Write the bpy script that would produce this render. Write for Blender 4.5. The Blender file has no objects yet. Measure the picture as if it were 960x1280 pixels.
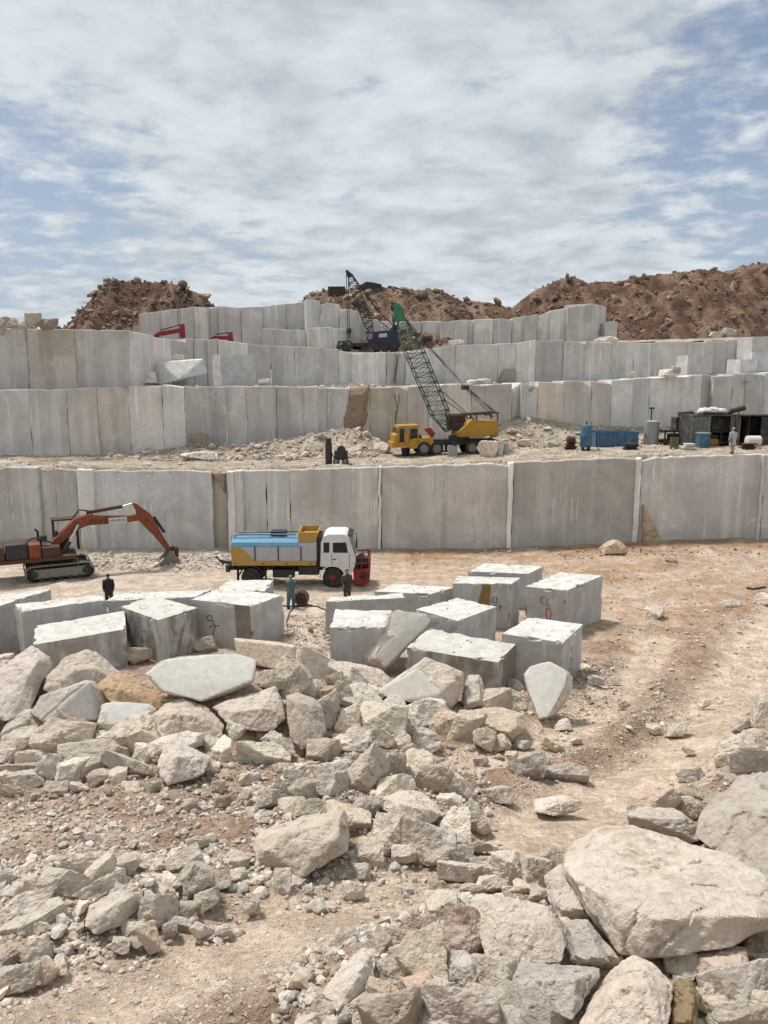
import bpy, bmesh, math, random
import numpy as np
from mathutils import Vector, Matrix, Quaternion

random.seed(7)
RNG = np.random.default_rng(11)
R = math.radians
scene = bpy.context.scene
COL = scene.collection

# ------------------------------------------------------------------ camera
CAM_H = 11.4                      # eye height above the quarry floor
FPX = 960.0                       # focal length in photograph pixels (960 x 1280)
PITCH = math.atan(160.0 / FPX)    # horizon at row 480
cam_d = bpy.data.cameras.new('camera')
cam = bpy.data.objects.new('camera', cam_d)
COL.objects.link(cam)
cam.location = (0, 0, CAM_H)
cam.rotation_euler = (math.pi / 2 - PITCH, 0, 0)
cam_d.sensor_fit = 'VERTICAL'
cam_d.sensor_height = 36.0
cam_d.lens = 36.0 * FPX / 1280.0
cam_d.clip_start = 0.1
cam_d.clip_end = 6000
scene.camera = cam

# ------------------------------------------------------------------ sun, sky, exposure
SUN_DIR = Vector((-0.42, 0.28, 1.0)).normalized()      # towards the sun
sun_d = bpy.data.lights.new('sun', 'SUN')
sun_d.energy = 3.6
sun_d.angle = R(9.0)
sun_d.color = (1.0, 0.96, 0.91)
sun = bpy.data.objects.new('sun', sun_d)
COL.objects.link(sun)
sun.location = (0, 0, 60)
sun.rotation_euler = SUN_DIR.to_track_quat('Z', 'Y').to_euler()

SKY_STRENGTH = 0.1
CLOUD_GAIN = 0.93
scene.view_settings.view_transform = 'Standard'
scene.view_settings.look = 'None'
scene.view_settings.exposure = 0.22
scene.view_settings.gamma = 1.0
scene.view_settings.use_curve_mapping = False
scene.render.engine = 'CYCLES'
scene.cycles.use_denoising = True
scene.cycles.max_bounces = 6
scene.cycles.diffuse_bounces = 3
scene.cycles.glossy_bounces = 2
scene.cycles.use_adaptive_sampling = True
scene.cycles.adaptive_threshold = 0.015


def pix_dir(u, v):
    """unit direction of a photograph pixel (only a direction, never a distance)"""
    a, b = (u - 480.0) / FPX, (640.0 - v) / FPX
    cp, sp = math.cos(PITCH), math.sin(PITCH)
    d = np.array([a, cp + b * sp, -sp + b * cp])
    return d / np.linalg.norm(d)


class NT:
    """small node-tree helper"""
    def __init__(self, tree):
        self.t = tree
        self.t.nodes.clear()

    def n(self, kind, **kw):
        nd = self.t.nodes.new(kind)
        for k, val in kw.items():
            setattr(nd, k, val)
        return nd

    def put(self, sock, val):
        if val is None:
            return
        if hasattr(val, 'is_output') or isinstance(val, bpy.types.NodeSocket):
            self.t.links.new(val, sock)
        else:
            if isinstance(val, (tuple, list)) and len(val) == 3 and sock.type == 'RGBA':
                val = (*val, 1.0)
            sock.default_value = val

    def math(self, op, a, b=None, c=None, clamp=False):
        nd = self.n('ShaderNodeMath', operation=op, use_clamp=clamp)
        self.put(nd.inputs[0], a)
        self.put(nd.inputs[1], b)
        self.put(nd.inputs[2], c)
        return nd.outputs[0]

    def vmath(self, op, a, b=None):
        nd = self.n('ShaderNodeVectorMath', operation=op)
        self.put(nd.inputs[0], a)
        self.put(nd.inputs[1], b)
        return nd.outputs['Value'] if op == 'DOT_PRODUCT' else nd.outputs[0]

    def mix(self, fac, a, b, blend='MIX'):
        nd = self.n('ShaderNodeMix', data_type='RGBA', blend_type=blend)
        nd.clamp_factor = True
        self.put(nd.inputs[0], fac)
        self.put(nd.inputs[6], a)
        self.put(nd.inputs[7], b)
        return nd.outputs[2]

    def noise(self, vec, scale, detail=4.0, rough=0.55, dist=0.0):
        nd = self.n('ShaderNodeTexNoise')
        self.put(nd.inputs['Vector'], vec)
        nd.inputs['Scale'].default_value = scale
        nd.inputs['Detail'].default_value = detail
        nd.inputs['Roughness'].default_value = rough
        nd.inputs['Distortion'].default_value = dist
        return nd.outputs['Fac']

    def vor(self, vec, scale, feature='F1'):
        nd = self.n('ShaderNodeTexVoronoi', feature=feature)
        self.put(nd.inputs['Vector'], vec)
        nd.inputs['Scale'].default_value = scale
        return nd.outputs['Distance']

    def ramp(self, fac, lo, hi, a=0.0, b=1.0):
        nd = self.n('ShaderNodeMapRange', interpolation_type='SMOOTHSTEP')
        self.put(nd.inputs[0], fac)
        nd.inputs[1].default_value = lo
        nd.inputs[2].default_value = hi
        nd.inputs[3].default_value = a
        nd.inputs[4].default_value = b
        return nd.outputs[0]

    def scaled(self, vec, s):
        nd = self.n('ShaderNodeMapping')
        self.put(nd.inputs['Vector'], vec)
        nd.inputs['Scale'].default_value = s
        return nd.outputs[0]


def build_world():
    w = bpy.data.worlds.new('World')
    scene.world = w
    w.use_nodes = True
    t = NT(w.node_tree)
    sky = t.n('ShaderNodeTexSky', sky_type='NISHITA')
    sky.sun_disc = False
    sky.sun_elevation = math.asin(SUN_DIR.z)
    sky.sun_rotation = math.atan2(SUN_DIR.x, SUN_DIR.y)
    sky.altitude = 300
    sky.dust_density = 1.5
    tc = t.n('ShaderNodeTexCoord')
    gen = tc.outputs['Generated']
    sep = t.n('ShaderNodeSeparateXYZ')
    t.put(sep.inputs[0], gen)
    zc = t.math('ADD', t.math('MAXIMUM', sep.outputs['Z'], 0.0), 0.16)
    comb = t.n('ShaderNodeCombineXYZ')
    t.put(comb.inputs[0], t.math('DIVIDE', sep.outputs['X'], zc))
    t.put(comb.inputs[1], t.math('DIVIDE', sep.outputs['Y'], zc))
    p = comb.outputs[0]
    big = t.noise(p, 0.55, 5, 0.55, 0.3)
    mid = t.noise(p, 2.2, 6, 0.6, 0.3)
    rot = t.n('ShaderNodeMapping')
    t.put(rot.inputs['Vector'], p)
    rot.inputs['Rotation'].default_value = (0, 0, 0.5)
    rot.inputs['Scale'].default_value = (5.6, 6.2, 1.0)
    puff = t.noise(rot.outputs[0], 1.0, 5, 0.55, 0.15)
    fine = t.noise(rot.outputs[0], 2.6, 5, 0.6, 0.1)
    # 0.5-centred noises summed; openings of blue, each round one direction of the sky, lower the sum
    cov = t.math('ADD', t.math('MULTIPLY', big, 0.5), t.math('MULTIPLY', mid, 0.7))
    cov = t.math('ADD', cov, t.math('MULTIPLY', puff, 0.9))
    cov = t.math('ADD', cov, t.math('MULTIPLY', fine, 0.22))
    for (u, v, rad, dep) in [(985, 190, 14, .25), (1150, 40, 20, .17), (30, 245, 10, .18), (240, 300, 9, .17),
                             (390, 335, 7, .11), (-200, 260, 20, .18), (700, 110, 7, .08), (930, 40, 6, .08), (440, 85, 3, .12)]:
        d = pix_dir(u, v)
        dot = t.vmath('DOT_PRODUCT', gen, tuple(d))
        m = t.ramp(dot, math.cos(R(rad)), math.cos(R(rad * .1)), 0.0, dep)
        cov = t.math('SUBTRACT', cov, m)
    cloud = t.ramp(cov, 0.70, 1.02)
    # shading of the sheet
    thick = t.noise(p, 1.5, 6, 0.6, 0.5)
    shade = t.ramp(t.math('ADD', t.math('ADD', t.math('MULTIPLY', thick, 0.55), t.math('MULTIPLY', puff, 0.35)), t.math('MULTIPLY', fine, 0.1)), 0.34, 0.62)
    g = CLOUD_GAIN / SKY_STRENGTH
    ccol = t.mix(shade, (0.42 * g, 0.475 * g, 0.525 * g), (0.69 * g, 0.735 * g, 0.77 * g))
    blue = t.mix(0.5, sky.outputs[0], (0.27 * g, 0.33 * g, 0.44 * g))
    # paler towards the skyline
    low = t.ramp(sep.outputs['Z'], 0.08, 0.42, 1.0, 0.0)
    blue = t.mix(t.math('MULTIPLY', low, 0.45), blue, (0.46 * g, 0.54 * g, 0.64 * g))
    col = t.mix(cloud, blue, ccol)
    bg = t.n('ShaderNodeBackground')
    t.put(bg.inputs['Color'], col)
    bg.inputs['Strength'].default_value = SKY_STRENGTH
    out = t.n('ShaderNodeOutputWorld')
    t.t.links.new(bg.outputs[0], out.inputs['Surface'])


build_world()

# ------------------------------------------------------------------ noise in numpy
_perm = np.random.default_rng(3).permutation(256)
_perm = np.concatenate([_perm, _perm])
_g = np.random.default_rng(5).normal(size=(256, 3))
_g /= np.linalg.norm(_g, axis=1)[:, None]


def perlin(p):
    p = np.asarray(p, float)
    i = np.floor(p).astype(int)
    f = p - i
    i &= 255
    w = f * f * f * (f * (f * 6 - 15) + 10)
    out = 0.0
    for dx in (0, 1):
        wx = w[:, 0] if dx else 1 - w[:, 0]
        a = _perm[(i[:, 0] + dx) & 255]
        for dy in (0, 1):
            wy = w[:, 1] if dy else 1 - w[:, 1]
            b = _perm[a + ((i[:, 1] + dy) & 255)]
            for dz in (0, 1):
                wz = w[:, 2] if dz else 1 - w[:, 2]
                g = _g[_perm[b + ((i[:, 2] + dz) & 255)]]
                out = out + wx * wy * wz * (g[:, 0] * (f[:, 0] - dx) + g[:, 1] * (f[:, 1] - dy) + g[:, 2] * (f[:, 2] - dz))
    return out * 1.5


def fbm(p, octs=4, gain=0.5, lac=2.03):
    s, a, q = 0.0, 1.0, np.asarray(p, float)
    for _ in range(octs):
        s = s + a * perlin(q)
        q = q * lac + 17.3
        a *= gain
    return s


def sstep(x, a, b):
    t = np.clip((x - a) / (b - a), 0, 1)
    return t * t * (3 - 2 * t)


# ------------------------------------------------------------------ object helpers
def fast_mesh(name, verts, faces, smooth=False):
    """verts (N,3) and faces (M,k) arrays to a mesh"""
    verts = np.asarray(verts, np.float32)
    faces = np.asarray(faces, np.int32)
    me = bpy.data.meshes.new(name)
    k = faces.shape[1]
    me.vertices.add(len(verts))
    me.vertices.foreach_set('co', verts.ravel())
    me.loops.add(faces.size)
    me.loops.foreach_set('vertex_index', faces.ravel())
    me.polygons.add(len(faces))
    me.polygons.foreach_set('loop_start', np.arange(0, faces.size, k, dtype=np.int32))
    me.polygons.foreach_set('loop_total', np.full(len(faces), k, np.int32))
    me.polygons.foreach_set('use_smooth', np.full(len(faces), smooth, bool))
    me.update(calc_edges=True)
    return me


def link(name, me, mat=None, parent=None, loc=None, color=None):
    o = bpy.data.objects.new(name, me)
    COL.objects.link(o)
    if mat is not None and me is not None and len(me.materials) == 0:
        me.materials.append(mat)
    if parent is not None:
        o.parent = parent
    if loc is not None:
        o.location = loc
    if color is not None:
        o.color = (*color, 1.0)
    return o


def tag(o, label=None, cat=None, group=None, kind=None):
    if label:
        o['label'] = label
    if cat:
        o['category'] = cat
    if group:
        o['group'] = group
    if kind:
        o['kind'] = kind
    return o


def empty(name, loc, rz=0.0):
    o = bpy.data.objects.new(name, None)
    COL.objects.link(o)
    o.location = loc
    o.rotation_euler = (0, 0, rz)
    o.empty_display_size = 0.3
    return o


def fattr(me, name, vals):
    a = me.attributes.new(name, 'FLOAT', 'POINT')
    a.data.foreach_set('value', np.asarray(vals, np.float32))


def cattr(me, name, rgb):
    a = me.attributes.new(name, 'FLOAT_COLOR', 'POINT')
    c = np.ones((len(rgb), 4), np.float32)
    c[:, :3] = rgb
    a.data.foreach_set('color', c.ravel())


class MB:
    """mesh builder: several shapes, one mesh"""
    def __init__(self):
        self.v, self.f = [], []

    def add(self, vs, fs):
        n = len(self.v)
        self.v += [tuple(map(float, p)) for p in vs]
        self.f += [tuple(i + n for i in q) for q in fs]
        return self

    def box(self, x0, x1, y0, y1, z0, z1, bev=0.0):
        if bev <= 0:
            vs = [(x0, y0, z0), (x1, y0, z0), (x1, y1, z0), (x0, y1, z0), (x0, y0, z1), (x1, y0, z1), (x1, y1, z1), (x0, y1, z1)]
            return self.add(vs, [(0, 3, 2, 1), (4, 5, 6, 7), (0, 1, 5, 4), (1, 2, 6, 5), (2, 3, 7, 6), (3, 0, 4, 7)])
        bm = bmesh.new()
        bmesh.ops.create_cube(bm, size=1.0)
        for q in bm.verts:
            q.co = Vector(((x0 + x1) / 2 + q.co.x * (x1 - x0), (y0 + y1) / 2 + q.co.y * (y1 - y0), (z0 + z1) / 2 + q.co.z * (z1 - z0)))
        bmesh.ops.bevel(bm, geom=list(bm.edges), offset=bev, segments=2, affect='EDGES', profile=0.6)
        return self.bm(bm)

    def bm(self, bm):
        bm.verts.index_update()
        self.add([q.co for q in bm.verts], [tuple(x.index for x in f.verts) for f in bm.faces])
        bm.free()
        return self

    def prism(self, prof, y0, y1, axis='y', bev=0.0):
        """profile of (x, z) points drawn between y0 and y1"""
        n = len(prof)
        bm = bmesh.new()
        a = [bm.verts.new((p[0], y0, p[1])) for p in prof]
        b = [bm.verts.new((p[0], y1, p[1])) for p in prof]
        bm.faces.new(a)
        bm.faces.new(b[::-1])
        for i in range(n):
            j = (i + 1) % n
            bm.faces.new((a[j], a[i], b[i], b[j]))
        bmesh.ops.recalc_face_normals(bm, faces=bm.faces)
        if bev > 0:
            bmesh.ops.bevel(bm, geom=list(bm.edges), offset=bev, segments=2, affect='EDGES', profile=0.6, clamp_overlap=True)
        return self.bm(bm)

    def tube(self, pts, rad, seg=8, cap=True):
        pts = [Vector(p) for p in pts]
        rads = rad if isinstance(rad, (list, tuple)) else [rad] * len(pts)
        rings, up = [], None
        for i, p in enumerate(pts):
            d = (pts[min(i + 1, len(pts) - 1)] - pts[max(i - 1, 0)]).normalized()
            if up is None:
                up = Vector((0, 0, 1)) if abs(d.z) < 0.9 else Vector((1, 0, 0))
            s = d.cross(up).normalized()
            up = s.cross(d).normalized()
            rings.append([p + (s * math.cos(2 * math.pi * k / seg) + up * math.sin(2 * math.pi * k / seg)) * rads[i] for k in range(seg)])
        vs = [q for r in rings for q in r]
        fs = []
        for i in range(len(pts) - 1):
            for k in range(seg):
                a, b = i * seg + k, i * seg + (k + 1) % seg
                fs.append((a, b, b + seg, a + seg))
        if cap:
            fs.append(tuple(range(seg))[::-1])
            fs.append(tuple(range(len(vs) - seg, len(vs))))
        return self.add(vs, fs)

    def disc_lathe(self, prof, c, axis='y', seg=24):
        """lathe of (radius, along) points about an axis through c"""
        vs, fs = [], []
        for (r, h) in prof:
            for k in range(seg):
                a = 2 * math.pi * k / seg
                p, q = r * math.cos(a), r * math.sin(a)
                vs.append({'y': (c[0] + p, c[1] + h, c[2] + q), 'z': (c[0] + p, c[1] + q, c[2] + h), 'x': (c[0] + h, c[1] + p, c[2] + q)}[axis])
        m = len(prof)
        for i in range(m - 1):
            for k in range(seg):
                a, b = i * seg + k, i * seg + (k + 1) % seg
                fs.append((a, b, b + seg, a + seg))
        fs.append(tuple(range(seg)))
        fs.append(tuple(range((m - 1) * seg, m * seg)))
        return self.add(vs, fs)

    def build(self, name, mat, parent=None, smooth=False, loc=None, color=None):
        me = bpy.data.meshes.new(name)
        me.from_pydata(self.v, [], self.f)
        bm = bmesh.new()
        bm.from_mesh(me)
        bmesh.ops.recalc_face_normals(bm, faces=bm.faces)
        bm.to_mesh(me)
        bm.free()
        if smooth:
            me.polygons.foreach_set('use_smooth', np.ones(len(me.polygons), bool))
            try:
                me.set_sharp_from_angle(angle=R(38))
            except Exception:
                pass
        me.update()
        return link(name, me, mat, parent, loc, color)


# ------------------------------------------------------------------ materials
def principled(name):
    m = bpy.data.materials.new(name)
    m.use_nodes = True
    t = NT(m.node_tree)
    out = t.n('ShaderNodeOutputMaterial')
    b = t.n('ShaderNodeBsdfPrincipled')
    t.t.links.new(b.outputs[0], out.inputs[0])
    b.inputs['Specular IOR Level'].default_value = 0.25
    return m, t, b


def bump(t, b, h, strength, dist):
    nd = t.n('ShaderNodeBump')
    nd.inputs['Strength'].default_value = strength
    nd.inputs['Distance'].default_value = dist
    t.put(nd.inputs['Height'], h)
    t.t.links.new(nd.outputs[0], b.inputs['Normal'])


def mat_rock():
    m, t, b = principled('broken_limestone')
    pos = t.n('ShaderNodeNewGeometry').outputs['Position']
    oi = t.n('ShaderNodeObjectInfo')
    n1 = t.noise(pos, 0.9, 6, 0.6, 0.3)
    n2 = t.noise(pos, 5.0, 8, 0.65, 0.2)
    n3 = t.noise(pos, 26.0, 5, 0.7)
    c = t.mix(t.ramp(n1, 0.33, 0.66), (0.535, 0.44, 0.365), (0.71, 0.625, 0.545))
    c = t.mix(t.ramp(n2, 0.38, 0.66), c, (0.765, 0.70, 0.63))
    c = t.mix(t.ramp(n2, 0.45, 0.28), c, (0.36, 0.275, 0.205))
    c = t.mix(t.ramp(n3, 0.2, 0.8, 0.4, 0.0), c, (0.42, 0.335, 0.265))
    # fine pale veins
    vein = t.noise(pos, 3.1, 9, 0.7, 1.4)
    vein = t.math('ABSOLUTE', t.math('SUBTRACT', vein, 0.5))
    c = t.mix(t.ramp(vein, 0.018, 0.0, 0.0, 0.6), c, (0.68, 0.65, 0.60))
    sw = t.n('ShaderNodeAttribute', attribute_name='sawn').outputs['Fac']
    sawn = t.mix(t.ramp(n2, 0.3, 0.7), (0.45, 0.435, 0.40), (0.55, 0.53, 0.49))
    c = t.mix(sw, c, sawn)
    c = t.mix(1.0, c, oi.outputs['Color'], 'MULTIPLY')
    v = t.ramp(oi.outputs['Random'], 0, 1, 0.84, 1.1)
    hs = t.n('ShaderNodeHueSaturation')
    t.put(hs.inputs['Color'], c)
    t.put(hs.inputs['Value'], v)
    t.put(b.inputs['Base Color'], hs.outputs[0])
    b.inputs['Roughness'].default_value = 0.92
    h = t.math('ADD', t.math('MULTIPLY', n2, 1.0), t.math('MULTIPLY', n3, 0.3))
    h = t.math('MULTIPLY', h, t.math('SUBTRACT', 1.0, t.math('MULTIPLY', sw, 0.93)))
    bump(t, b, h, 1.0, 0.13)
    return m


def mat_stones(name, k=1.0):
    m, t, b = principled(name)
    at = t.n('ShaderNodeAttribute', attribute_name='Col').outputs['Color']
    pos = t.n('ShaderNodeNewGeometry').outputs['Position']
    n = t.noise(pos, 9.0, 5, 0.65)
    c = t.mix(t.ramp(n, 0.3, 0.75), (0.55, 0.53, 0.5), (1.08, 1.08, 1.08))
    c = t.mix(1.0, at, c, 'MULTIPLY')
    t.put(b.inputs['Base Color'], c)
    b.inputs['Roughness'].default_value = 0.95
    bump(t, b, n, 0.6, 0.03)
    return m


def mat_ground(name='quarry_dirt', s=1.0):
    m, t, b = principled(name)
    at = t.n('ShaderNodeAttribute', attribute_name='Col').outputs['Color']
    pos = t.n('ShaderNodeNewGeometry').outputs['Position']
    n1 = t.noise(pos, 1.3 * s, 8, 0.68, 0.3)
    n2 = t.noise(pos, 7.0 * s, 8, 0.72, 0.2)
    n3 = t.noise(pos, 34.0 * s, 4, 0.7)
    v = t.vor(pos, 15.0 * s)
    c = t.mix(t.ramp(n1, 0.33, 0.68), (0.74, 0.70, 0.66), (1.18, 1.18, 1.17))
    c = t.mix(1.0, at, c, 'MULTIPLY')
    c2 = t.mix(t.ramp(n2, 0.32, 0.68), (0.74, 0.70, 0.66), (1.16, 1.16, 1.16))
    c = t.mix(1.0, c, c2, 'MULTIPLY')
    c3 = t.mix(t.ramp(n3, 0.35, 0.7), (0.8, 0.78, 0.76), (1.1, 1.1, 1.1))
    c = t.mix(0.8, c, t.mix(1.0, c, c3, 'MULTIPLY'))
    t.put(b.inputs['Base Color'], c)
    b.inputs['Roughness'].default_value = 0.97
    b.inputs['Specular IOR Level'].default_value = 0.1
    h = t.math('ADD', t.math('MULTIPLY', n2, 1.0), t.math('MULTIPLY', n3, 0.35))
    h = t.math('SUBTRACT', h, t.math('MULTIPLY', v, 0.45))
    bump(t, b, h, 0.9, 0.11 / s)
    return m


def mat_marble():
    """sawn quarry face: grey beige, run-down streaks, scrapes of pale slurry"""
    m, t, b = principled('sawn_quarry_face')
    pos = t.n('ShaderNodeNewGeometry').outputs['Position']
    oi = t.n('ShaderNodeObjectInfo')
    rnd = t.n('ShaderNodeCombineXYZ')
    t.put(rnd.inputs[0], t.math('MULTIPLY', oi.outputs['Random'], 37.0))
    q = t.vmath('ADD', pos, rnd.outputs[0])
    wide = t.noise(t.scaled(q, (0.75, 0.6, 0.05)), 1.0, 3, 0.5, 0.1)
    streak = t.noise(t.scaled(q, (2.1, 1.4, 0.07)), 1.0, 6, 0.62, 0.15)
    fine = t.noise(t.scaled(q, (8.0, 5.0, 0.25)), 1.0, 5, 0.65, 0.1)
    blot = t.noise(q, 0.33, 5, 0.6, 0.8)
    cloudy = t.noise(q, 1.1, 7, 0.65, 0.5)
    grit = t.noise(pos, 9.0, 6, 0.7)
    c = t.mix(t.ramp(blot, 0.32, 0.68), (0.435, 0.42, 0.40), (0.585, 0.57, 0.545))
    c = t.mix(t.ramp(wide, 0.44, 0.34, 0.0, 0.6), c, (0.34, 0.325, 0.305))
    c = t.mix(t.ramp(wide, 0.54, 0.66, 0.0, 0.6), c, (0.67, 0.66, 0.635))
    c = t.mix(t.ramp(cloudy, 0.35, 0.7, 0.0, 0.3), c, (0.54, 0.53, 0.51))
    c = t.mix(t.ramp(streak, 0.40, 0.28, 0.0, 0.5), c, (0.30, 0.28, 0.255))
    c = t.mix(t.ramp(streak, 0.58, 0.72, 0.0, 0.7), c, (0.70, 0.69, 0.665))
    c = t.mix(t.math('MULTIPLY', t.ramp(fine, 0.40, 0.28, 0.0, 0.4), t.ramp(blot, 0.6, 0.4)), c, (0.22, 0.20, 0.18))
    # tan run-offs
    tan = t.noise(t.scaled(q, (0.55, 0.5, 0.10)), 1.0, 5, 0.6, 0.4)
    c = t.mix(t.ramp(tan, 0.56, 0.74, 0.0, 0.5), c, (0.40, 0.33, 0.25))
    # pale drips of dried slurry
    drip = t.noise(t.scaled(q, (5.5, 5.0, 0.16)), 1.0, 3, 0.5, 0.0)
    dm = t.noise(q, 0.55, 3, 0.5, 0.4)
    c = t.mix(t.math('MULTIPLY', t.ramp(drip, 0.58, 0.68, 0.0, 0.9), t.ramp(dm, 0.47, 0.60)), c, (0.72, 0.71, 0.69))
    # curved scrapes of slurry
    sc = t.noise(q, 0.7, 3, 0.5, 2.2)
    sc = t.ramp(t.math('ABSOLUTE', t.math('SUBTRACT', sc, 0.57)), 0.0, 0.045, 1.0, 0.0)
    sc = t.math('MULTIPLY', sc, t.ramp(blot, 0.50, 0.62))
    c = t.mix(t.math('MULTIPLY', sc, 0.7), c, (0.70, 0.69, 0.67))
    # a few fine cracks
    wob = t.n('ShaderNodeTexNoise')
    t.put(wob.inputs['Vector'], q)
    wob.inputs['Scale'].default_value = 0.9
    wob.inputs['Detail'].default_value = 6
    cq = t.vmath('ADD', q, t.vmath('MULTIPLY', wob.outputs['Color'], (2.2, 2.2, 2.2)))
    crack = t.vor(t.scaled(cq, (1, 0.6, 0.55)), 0.36, 'DISTANCE_TO_EDGE')
    c = t.mix(t.math('MULTIPLY', t.ramp(crack, 0.0, 0.008, 0.3, 0.0), t.ramp(dm, 0.52, 0.42)), c, (0.20, 0.18, 0.16))
    c = t.mix(t.ramp(grit, 0.3, 0.75, 0.25, 0.0), c, (0.30, 0.28, 0.26))
    c = t.mix(1.0, c, oi.outputs['Color'], 'MULTIPLY')
    hs = t.n('ShaderNodeHueSaturation')
    t.put(hs.inputs['Color'], c)
    t.put(hs.inputs['Value'], t.ramp(oi.outputs['Random'], 0, 1, 0.84, 1.16))
    t.put(b.inputs['Base Color'], hs.outputs[0])
    b.inputs['Roughness'].default_value = 0.85
    h = t.math('ADD', t.math('MULTIPLY', grit, 0.6), t.math('MULTIPLY', fine, 0.8))
    bump(t, b, h, 0.3, 0.05)
    return m


def mat_block():
    """sawn block: grey sides, settled white dust and dirt crumbs on what faces up"""
    m, t, b = principled('sawn_block_stone')
    geo = t.n('ShaderNodeNewGeometry')
    pos = geo.outputs['Position']
    oi = t.n('ShaderNodeObjectInfo')
    n1 = t.noise(pos, 1.4, 6, 0.6, 0.4)
    n2 = t.noise(pos, 8.0, 7, 0.7, 0.2)
    streak = t.noise(t.scaled(pos, (4.5, 4.5, 0.35)), 1.0, 6, 0.62, 0.3)
    c = t.mix(t.ramp(n1, 0.3, 0.7), (0.42, 0.415, 0.41), (0.53, 0.525, 0.515))
    c = t.mix(t.ramp(streak, 0.58, 0.76, 0.0, 0.6), c, (0.60, 0.59, 0.565))
    c = t.mix(t.ramp(streak, 0.42, 0.28, 0.0, 0.45), c, (0.30, 0.285, 0.265))
    scr = t.noise(t.scaled(pos, (1.2, 1.2, 9.0)), 1.0, 4, 0.6, 0.8)
    c = t.mix(t.ramp(scr, 0.62, 0.72, 0.0, 0.35), c, (0.58, 0.57, 0.55))
    dirty = t.n('ShaderNodeAttribute', attribute_name='dirty').outputs['Fac']
    dm = t.math('MULTIPLY', dirty, t.ramp(t.noise(t.scaled(pos, (1.3, 1.3, 0.5)), 1.0, 6, 0.65, 0.6), 0.38, 0.56))
    c = t.mix(t.math('MULTIPLY', dm, 0.85), c, (0.215, 0.175, 0.125))
    c = t.mix(t.ramp(n2, 0.36, 0.22, 0.0, 0.6), c, (0.24, 0.21, 0.175))
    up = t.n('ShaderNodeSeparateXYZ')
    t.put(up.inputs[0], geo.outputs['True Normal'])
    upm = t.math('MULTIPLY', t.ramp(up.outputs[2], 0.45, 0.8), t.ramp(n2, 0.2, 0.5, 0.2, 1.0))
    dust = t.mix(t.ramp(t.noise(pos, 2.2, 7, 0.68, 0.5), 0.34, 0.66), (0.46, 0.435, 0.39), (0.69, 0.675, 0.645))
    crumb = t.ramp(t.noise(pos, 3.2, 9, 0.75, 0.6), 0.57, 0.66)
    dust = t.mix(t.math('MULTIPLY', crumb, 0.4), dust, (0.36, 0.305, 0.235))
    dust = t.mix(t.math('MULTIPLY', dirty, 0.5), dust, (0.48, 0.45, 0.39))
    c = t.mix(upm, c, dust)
    c = t.mix(1.0, c, oi.outputs['Color'], 'MULTIPLY')
    t.put(b.inputs['Base Color'], c)
    b.inputs['Roughness'].default_value = 0.88
    bump(t, b, t.math('ADD', n2, t.math('MULTIPLY', crumb, 0.5)), 0.5, 0.045)
    return m


def paint(name, rgb, rough=0.5, metal=0.0, dirt=0.35, dcol=(0.36, 0.30, 0.23), sc=2.2):
    m, t, b = principled(name)
    pos = t.n('ShaderNodeNewGeometry').outputs['Position']
    n = t.noise(pos, sc, 7, 0.68, 0.4)
    n2 = t.noise(pos, sc * 6, 5, 0.7)
    f = t.math('MULTIPLY', t.ramp(t.math('ADD', n, t.math('MULTIPLY', t.math('SUBTRACT', n2, 0.5), 0.5)), 0.42, 0.68), dirt)
    c = t.mix(f, rgb, dcol)
    c = t.mix(t.ramp(n2, 0.3, 0.7, 0.18, 0.0), c, tuple(x * 0.5 for x in rgb))
    t.put(b.inputs['Base Color'], c)
    t.put(b.inputs['Roughness'], t.math('ADD', rough, t.math('MULTIPLY', f, 0.5), clamp=True))
    b.inputs['Metallic'].default_value = metal
    b.inputs['Specular IOR Level'].default_value = 0.4
    return m


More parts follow.
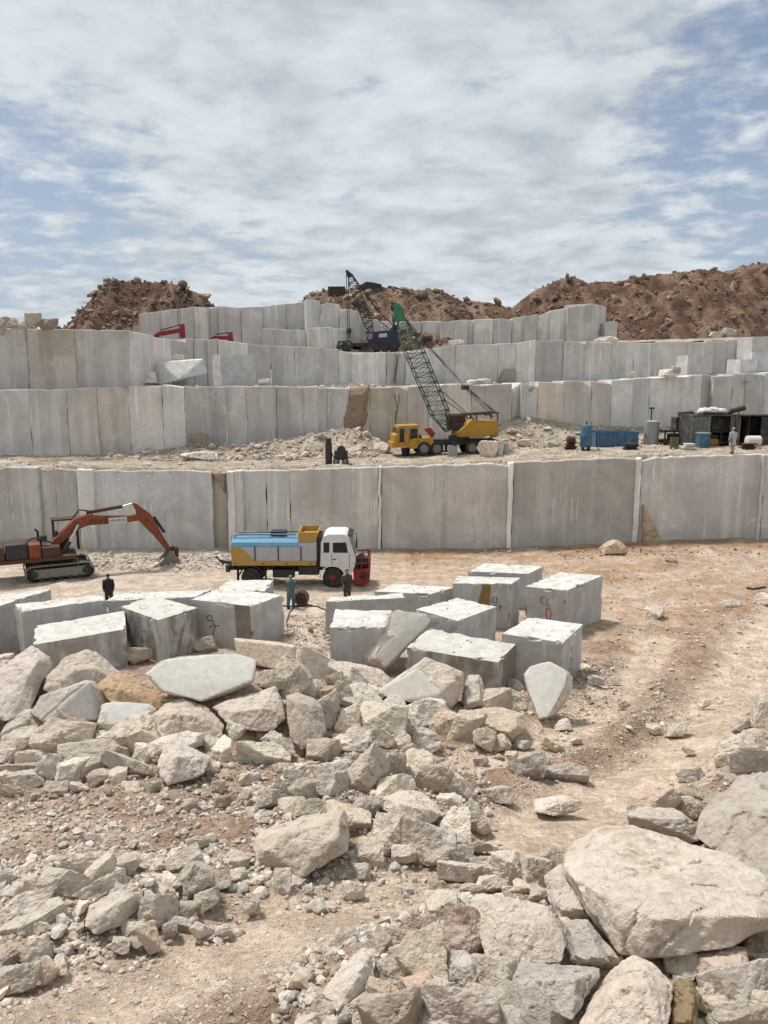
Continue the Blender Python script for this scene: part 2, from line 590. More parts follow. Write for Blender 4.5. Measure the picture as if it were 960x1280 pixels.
M = dict(
    rock=mat_rock(), marble=mat_marble(), block=mat_block(), ground=mat_ground(), terrace=mat_ground('bench_top_dirt', 0.7),
    stones=mat_stones('loose_stones'), heap=mat_ground('spoil_earth', 0.45),
    orange=paint('orange_paint', (0.225, 0.058, 0.021), 0.6, dirt=0.75, dcol=(0.10, 0.05, 0.032), sc=3.0),
    rust=paint('rusty_brown', (0.075, 0.034, 0.023), 0.8, dirt=0.7, dcol=(0.10, 0.068, 0.05), sc=3.0),
    yellow=paint('yellow_paint', (0.42, 0.225, 0.022), 0.6, dirt=0.6, dcol=(0.22, 0.13, 0.05)),
    tankyellow=paint('tank_yellow', (0.45, 0.25, 0.04), 0.6, dirt=0.45),
    tankblue=paint('tank_blue', (0.06, 0.235, 0.40), 0.5, dirt=0.4),
    tankgrey=paint('tank_grey', (0.42, 0.43, 0.44), 0.5, dirt=0.35),
    white=paint('cab_white', (0.70, 0.70, 0.68), 0.45, dirt=0.4, dcol=(0.42, 0.36, 0.29)),
    red=paint('red_paint', (0.26, 0.022, 0.02), 0.5, dirt=0.35, dcol=(0.10, 0.05, 0.04)),
    green=paint('green_paint', (0.009, 0.075, 0.055), 0.5, dirt=0.3, dcol=(0.07, 0.09, 0.075)),
    headgreen=paint('bright_green', (0.015, 0.16, 0.075), 0.5, dirt=0.2),
    navy=paint('navy_paint', (0.014, 0.016, 0.042), 0.5, dirt=0.3, dcol=(0.06, 0.055, 0.06)),
    barrelblue=paint('barrel_blue', (0.028, 0.11, 0.20), 0.5, dirt=0.3),
    brightblue=paint('box_blue', (0.03, 0.14, 0.38), 0.5, dirt=0.2),
    dark=paint('dark_steel', (0.028, 0.027, 0.027), 0.6, dirt=0.35, dcol=(0.10, 0.08, 0.06)),
    steel=paint('worn_steel', (0.20, 0.185, 0.165), 0.55, 0.4, dirt=0.5),
    chrome=paint('piston_rod', (0.55, 0.55, 0.55), 0.25, 0.9, dirt=0.1),
    rubber=paint('tyre_rubber', (0.022, 0.021, 0.021), 0.85, dirt=0.5, dcol=(0.15, 0.12, 0.09)),
    glass=paint('dark_glass', (0.008, 0.009, 0.010), 0.12, dirt=0.08),
    greygreen=paint('grey_green_sheet', (0.12, 0.13, 0.12), 0.6, dirt=0.4),
    tarp=paint('dark_tarp', (0.035, 0.033, 0.034), 0.8, dirt=0.3),
    greytank=paint('galvanised_tank', (0.30, 0.31, 0.32), 0.5, 0.2, dirt=0.3),
    sack=paint('white_sack', (0.62, 0.61, 0.58), 0.85, dirt=0.25),
    redmark=paint('red_spray_paint', (0.36, 0.045, 0.035), 0.8, dirt=0.25, dcol=(0.4, 0.3, 0.28), sc=9),
    darkmark=paint('dark_red_spray_paint', (0.17, 0.06, 0.05), 0.8, dirt=0.3, dcol=(0.4, 0.37, 0.34), sc=9),
    skin=paint('skin', (0.27, 0.15, 0.10), 0.6, dirt=0.05),
    hair=paint('black_hair', (0.01, 0.009, 0.009), 0.7, dirt=0.0),
    cloth_black=paint('black_cloth', (0.014, 0.014, 0.018), 0.9, dirt=0.1),
    cloth_teal=paint('teal_cloth', (0.075, 0.125, 0.125), 0.9, dirt=0.25),
    cloth_brown=paint('brown_cloth', (0.045, 0.032, 0.027), 0.9, dirt=0.2),
    cloth_pale=paint('pale_cloth', (0.42, 0.40, 0.385), 0.9, dirt=0.15),
    cloth_grey=paint('grey_cloth', (0.2, 0.19, 0.19), 0.9, dirt=0.15),
)

# ------------------------------------------------------------------ quarry floor
_PY = np.array([-4, 0, 2, 4, 7.3, 10, 13, 16.5, 20.5, 25, 30, 60])
_PZ = np.array([10.4, 9.7, 7.7, 5.9, 4.5, 3.5, 2.55, 1.6, 0.85, 0.25, 0.0, 0.0])
MOUNDS = []          # x, y, sx, sy, height


def gbase(x, y):
    x = np.asarray(x, float)
    y = np.asarray(y, float)
    z = 0.25 * (np.interp(y - 1.0, _PY, _PZ) + np.interp(y + 1.0, _PY, _PZ)) + 0.5 * np.interp(y, _PY, _PZ)
    z = z + 0.75 * sstep(x, 4, 26) * sstep(y, 44, 52)
    for (mx, my, sx, sy, h) in MOUNDS:
        z = z + h * np.exp(-((x - mx) / sx) ** 2 - ((y - my) / sy) ** 2)
    return z


def hit(u, v, g=None, tmax=140.0):
    """where the ray of a pixel meets the ground: (point, distance)"""
    d = pix_dir(u, v)
    ts = np.arange(3.0, tmax, 0.05)
    px, py, pz = d[0] * ts, d[1] * ts, CAM_H + d[2] * ts
    below = pz < (g or gbase)(px, py)
    i = int(np.argmax(below)) if below.any() else len(ts) - 1
    return np.array([px[i], py[i], pz[i]]), ts[i]


def on_plane_z(u, v, z):
    d = pix_dir(u, v)
    t = (z - CAM_H) / d[2]
    return np.array([0, 0, CAM_H]) + d * t


def on_plane_y(u, v, y):
    d = pix_dir(u, v)
    return np.array([0, 0, CAM_H]) + d * (y / d[1])


for (u, v, sx, sy, h) in [(60, 900, 4, 2.6, 1.1), (190, 905, 4, 2.4, 1.1), (330, 895, 3.2, 2.6, .9), (470, 890, 3.2, 2.2, .75),
                          (600, 900, 2.0, 1.6, .3), (480, 1005, 2.0, 2.0, 1.0), (370, 1030, 1.8, 1.5, .5),
                          (110, 1125, 2.6, 1.3, .6), (820, 1190, 2.6, 2.2, .6), (560, 1230, 2.2, 1.6, .5),
                          (1000, 960, 3.0, 6.0, 1.0), (225, 703, 4.0, 1.0, .2), (385, 800, 1.2, 1.2, .4),
                          (740, 865, 1.0, 1.6, .3), (800, 915, 2.4, 1.3, .22), (650, 985, 1.4, 1.0, .2)]:
    c, _ = hit(u, v)
    MOUNDS.append((c[0], c[1], sx, sy, h))


def polyline_dist(x, y, pts):
    best = np.full(np.shape(x), 1e9)
    for a, b in zip(pts[:-1], pts[1:]):
        dx, dy = b[0] - a[0], b[1] - a[1]
        t = np.clip(((x - a[0]) * dx + (y - a[1]) * dy) / (dx * dx + dy * dy), 0, 1)
        best = np.minimum(best, np.hypot(x - a[0] - t * dx, y - a[1] - t * dy))
    return best


TRACKS = [([(1010, 745), (945, 800), (905, 860), (885, 905), (850, 950), (785, 980), (700, 1018), (640, 1060), (560, 1098), (450, 1128), (330, 1170), (150, 1232), (-60, 1290)], 1.1, 1.0),
          ([(820, 800), (805, 830), (760, 880), (700, 925), (610, 950), (540, 958)], 0.85, 0.9),
          ([(1010, 700), (860, 715), (760, 745), (790, 800), (860, 850), (905, 880)], 0.9, 0.22),
          ([(-50, 745), (120, 738), (260, 722), (480, 722), (620, 705), (980, 690)], 0.9, 0.3)]
TRACKS = [([hit(u, v)[0][:2] for (u, v) in p], w, k) for (p, w, k) in TRACKS]


def track_mask(x, y):
    m = np.zeros(np.shape(x))
    for p, w, k in TRACKS:
        d = polyline_dist(x, y, p)
        m = np.maximum(m, k * (1 - sstep(d, w * 0.45, w * 1.5)))
    return m


def gfull(x, y):
    """ground with the roughness that shows"""
    sh = np.shape(x)
    x, y = np.ravel(x), np.ravel(y)
    z = gbase(x, y)
    tr = track_mask(x, y)
    p = np.stack([x, y, np.zeros_like(x)], 1)
    near = 1 - sstep(y, 26, 34)
    rough = (0.6 + 0.4 * near) * (1 - 0.9 * tr)
    z = z + rough * (0.16 * fbm(p * 0.55, 3) + 0.07 * fbm(p * 2.1 + 9, 3) + 0.035 * np.abs(fbm(p * 6.0 + 3, 2)))
    z = z - 0.10 * tr
    for pth, w, k in TRACKS:
        d = polyline_dist(x, y, pth)
        n = 0.6 + 0.8 * fbm(p * 0.9 + 21, 2)
        z = z + k * n * (0.16 * np.exp(-((d - w * 1.75) / 0.32) ** 2) - 0.07 * np.exp(-((d - w * 0.75) / 0.22) ** 2))
        z = z + k * 0.02 * np.exp(-((d - w * 0.75) / 0.3) ** 2) * np.sin(9 * (x + y))
    # wheel ruts across the floor
    q = np.stack([x * 0.16, y * 1.5, np.zeros_like(x)], 1)
    z = z + 0.025 * sstep(y, 27, 33) * fbm(q + 40, 3)
    return z.reshape(sh)


def ground_colour(x, y):
    p = np.stack([x, y, np.zeros_like(x)], 1)
    soil = np.array([0.43, 0.335, 0.275])
    pale = np.array([0.60, 0.52, 0.445])
    cream = np.array([0.64, 0.59, 0.52])
    tan = np.array([0.55, 0.435, 0.325])
    orange = np.array([0.40, 0.285, 0.19])
    red = np.array([0.27, 0.165, 0.12])
    n = 0.5 + 0.5 * fbm(p * 0.35 + 5, 4)
    n2 = 0.5 + 0.5 * fbm(np.stack([x * 0.2, y * 0.42, 0 * x], 1) + 30, 4)
    def mx(c, d, f):
        f = np.clip(f, 0, 1)[:, None]
        return c * (1 - f) + d * f
    c = np.tile(soil, (len(x), 1))
    c = mx(c, pale, sstep(n, 0.25, 0.75))
    far = sstep(y, 27, 35)
    right = sstep(x + 0.15 * (y - 40), -4, 5)
    fl = np.tile(cream, (len(x), 1))
    fl = mx(fl, pale, sstep(n2, 0.45, 0.85))
    fr = np.tile(tan, (len(x), 1))
    fr = mx(fr, pale, sstep(n2, 0.40, 0.70) * 0.9)
    fr = mx(fr, orange, sstep(n2, 0.42, 0.15) * 0.7)
    fr = mx(fr, orange, sstep(y, 46, 51) * sstep(n, 0.25, 0.6) * 0.8)
    c = mx(c, mx(fl, np.zeros(3), 0 * x) * (1 - right)[:, None] + fr * right[:, None], far)
    tr = track_mask(x, y)
    c = mx(c, np.array([0.70, 0.615, 0.52]), tr * 0.95)
    for pth, w, k in TRACKS[:2]:
        dd = polyline_dist(x, y, pth)
        c = mx(c, np.array([0.36, 0.27, 0.20]), k * 0.7 * np.exp(-((dd - w * 2.1) / 0.7) ** 2) * (0.3 + 1.0 * n) * sstep(dd, w, w * 1.6))
    for (u, v, s) in [(312, 1000, 0.9), (260, 1050, 1.2), (350, 975, .7), (230, 1010, 1.5)]:
        q, _ = hit(u, v)
        c = mx(c, red, 0.75 * np.exp(-((x - q[0]) ** 2 + (y - q[1]) ** 2) / s ** 2) * (0.4 + 0.8 * n))
    return c * np.array([1.0, 0.95, 0.925])[None]


def grid_mesh(name, X, Y, Z):
    nr, nc = X.shape
    vs = np.stack([X.ravel(), Y.ravel(), Z.ravel()], 1)
    i = np.arange(nr * nc).reshape(nr, nc)
    fs = np.stack([i[:-1, :-1], i[:-1, 1:], i[1:, 1:], i[1:, :-1]], -1).reshape(-1, 4)
    return fast_mesh(name, vs, fs, True)


def make_floor():
    ys = np.concatenate([np.linspace(-4, 5, 14, endpoint=False), np.exp(np.linspace(math.log(5), math.log(56), 370))])
    s = np.linspace(-1, 1, 400)
    s = 0.72 * s + 0.28 * s ** 3
    half = 12 + ys * 0.85
    X = half[:, None] * s[None, :]
    Y = np.repeat(ys[:, None], len(s), 1)
    Z = gfull(X, Y)
    me = grid_mesh('quarry_floor', X, Y, Z)
    cattr(me, 'Col', ground_colour(X.ravel(), Y.ravel()))
    o = link('quarry_floor', me, M['ground'])
    tag(o, kind='structure')
    # the country round about
    n = 24
    g = np.linspace(-2500, 2500, n)
    X, Y = np.meshgrid(g, g)
    me = grid_mesh('desert_ground', X, Y, np.full_like(X, -1.6))
    cattr(me, 'Col', np.tile([0.42, 0.33, 0.25], (X.size, 1)))
    tag(link('desert_ground', me, M['heap']), kind='structure')


make_floor()

# ------------------------------------------------------------------ benches of sawn stone
WHITE = (1, 1, 1)


def panel(parent, P, Q, zb, zta, ztb, depth, tint=WHITE, seed=0, name='sawn_panel', rough=1.0):
    """one sawn face of a bench from ground point P to Q (x, y), gridded front, solid behind"""
    P, Q = np.array(P, float), np.array(Q, float)
    L = np.linalg.norm(Q - P)
    e = (Q - P) / L
    nrm = np.array([e[1], -e[0]])          # towards the open quarry
    H = max(zta, ztb) - zb
    nx, nz = max(3, min(16, int(L / 0.45))), max(5, min(14, int(H / 0.45)))
    s = np.linspace(0, 1, nx + 1)
    t = np.linspace(0, 1, nz + 1)
    s[1], s[-2] = min(0.05 / L, s[1]), max(1 - 0.05 / L, s[-2])
    t[-2] = 1 - 0.06 / H
    S, T = np.meshgrid(s, t)
    zt = zta + (ztb - zta) * S
    pts = np.stack([P[0] + e[0] * L * S, P[1] + e[1] * L * S, zb + (zt - zb) * T], -1).reshape(-1, 3)
    off = 0.05 * fbm(pts * 0.5 + seed * 3.1, 2) * rough + 0.015 * fbm(pts * 2.5 + seed, 2) * rough
    off = off.reshape(S.shape)
    edge = np.zeros_like(S)
    edge[:, 0] = edge[:, -1] = -0.03
    edge[-1, :] = -0.04
    off = off + edge
    ch = fbm(np.stack([pts[:, 0] * 1.3, pts[:, 1] * 0.7, np.full(len(pts), seed * 5.0)], 1), 3).reshape(S.shape)
    dz = np.zeros_like(S)
    dz[-1, :] = -0.05 + 0.16 * np.minimum(ch[-1, :], 0.12) * rough
    dz[-2, :] = dz[-1, :]
    rgp = np.random.default_rng(abs(int(seed * 977)) % 99991 + int(abs(P[0]) * 100))
    if rough and rgp.uniform() < .2:
        hw, hd = rgp.uniform(.3, 1.0), rgp.uniform(.12, .5)
        sx = S * L if rgp.uniform() < .5 else (1 - S) * L
        fall = np.maximum(0, 1 - sx / hw)
        top_f = np.maximum(0, 1 - (zt - (zb + (zt - zb) * T)) / 1.0)
        dz = dz - hd * fall * top_f
        off = off - 0.5 * hd * fall * top_f
    V = pts.reshape(*S.shape, 3).copy()
    wob = 0.07 * fbm(np.stack([np.full(S.size, seed * 2.7), pts[:, 2] * 0.9, 0 * pts[:, 0]], 1), 3).reshape(S.shape)
    for col in (0, 1, -1, -2):
        V[:, col, 0] += e[0] * wob[:, col]
        V[:, col, 1] += e[1] * wob[:, col]
    V[..., 0] += nrm[0] * off
    V[..., 1] += nrm[1] * off
    V[..., 2] += dz
    B = V.copy()
    B[..., 0] -= nrm[0] * depth
    B[..., 1] -= nrm[1] * depth
    n = (nx + 1) * (nz + 1)
    vs = np.concatenate([V.reshape(-1, 3), B.reshape(-1, 3)])
    idx = np.arange(n).reshape(nz + 1, nx + 1)
    fs = [np.stack([idx[:-1, :-1], idx[:-1, 1:], idx[1:, 1:], idx[1:, :-1]], -1).reshape(-1, 4)]
    def strip(a):
        return np.stack([a[1:], a[:-1], a[:-1] + n, a[1:] + n], -1)
    fs += [strip(idx[-1, ::-1]), strip(idx[:, 0][::-1]), strip(idx[:, -1])]
    me = fast_mesh(name, vs, np.concatenate(fs), False)
    return link(name, me, M['marble'], parent, color=tint)


def bench(label, cols, zb, depth=3.5, gap=0.012):
    """cols: list of (u0, v0, Y0, u1, v1, Y1, tint) - top edge pixels with the depth of the face they lie on"""
    root = empty('quarry_bench', (0, 0, 0))
    tag(root, label, 'rock wall')
    tops = []
    up = 1.0 if zb == -0.6 else 1.10
    for k, (u0, v0, y0, u1, v1, y1, tint) in enumerate(cols):
        a, b = on_plane_y(u0, v0, y0), on_plane_y(u1, v1, y1)
        e = (b[:2] - a[:2]) / max(1e-6, np.linalg.norm(b[:2] - a[:2]))
        zbb = zb if not callable(zb) else min(zb(a[0]), zb(b[0]))
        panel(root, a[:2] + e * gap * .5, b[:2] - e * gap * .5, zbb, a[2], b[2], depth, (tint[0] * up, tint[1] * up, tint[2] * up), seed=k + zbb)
        tops.append((a, b))
    return root, tops


def g(x):
    return (x, x * 0.985, x * 0.96)


def seq(joints, Yf, offs=None, tints=None):
    """joints: (u, v); Yf(u) depth of the face; offs: set-back of each panel"""
    out = []
    for k, (a, b) in enumerate(zip(joints[:-1], joints[1:])):
        if offs:
            o, tw = offs[k], 0.0
        elif k and RNG.uniform() < 0.6:
            o, tw = o + RNG.uniform(-0.05, 0.05), RNG.uniform(-0.05, 0.05)
        else:
            o, tw = RNG.uniform(-0.5, 0.5), RNG.uniform(-0.2, 0.2)
        t = tints[k] if tints else RNG.uniform(0.9, 1.1)
        t = t if isinstance(t, tuple) else (t, t, t)
        out.append((a[0], a[1] + (0 if offs else RNG.uniform(-1.2, 1.2)), Yf(a[0]) + o - tw, b[0], b[1] + (0 if offs else RNG.uniform(-1.2, 1.2)), Yf(b[0]) + o + tw, t))
    return out


Y1 = lambda u: 52.6
j1 = [(-420, 578), (-260, 579), (-110, 581), (47, 584), (68, 584), (95, 586), (115, 587), (264, 587)]
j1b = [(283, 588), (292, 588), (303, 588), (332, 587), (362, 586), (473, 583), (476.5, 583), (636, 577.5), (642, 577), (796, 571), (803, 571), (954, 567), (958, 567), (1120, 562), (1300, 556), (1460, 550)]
o1 = [0, .2, 0, .35, .1, -.1, .25]
t1 = [.9, .95, .86, 1.12, 1.18, 1.15, (.98, .99, 1.01)]
o1b = [-.5, -.3, 0.05, .15, .1, -.12, .1, -.12, .05, -.12, .1, -.1, .1, .2, 0]
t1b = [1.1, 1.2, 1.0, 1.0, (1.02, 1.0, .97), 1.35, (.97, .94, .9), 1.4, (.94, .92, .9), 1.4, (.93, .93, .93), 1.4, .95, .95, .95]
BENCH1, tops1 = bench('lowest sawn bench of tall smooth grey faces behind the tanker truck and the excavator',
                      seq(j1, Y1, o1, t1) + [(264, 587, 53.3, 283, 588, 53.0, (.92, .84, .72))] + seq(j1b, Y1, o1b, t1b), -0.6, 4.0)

Z1X = [-60, -24, -12, 0, 9, 18, 27, 60]
Z1Z = [5.9, 5.75, 5.6, 5.85, 6.15, 6.5, 6.75, 7.6]
zt1 = lambda x: float(np.interp(x, Z1X, Z1Z))

Y2 = lambda u: float(np.interp(u, [-450, 0, 230, 460, 640, 960, 1400], [60, 60.8, 62.3, 66, 68, 70, 73]))
j2 = [(-420, 490), (-200, 489), (-60, 488), (35, 486), (82, 485), (120, 483), (160, 482), (202, 481), (230, 482), (282, 483), (308, 483), (345, 483), (398, 483), (410, 483), (437, 483), (462, 483), (510, 482), (537, 481), (590, 480), (640, 479), (652, 478), (673, 477), (705, 476), (740, 475), (765, 474), (793, 473), (813, 472), (878, 468), (893, 468), (917, 467), (933, 466), (957, 465), (1040, 462), (1180, 458), (1400, 452)]
t2 = [1, 1, .95, .9, (.88, .84, .8), (1.0, .95, .9), (1.02, .98, .95), 1.0, .98, .9, (.95, .93, .92), (.96, .94, .93), (.9, .88, .87), (1.0, 1.0, 1.02), (1, .97, .93), (1, .92, .8), (1.03, .97, .9), (1.02, .96, .9), (1.03, .98, .93), (1.0, .96, .92), .95, (1, .9, .78), (1.05, 1.0, .96), (1.05, 1, .97), 1.03, 1.05, 1.05, (1.07, 1.03, 1), (.8, .78, .78), 1.1, 1.05, 1.12, (.85, .7, .68), 1, 1]
BENCH2, tops2 = bench('second sawn bench, streaked beige grey, behind the yellow crane and the parked tanks', seq(j2, Y2, None, t2), lambda x: zt1(x) - 0.7, 3.5)

# third bench: near return on the far side of the excavator, then set back
Y3 = lambda u: float(np.interp(u, [213, 330, 640, 960, 1400], [79, 82, 85, 87, 90]))
c3 = seq([(-420, 408), (-200, 409), (-60, 410), (32, 410), (92, 411), (160, 412)], lambda u: 62.6, [.1, 0, .15, 0, .1], [1, .95, .98, (.93, .88, .82), (1.03, 1.02, 1.02)])
c3 += [(160, 412, 62.8, 213, 424, 68.5, (1.0, 1.0, 1.02))]
BENCH3L, _ = bench('grey sawn bench flush above the second one, below the small row of boulders', c3, 10.4, 3.0)
j3 = [(205, 424), (232, 423), (242, 422), (259, 423), (272, 424), (310, 428), (338, 432), (368, 433), (423, 437), (440, 440), (483, 440), (507, 440), (537, 435), (570, 431), (623, 429), (645, 428), (670, 425), (705, 425), (732, 426), (765, 427), (793, 427), (815, 427), (860, 426), (883, 426), (910, 425), (937, 424), (1020, 422), (1200, 418), (1400, 414)]
BENCH3, tops3 = bench('third bench of pale sawn columns carrying the dark blue crane', seq(j3, Y3), 10.9, 5.0)
Y4 = lambda u: 97.0
j4 = [(173, 392), (201, 388), (221, 386), (242, 383), (259, 384), (272, 382), (301, 384), (327, 382), (358, 379), (383, 376)]
c4 = seq(j4, Y4, [.6, 0, .3, -1.2, .4, .2, -.6, .3, -.2])
c4 += seq([(383, 375), (400, 376), (424, 381), (447, 389)], lambda u: 93.5)
c4 += seq([(447, 396), (475, 401), (501, 403)], lambda u: 96.5)
BENCH4, tops4 = bench('stepped top bench of pale sawn blocks below the square brown spoil heap', c4, 14.6, 4.5)
c5 = seq([(328, 411), (370, 412), (383, 409), (415, 408), (432, 410)], lambda u: 89.5)
BENCH5, _ = bench('short pale sawn step below the top bench, beside the dark blue crane', c5, 14.4, 5.0)
j6 = [(500, 402), (527, 401), (550, 401), (585, 399), (592, 399), (617, 398), (640, 397), (655, 395), (672, 392), (688, 388), (710, 384), (741, 379)]
c6 = seq(j6, Y4, [0, .1, -.6, .4, .1, -.1, .2, -.2, .2, 0, -.8])
c6 += [(741, 379, 96.2, 758, 383, 100.5, (.86, .86, .86)), (757, 401, 98.0, 772, 402, 99.0, (.9, .9, .9))]
BENCH6, tops6 = bench('top bench of pale sawn blocks rising towards the big brown spoil heap', c6, 14.6, 3.5)


def terrace(name, x0, x1, yf, yb, zf, n=(150, 40), amp=0.12, c1=(0.47, 0.40, 0.32), c2=(0.56, 0.50, 0.43), zadd=None):
    xs = np.linspace(x0, x1, n[0])
    t = np.linspace(0, 1, n[1])
    X = np.repeat(xs[None, :], n[1], 0)
    YF = np.array([yf(x) for x in xs])
    YB = np.array([yb(x) for x in xs])
    Y = YF[None, :] + (YB - YF)[None, :] * t[:, None]
    p = np.stack([X.ravel(), Y.ravel(), 0 * X.ravel()], 1)
    Z = np.array([zf(x) for x in xs])[None, :] + amp * (fbm(p * 0.6, 4) + 0.5 * fbm(p * 2.4, 3)).reshape(X.shape)
    if zadd is not None:
        Z = Z + zadd(X, Y)
    Z[0, :] -= 0.35
    Z[1, :] -= 0.05
    Y[0, :] += 0.15 * np.random.default_rng(1).normal(size=n[0])
    me = grid_mesh(name, X, Y, Z)
    f = sstep(fbm(p * 0.5 + 8, 4), -0.25, 0.35)[:, None]
    cattr(me, 'Col', np.array(c1) * (1 - f) + np.array(c2) * f)
    return tag(link(name, me, M['terrace']), kind='structure')


def x_of(u, y):
    return (u - 480) / FPX * y * 1.012


def yface(Yf):
    us = np.linspace(-450, 1450, 60)
    xs = [x_of(u, Yf(u)) for u in us]
    ys = [Yf(u) for u in us]
    return lambda x: float(np.interp(x, xs, ys))


f2, f3 = yface(Y2), yface(Y3)
PILES1 = [(-14, 62, 5, 1.5, .8), (-5, 62.8, 5, 2, 1.5), (-2.5, 62.5, 2, 2, .8), (12, 68.5, 5, 3, 2.2), (20, 69.5, 6, 2.2, 1.2), (28, 70, 4, 2, .9)]


def piles1(x, y):
    return sum(h * np.exp(-((x - a) / sx) ** 2 - ((y - b) / sy) ** 2) for (a, b, sx, sy, h) in PILES1)


terrace('terrace', -50, 56, lambda x: 52.95, lambda x: f2(x) + 1.0, lambda x: zt1(x) + 0.02, (260, 60), zadd=piles1)
terrace('terrace', -50, -19, lambda x: f2(x) + .75, lambda x: 65, lambda x: 10.95, (90, 8), 0.05, (.5, .46, .41), (.62, .59, .54))
terrace('terrace', -20, 66, lambda x: f2(x) + 0.5, lambda x: f3(x) + 1.5, lambda x: float(np.interp(x, [-20, -8, 10, 35, 66], [10.95, 11.05, 11.25, 12.0, 13.4])), (200, 30), 0.1, (0.5, 0.46, 0.41), (0.62, 0.59, 0.54))
terrace('terrace', -20, 70, lambda x: f3(x) + 0.8, lambda x: 118, lambda x: float(np.interp(x, [-25, -16, -10, -4, 0, 3, 9, 20, 70], [13.4, 13.6, 15.4, 14.85, 14.8, 15.0, 15.5, 16.0, 17.6])), (120, 30), 0.1, (0.45, 0.38, 0.31), (0.55, 0.49, 0.43))
terrace('terrace', -60, -20, lambda x: 65.2, lambda x: 125, lambda x: float(np.interp(x, [-60, -34, -27, -20], [15.6, 15.6, 13.2, 13.2])), (60, 30), 0.1, (0.35, 0.26, 0.2), (0.42, 0.33, 0.27))


# ------------------------------------------------------------------ brown spoil heaps along the skyline
def heap(name, sil, Yr, zbase, slope=0.72, back=0.5, seed=0.0, c1=(0.145, 0.09, 0.068), c2=(0.29, 0.20, 0.155), ymin=None):
    P = [on_plane_y(u, v, Yr) for (u, v) in sil]
    xs, zs = np.array([p[0] for p in P]), np.array([p[2] for p in P])
    gx = np.linspace(xs[0] - 4, xs[-1] + 4, int((xs[-1] - xs[0] + 8) / 0.30))
    hmax = zs.max() - zbase
    gy = np.arange(Yr - hmax / slope - 2, Yr + hmax / back, 0.36)
    X, Y = np.meshgrid(gx, gy)
    zr = np.interp(X, xs, zs)
    Z = zr - slope * np.maximum(0, Yr - Y) - back * np.maximum(0, Y - Yr)
    edge = np.minimum(X - xs[0], xs[-1] - X)
    Z = Z - np.where(edge < 0, -edge * 1.2, 0)
    p = np.stack([X.ravel(), Y.ravel(), np.full(X.size, seed)], 1)
    k = (1.1 * fbm(p * 0.22, 3) + 0.75 * np.abs(fbm(p * 0.7 + 4, 3)) + 0.35 * np.abs(fbm(p * 2.0, 2))).reshape(X.shape)
    Z = Z + (k - 0.25) * (0.25 + 0.75 * sstep(np.abs(Yr - Y), 0, 5))
    Z = np.maximum(Z, zbase - 0.6)
    me = grid_mesh(name, X, Y, Z)
    f = (sstep(0.6 * fbm(p * 0.30 + 2, 4) + 0.7 * fbm(p * np.array([0.55, 0.07, 1]) + 11, 3), -0.35, 0.5))[:, None]
    cattr(me, 'Col', np.array(c1) * (1 - f) + np.array(c2) * f)
    tag(link(name, me, M['heap']), kind='structure')
    return X, Y, Z


HEAPS = []
HEAPS.append(heap('spoil_heap', [(72, 412), (84, 404), (96, 390), (112, 374), (132, 354), (140, 349), (160, 353), (180, 353), (200, 352), (225, 356), (240, 364), (256, 368), (262, 376), (270, 392)], 112, 15.2, 0.85, 0.6, 1.0))
HEAPS.append(heap('spoil_heap', [(375, 378), (385, 366), (400, 364), (430, 362), (452, 361), (480, 359), (510, 361), (530, 363), (548, 361), (562, 367), (575, 376), (600, 378), (625, 381), (640, 386), (655, 392)], 108, 15.6, 0.62, 0.5, 2.0, (0.18, 0.122, 0.09), (0.34, 0.255, 0.20)))
HEAPS.append(heap('spoil_heap', [(628, 396), (640, 386), (668, 362), (698, 349), (722, 347), (735, 353), (760, 352), (795, 346), (820, 344), (850, 340), (870, 335), (905, 339), (922, 334), (945, 330), (980, 326), (1050, 330), (1150, 330), (1300, 345), (1400, 380)], 118, 15.8, 0.58, 0.5, 3.0))

# ------------------------------------------------------------------ rocks
_ico = {}


def ico(n):
    if n not in _ico:
        bm = bmesh.new()
        bmesh.ops.create_icosphere(bm, subdivisions=n, radius=1.0)
        bm.verts.index_update()
        v = np.array([q.co[:] for q in bm.verts])
        f = np.array([[x.index for x in fc.verts] for fc in bm.faces])
        bm.free()
        _ico[n] = (v / np.linalg.norm(v, axis=1)[:, None], f)
    return _ico[n]


VIEW_UP = np.array([0, math.sin(PITCH), math.cos(PITCH)])


def sub_for(px):
    px *= 0.8
    return 7 if px > 180 else 6 if px > 70 else 5 if px > 28 else 4


def plane_shape(V, N, D, p):
    q = np.maximum(V @ N.T, 0) / D[None, :]
    return (q ** p).sum(1) ** (-1.0 / p), q.argmax(1)


def rough_up(P, V, size, seed, amp=1.0, mask=None):
    """weathered surface: lumps, chipped ledges and grain, pushed along the normal directions V"""
    o = np.array([seed * 1.7, seed * 0.9, seed * 2.3])
    a = 0.040 * fbm(P / size * 1.7 + o, 3) + 0.026 * fbm(P / size * 5.0 + o, 4)
    a = a - 0.030 * np.maximum(0, 0.10 - np.abs(fbm(P / size * 2.6 + o + 31, 3))) / 0.10
    led = fbm(P / size * np.array([2.4, 2.4, 3.0]) + o + 7, 3)
    a = a - 0.045 * np.maximum(0, np.abs(led) - 0.22)
    a = a + 0.013 * fbm(P / size * 15 + o, 3)
    amp = amp * min(1.0, (0.75 / size) ** 0.55)
    if mask is not None:
        a = a * mask
    return P + V * (a * size * amp)[:, None]


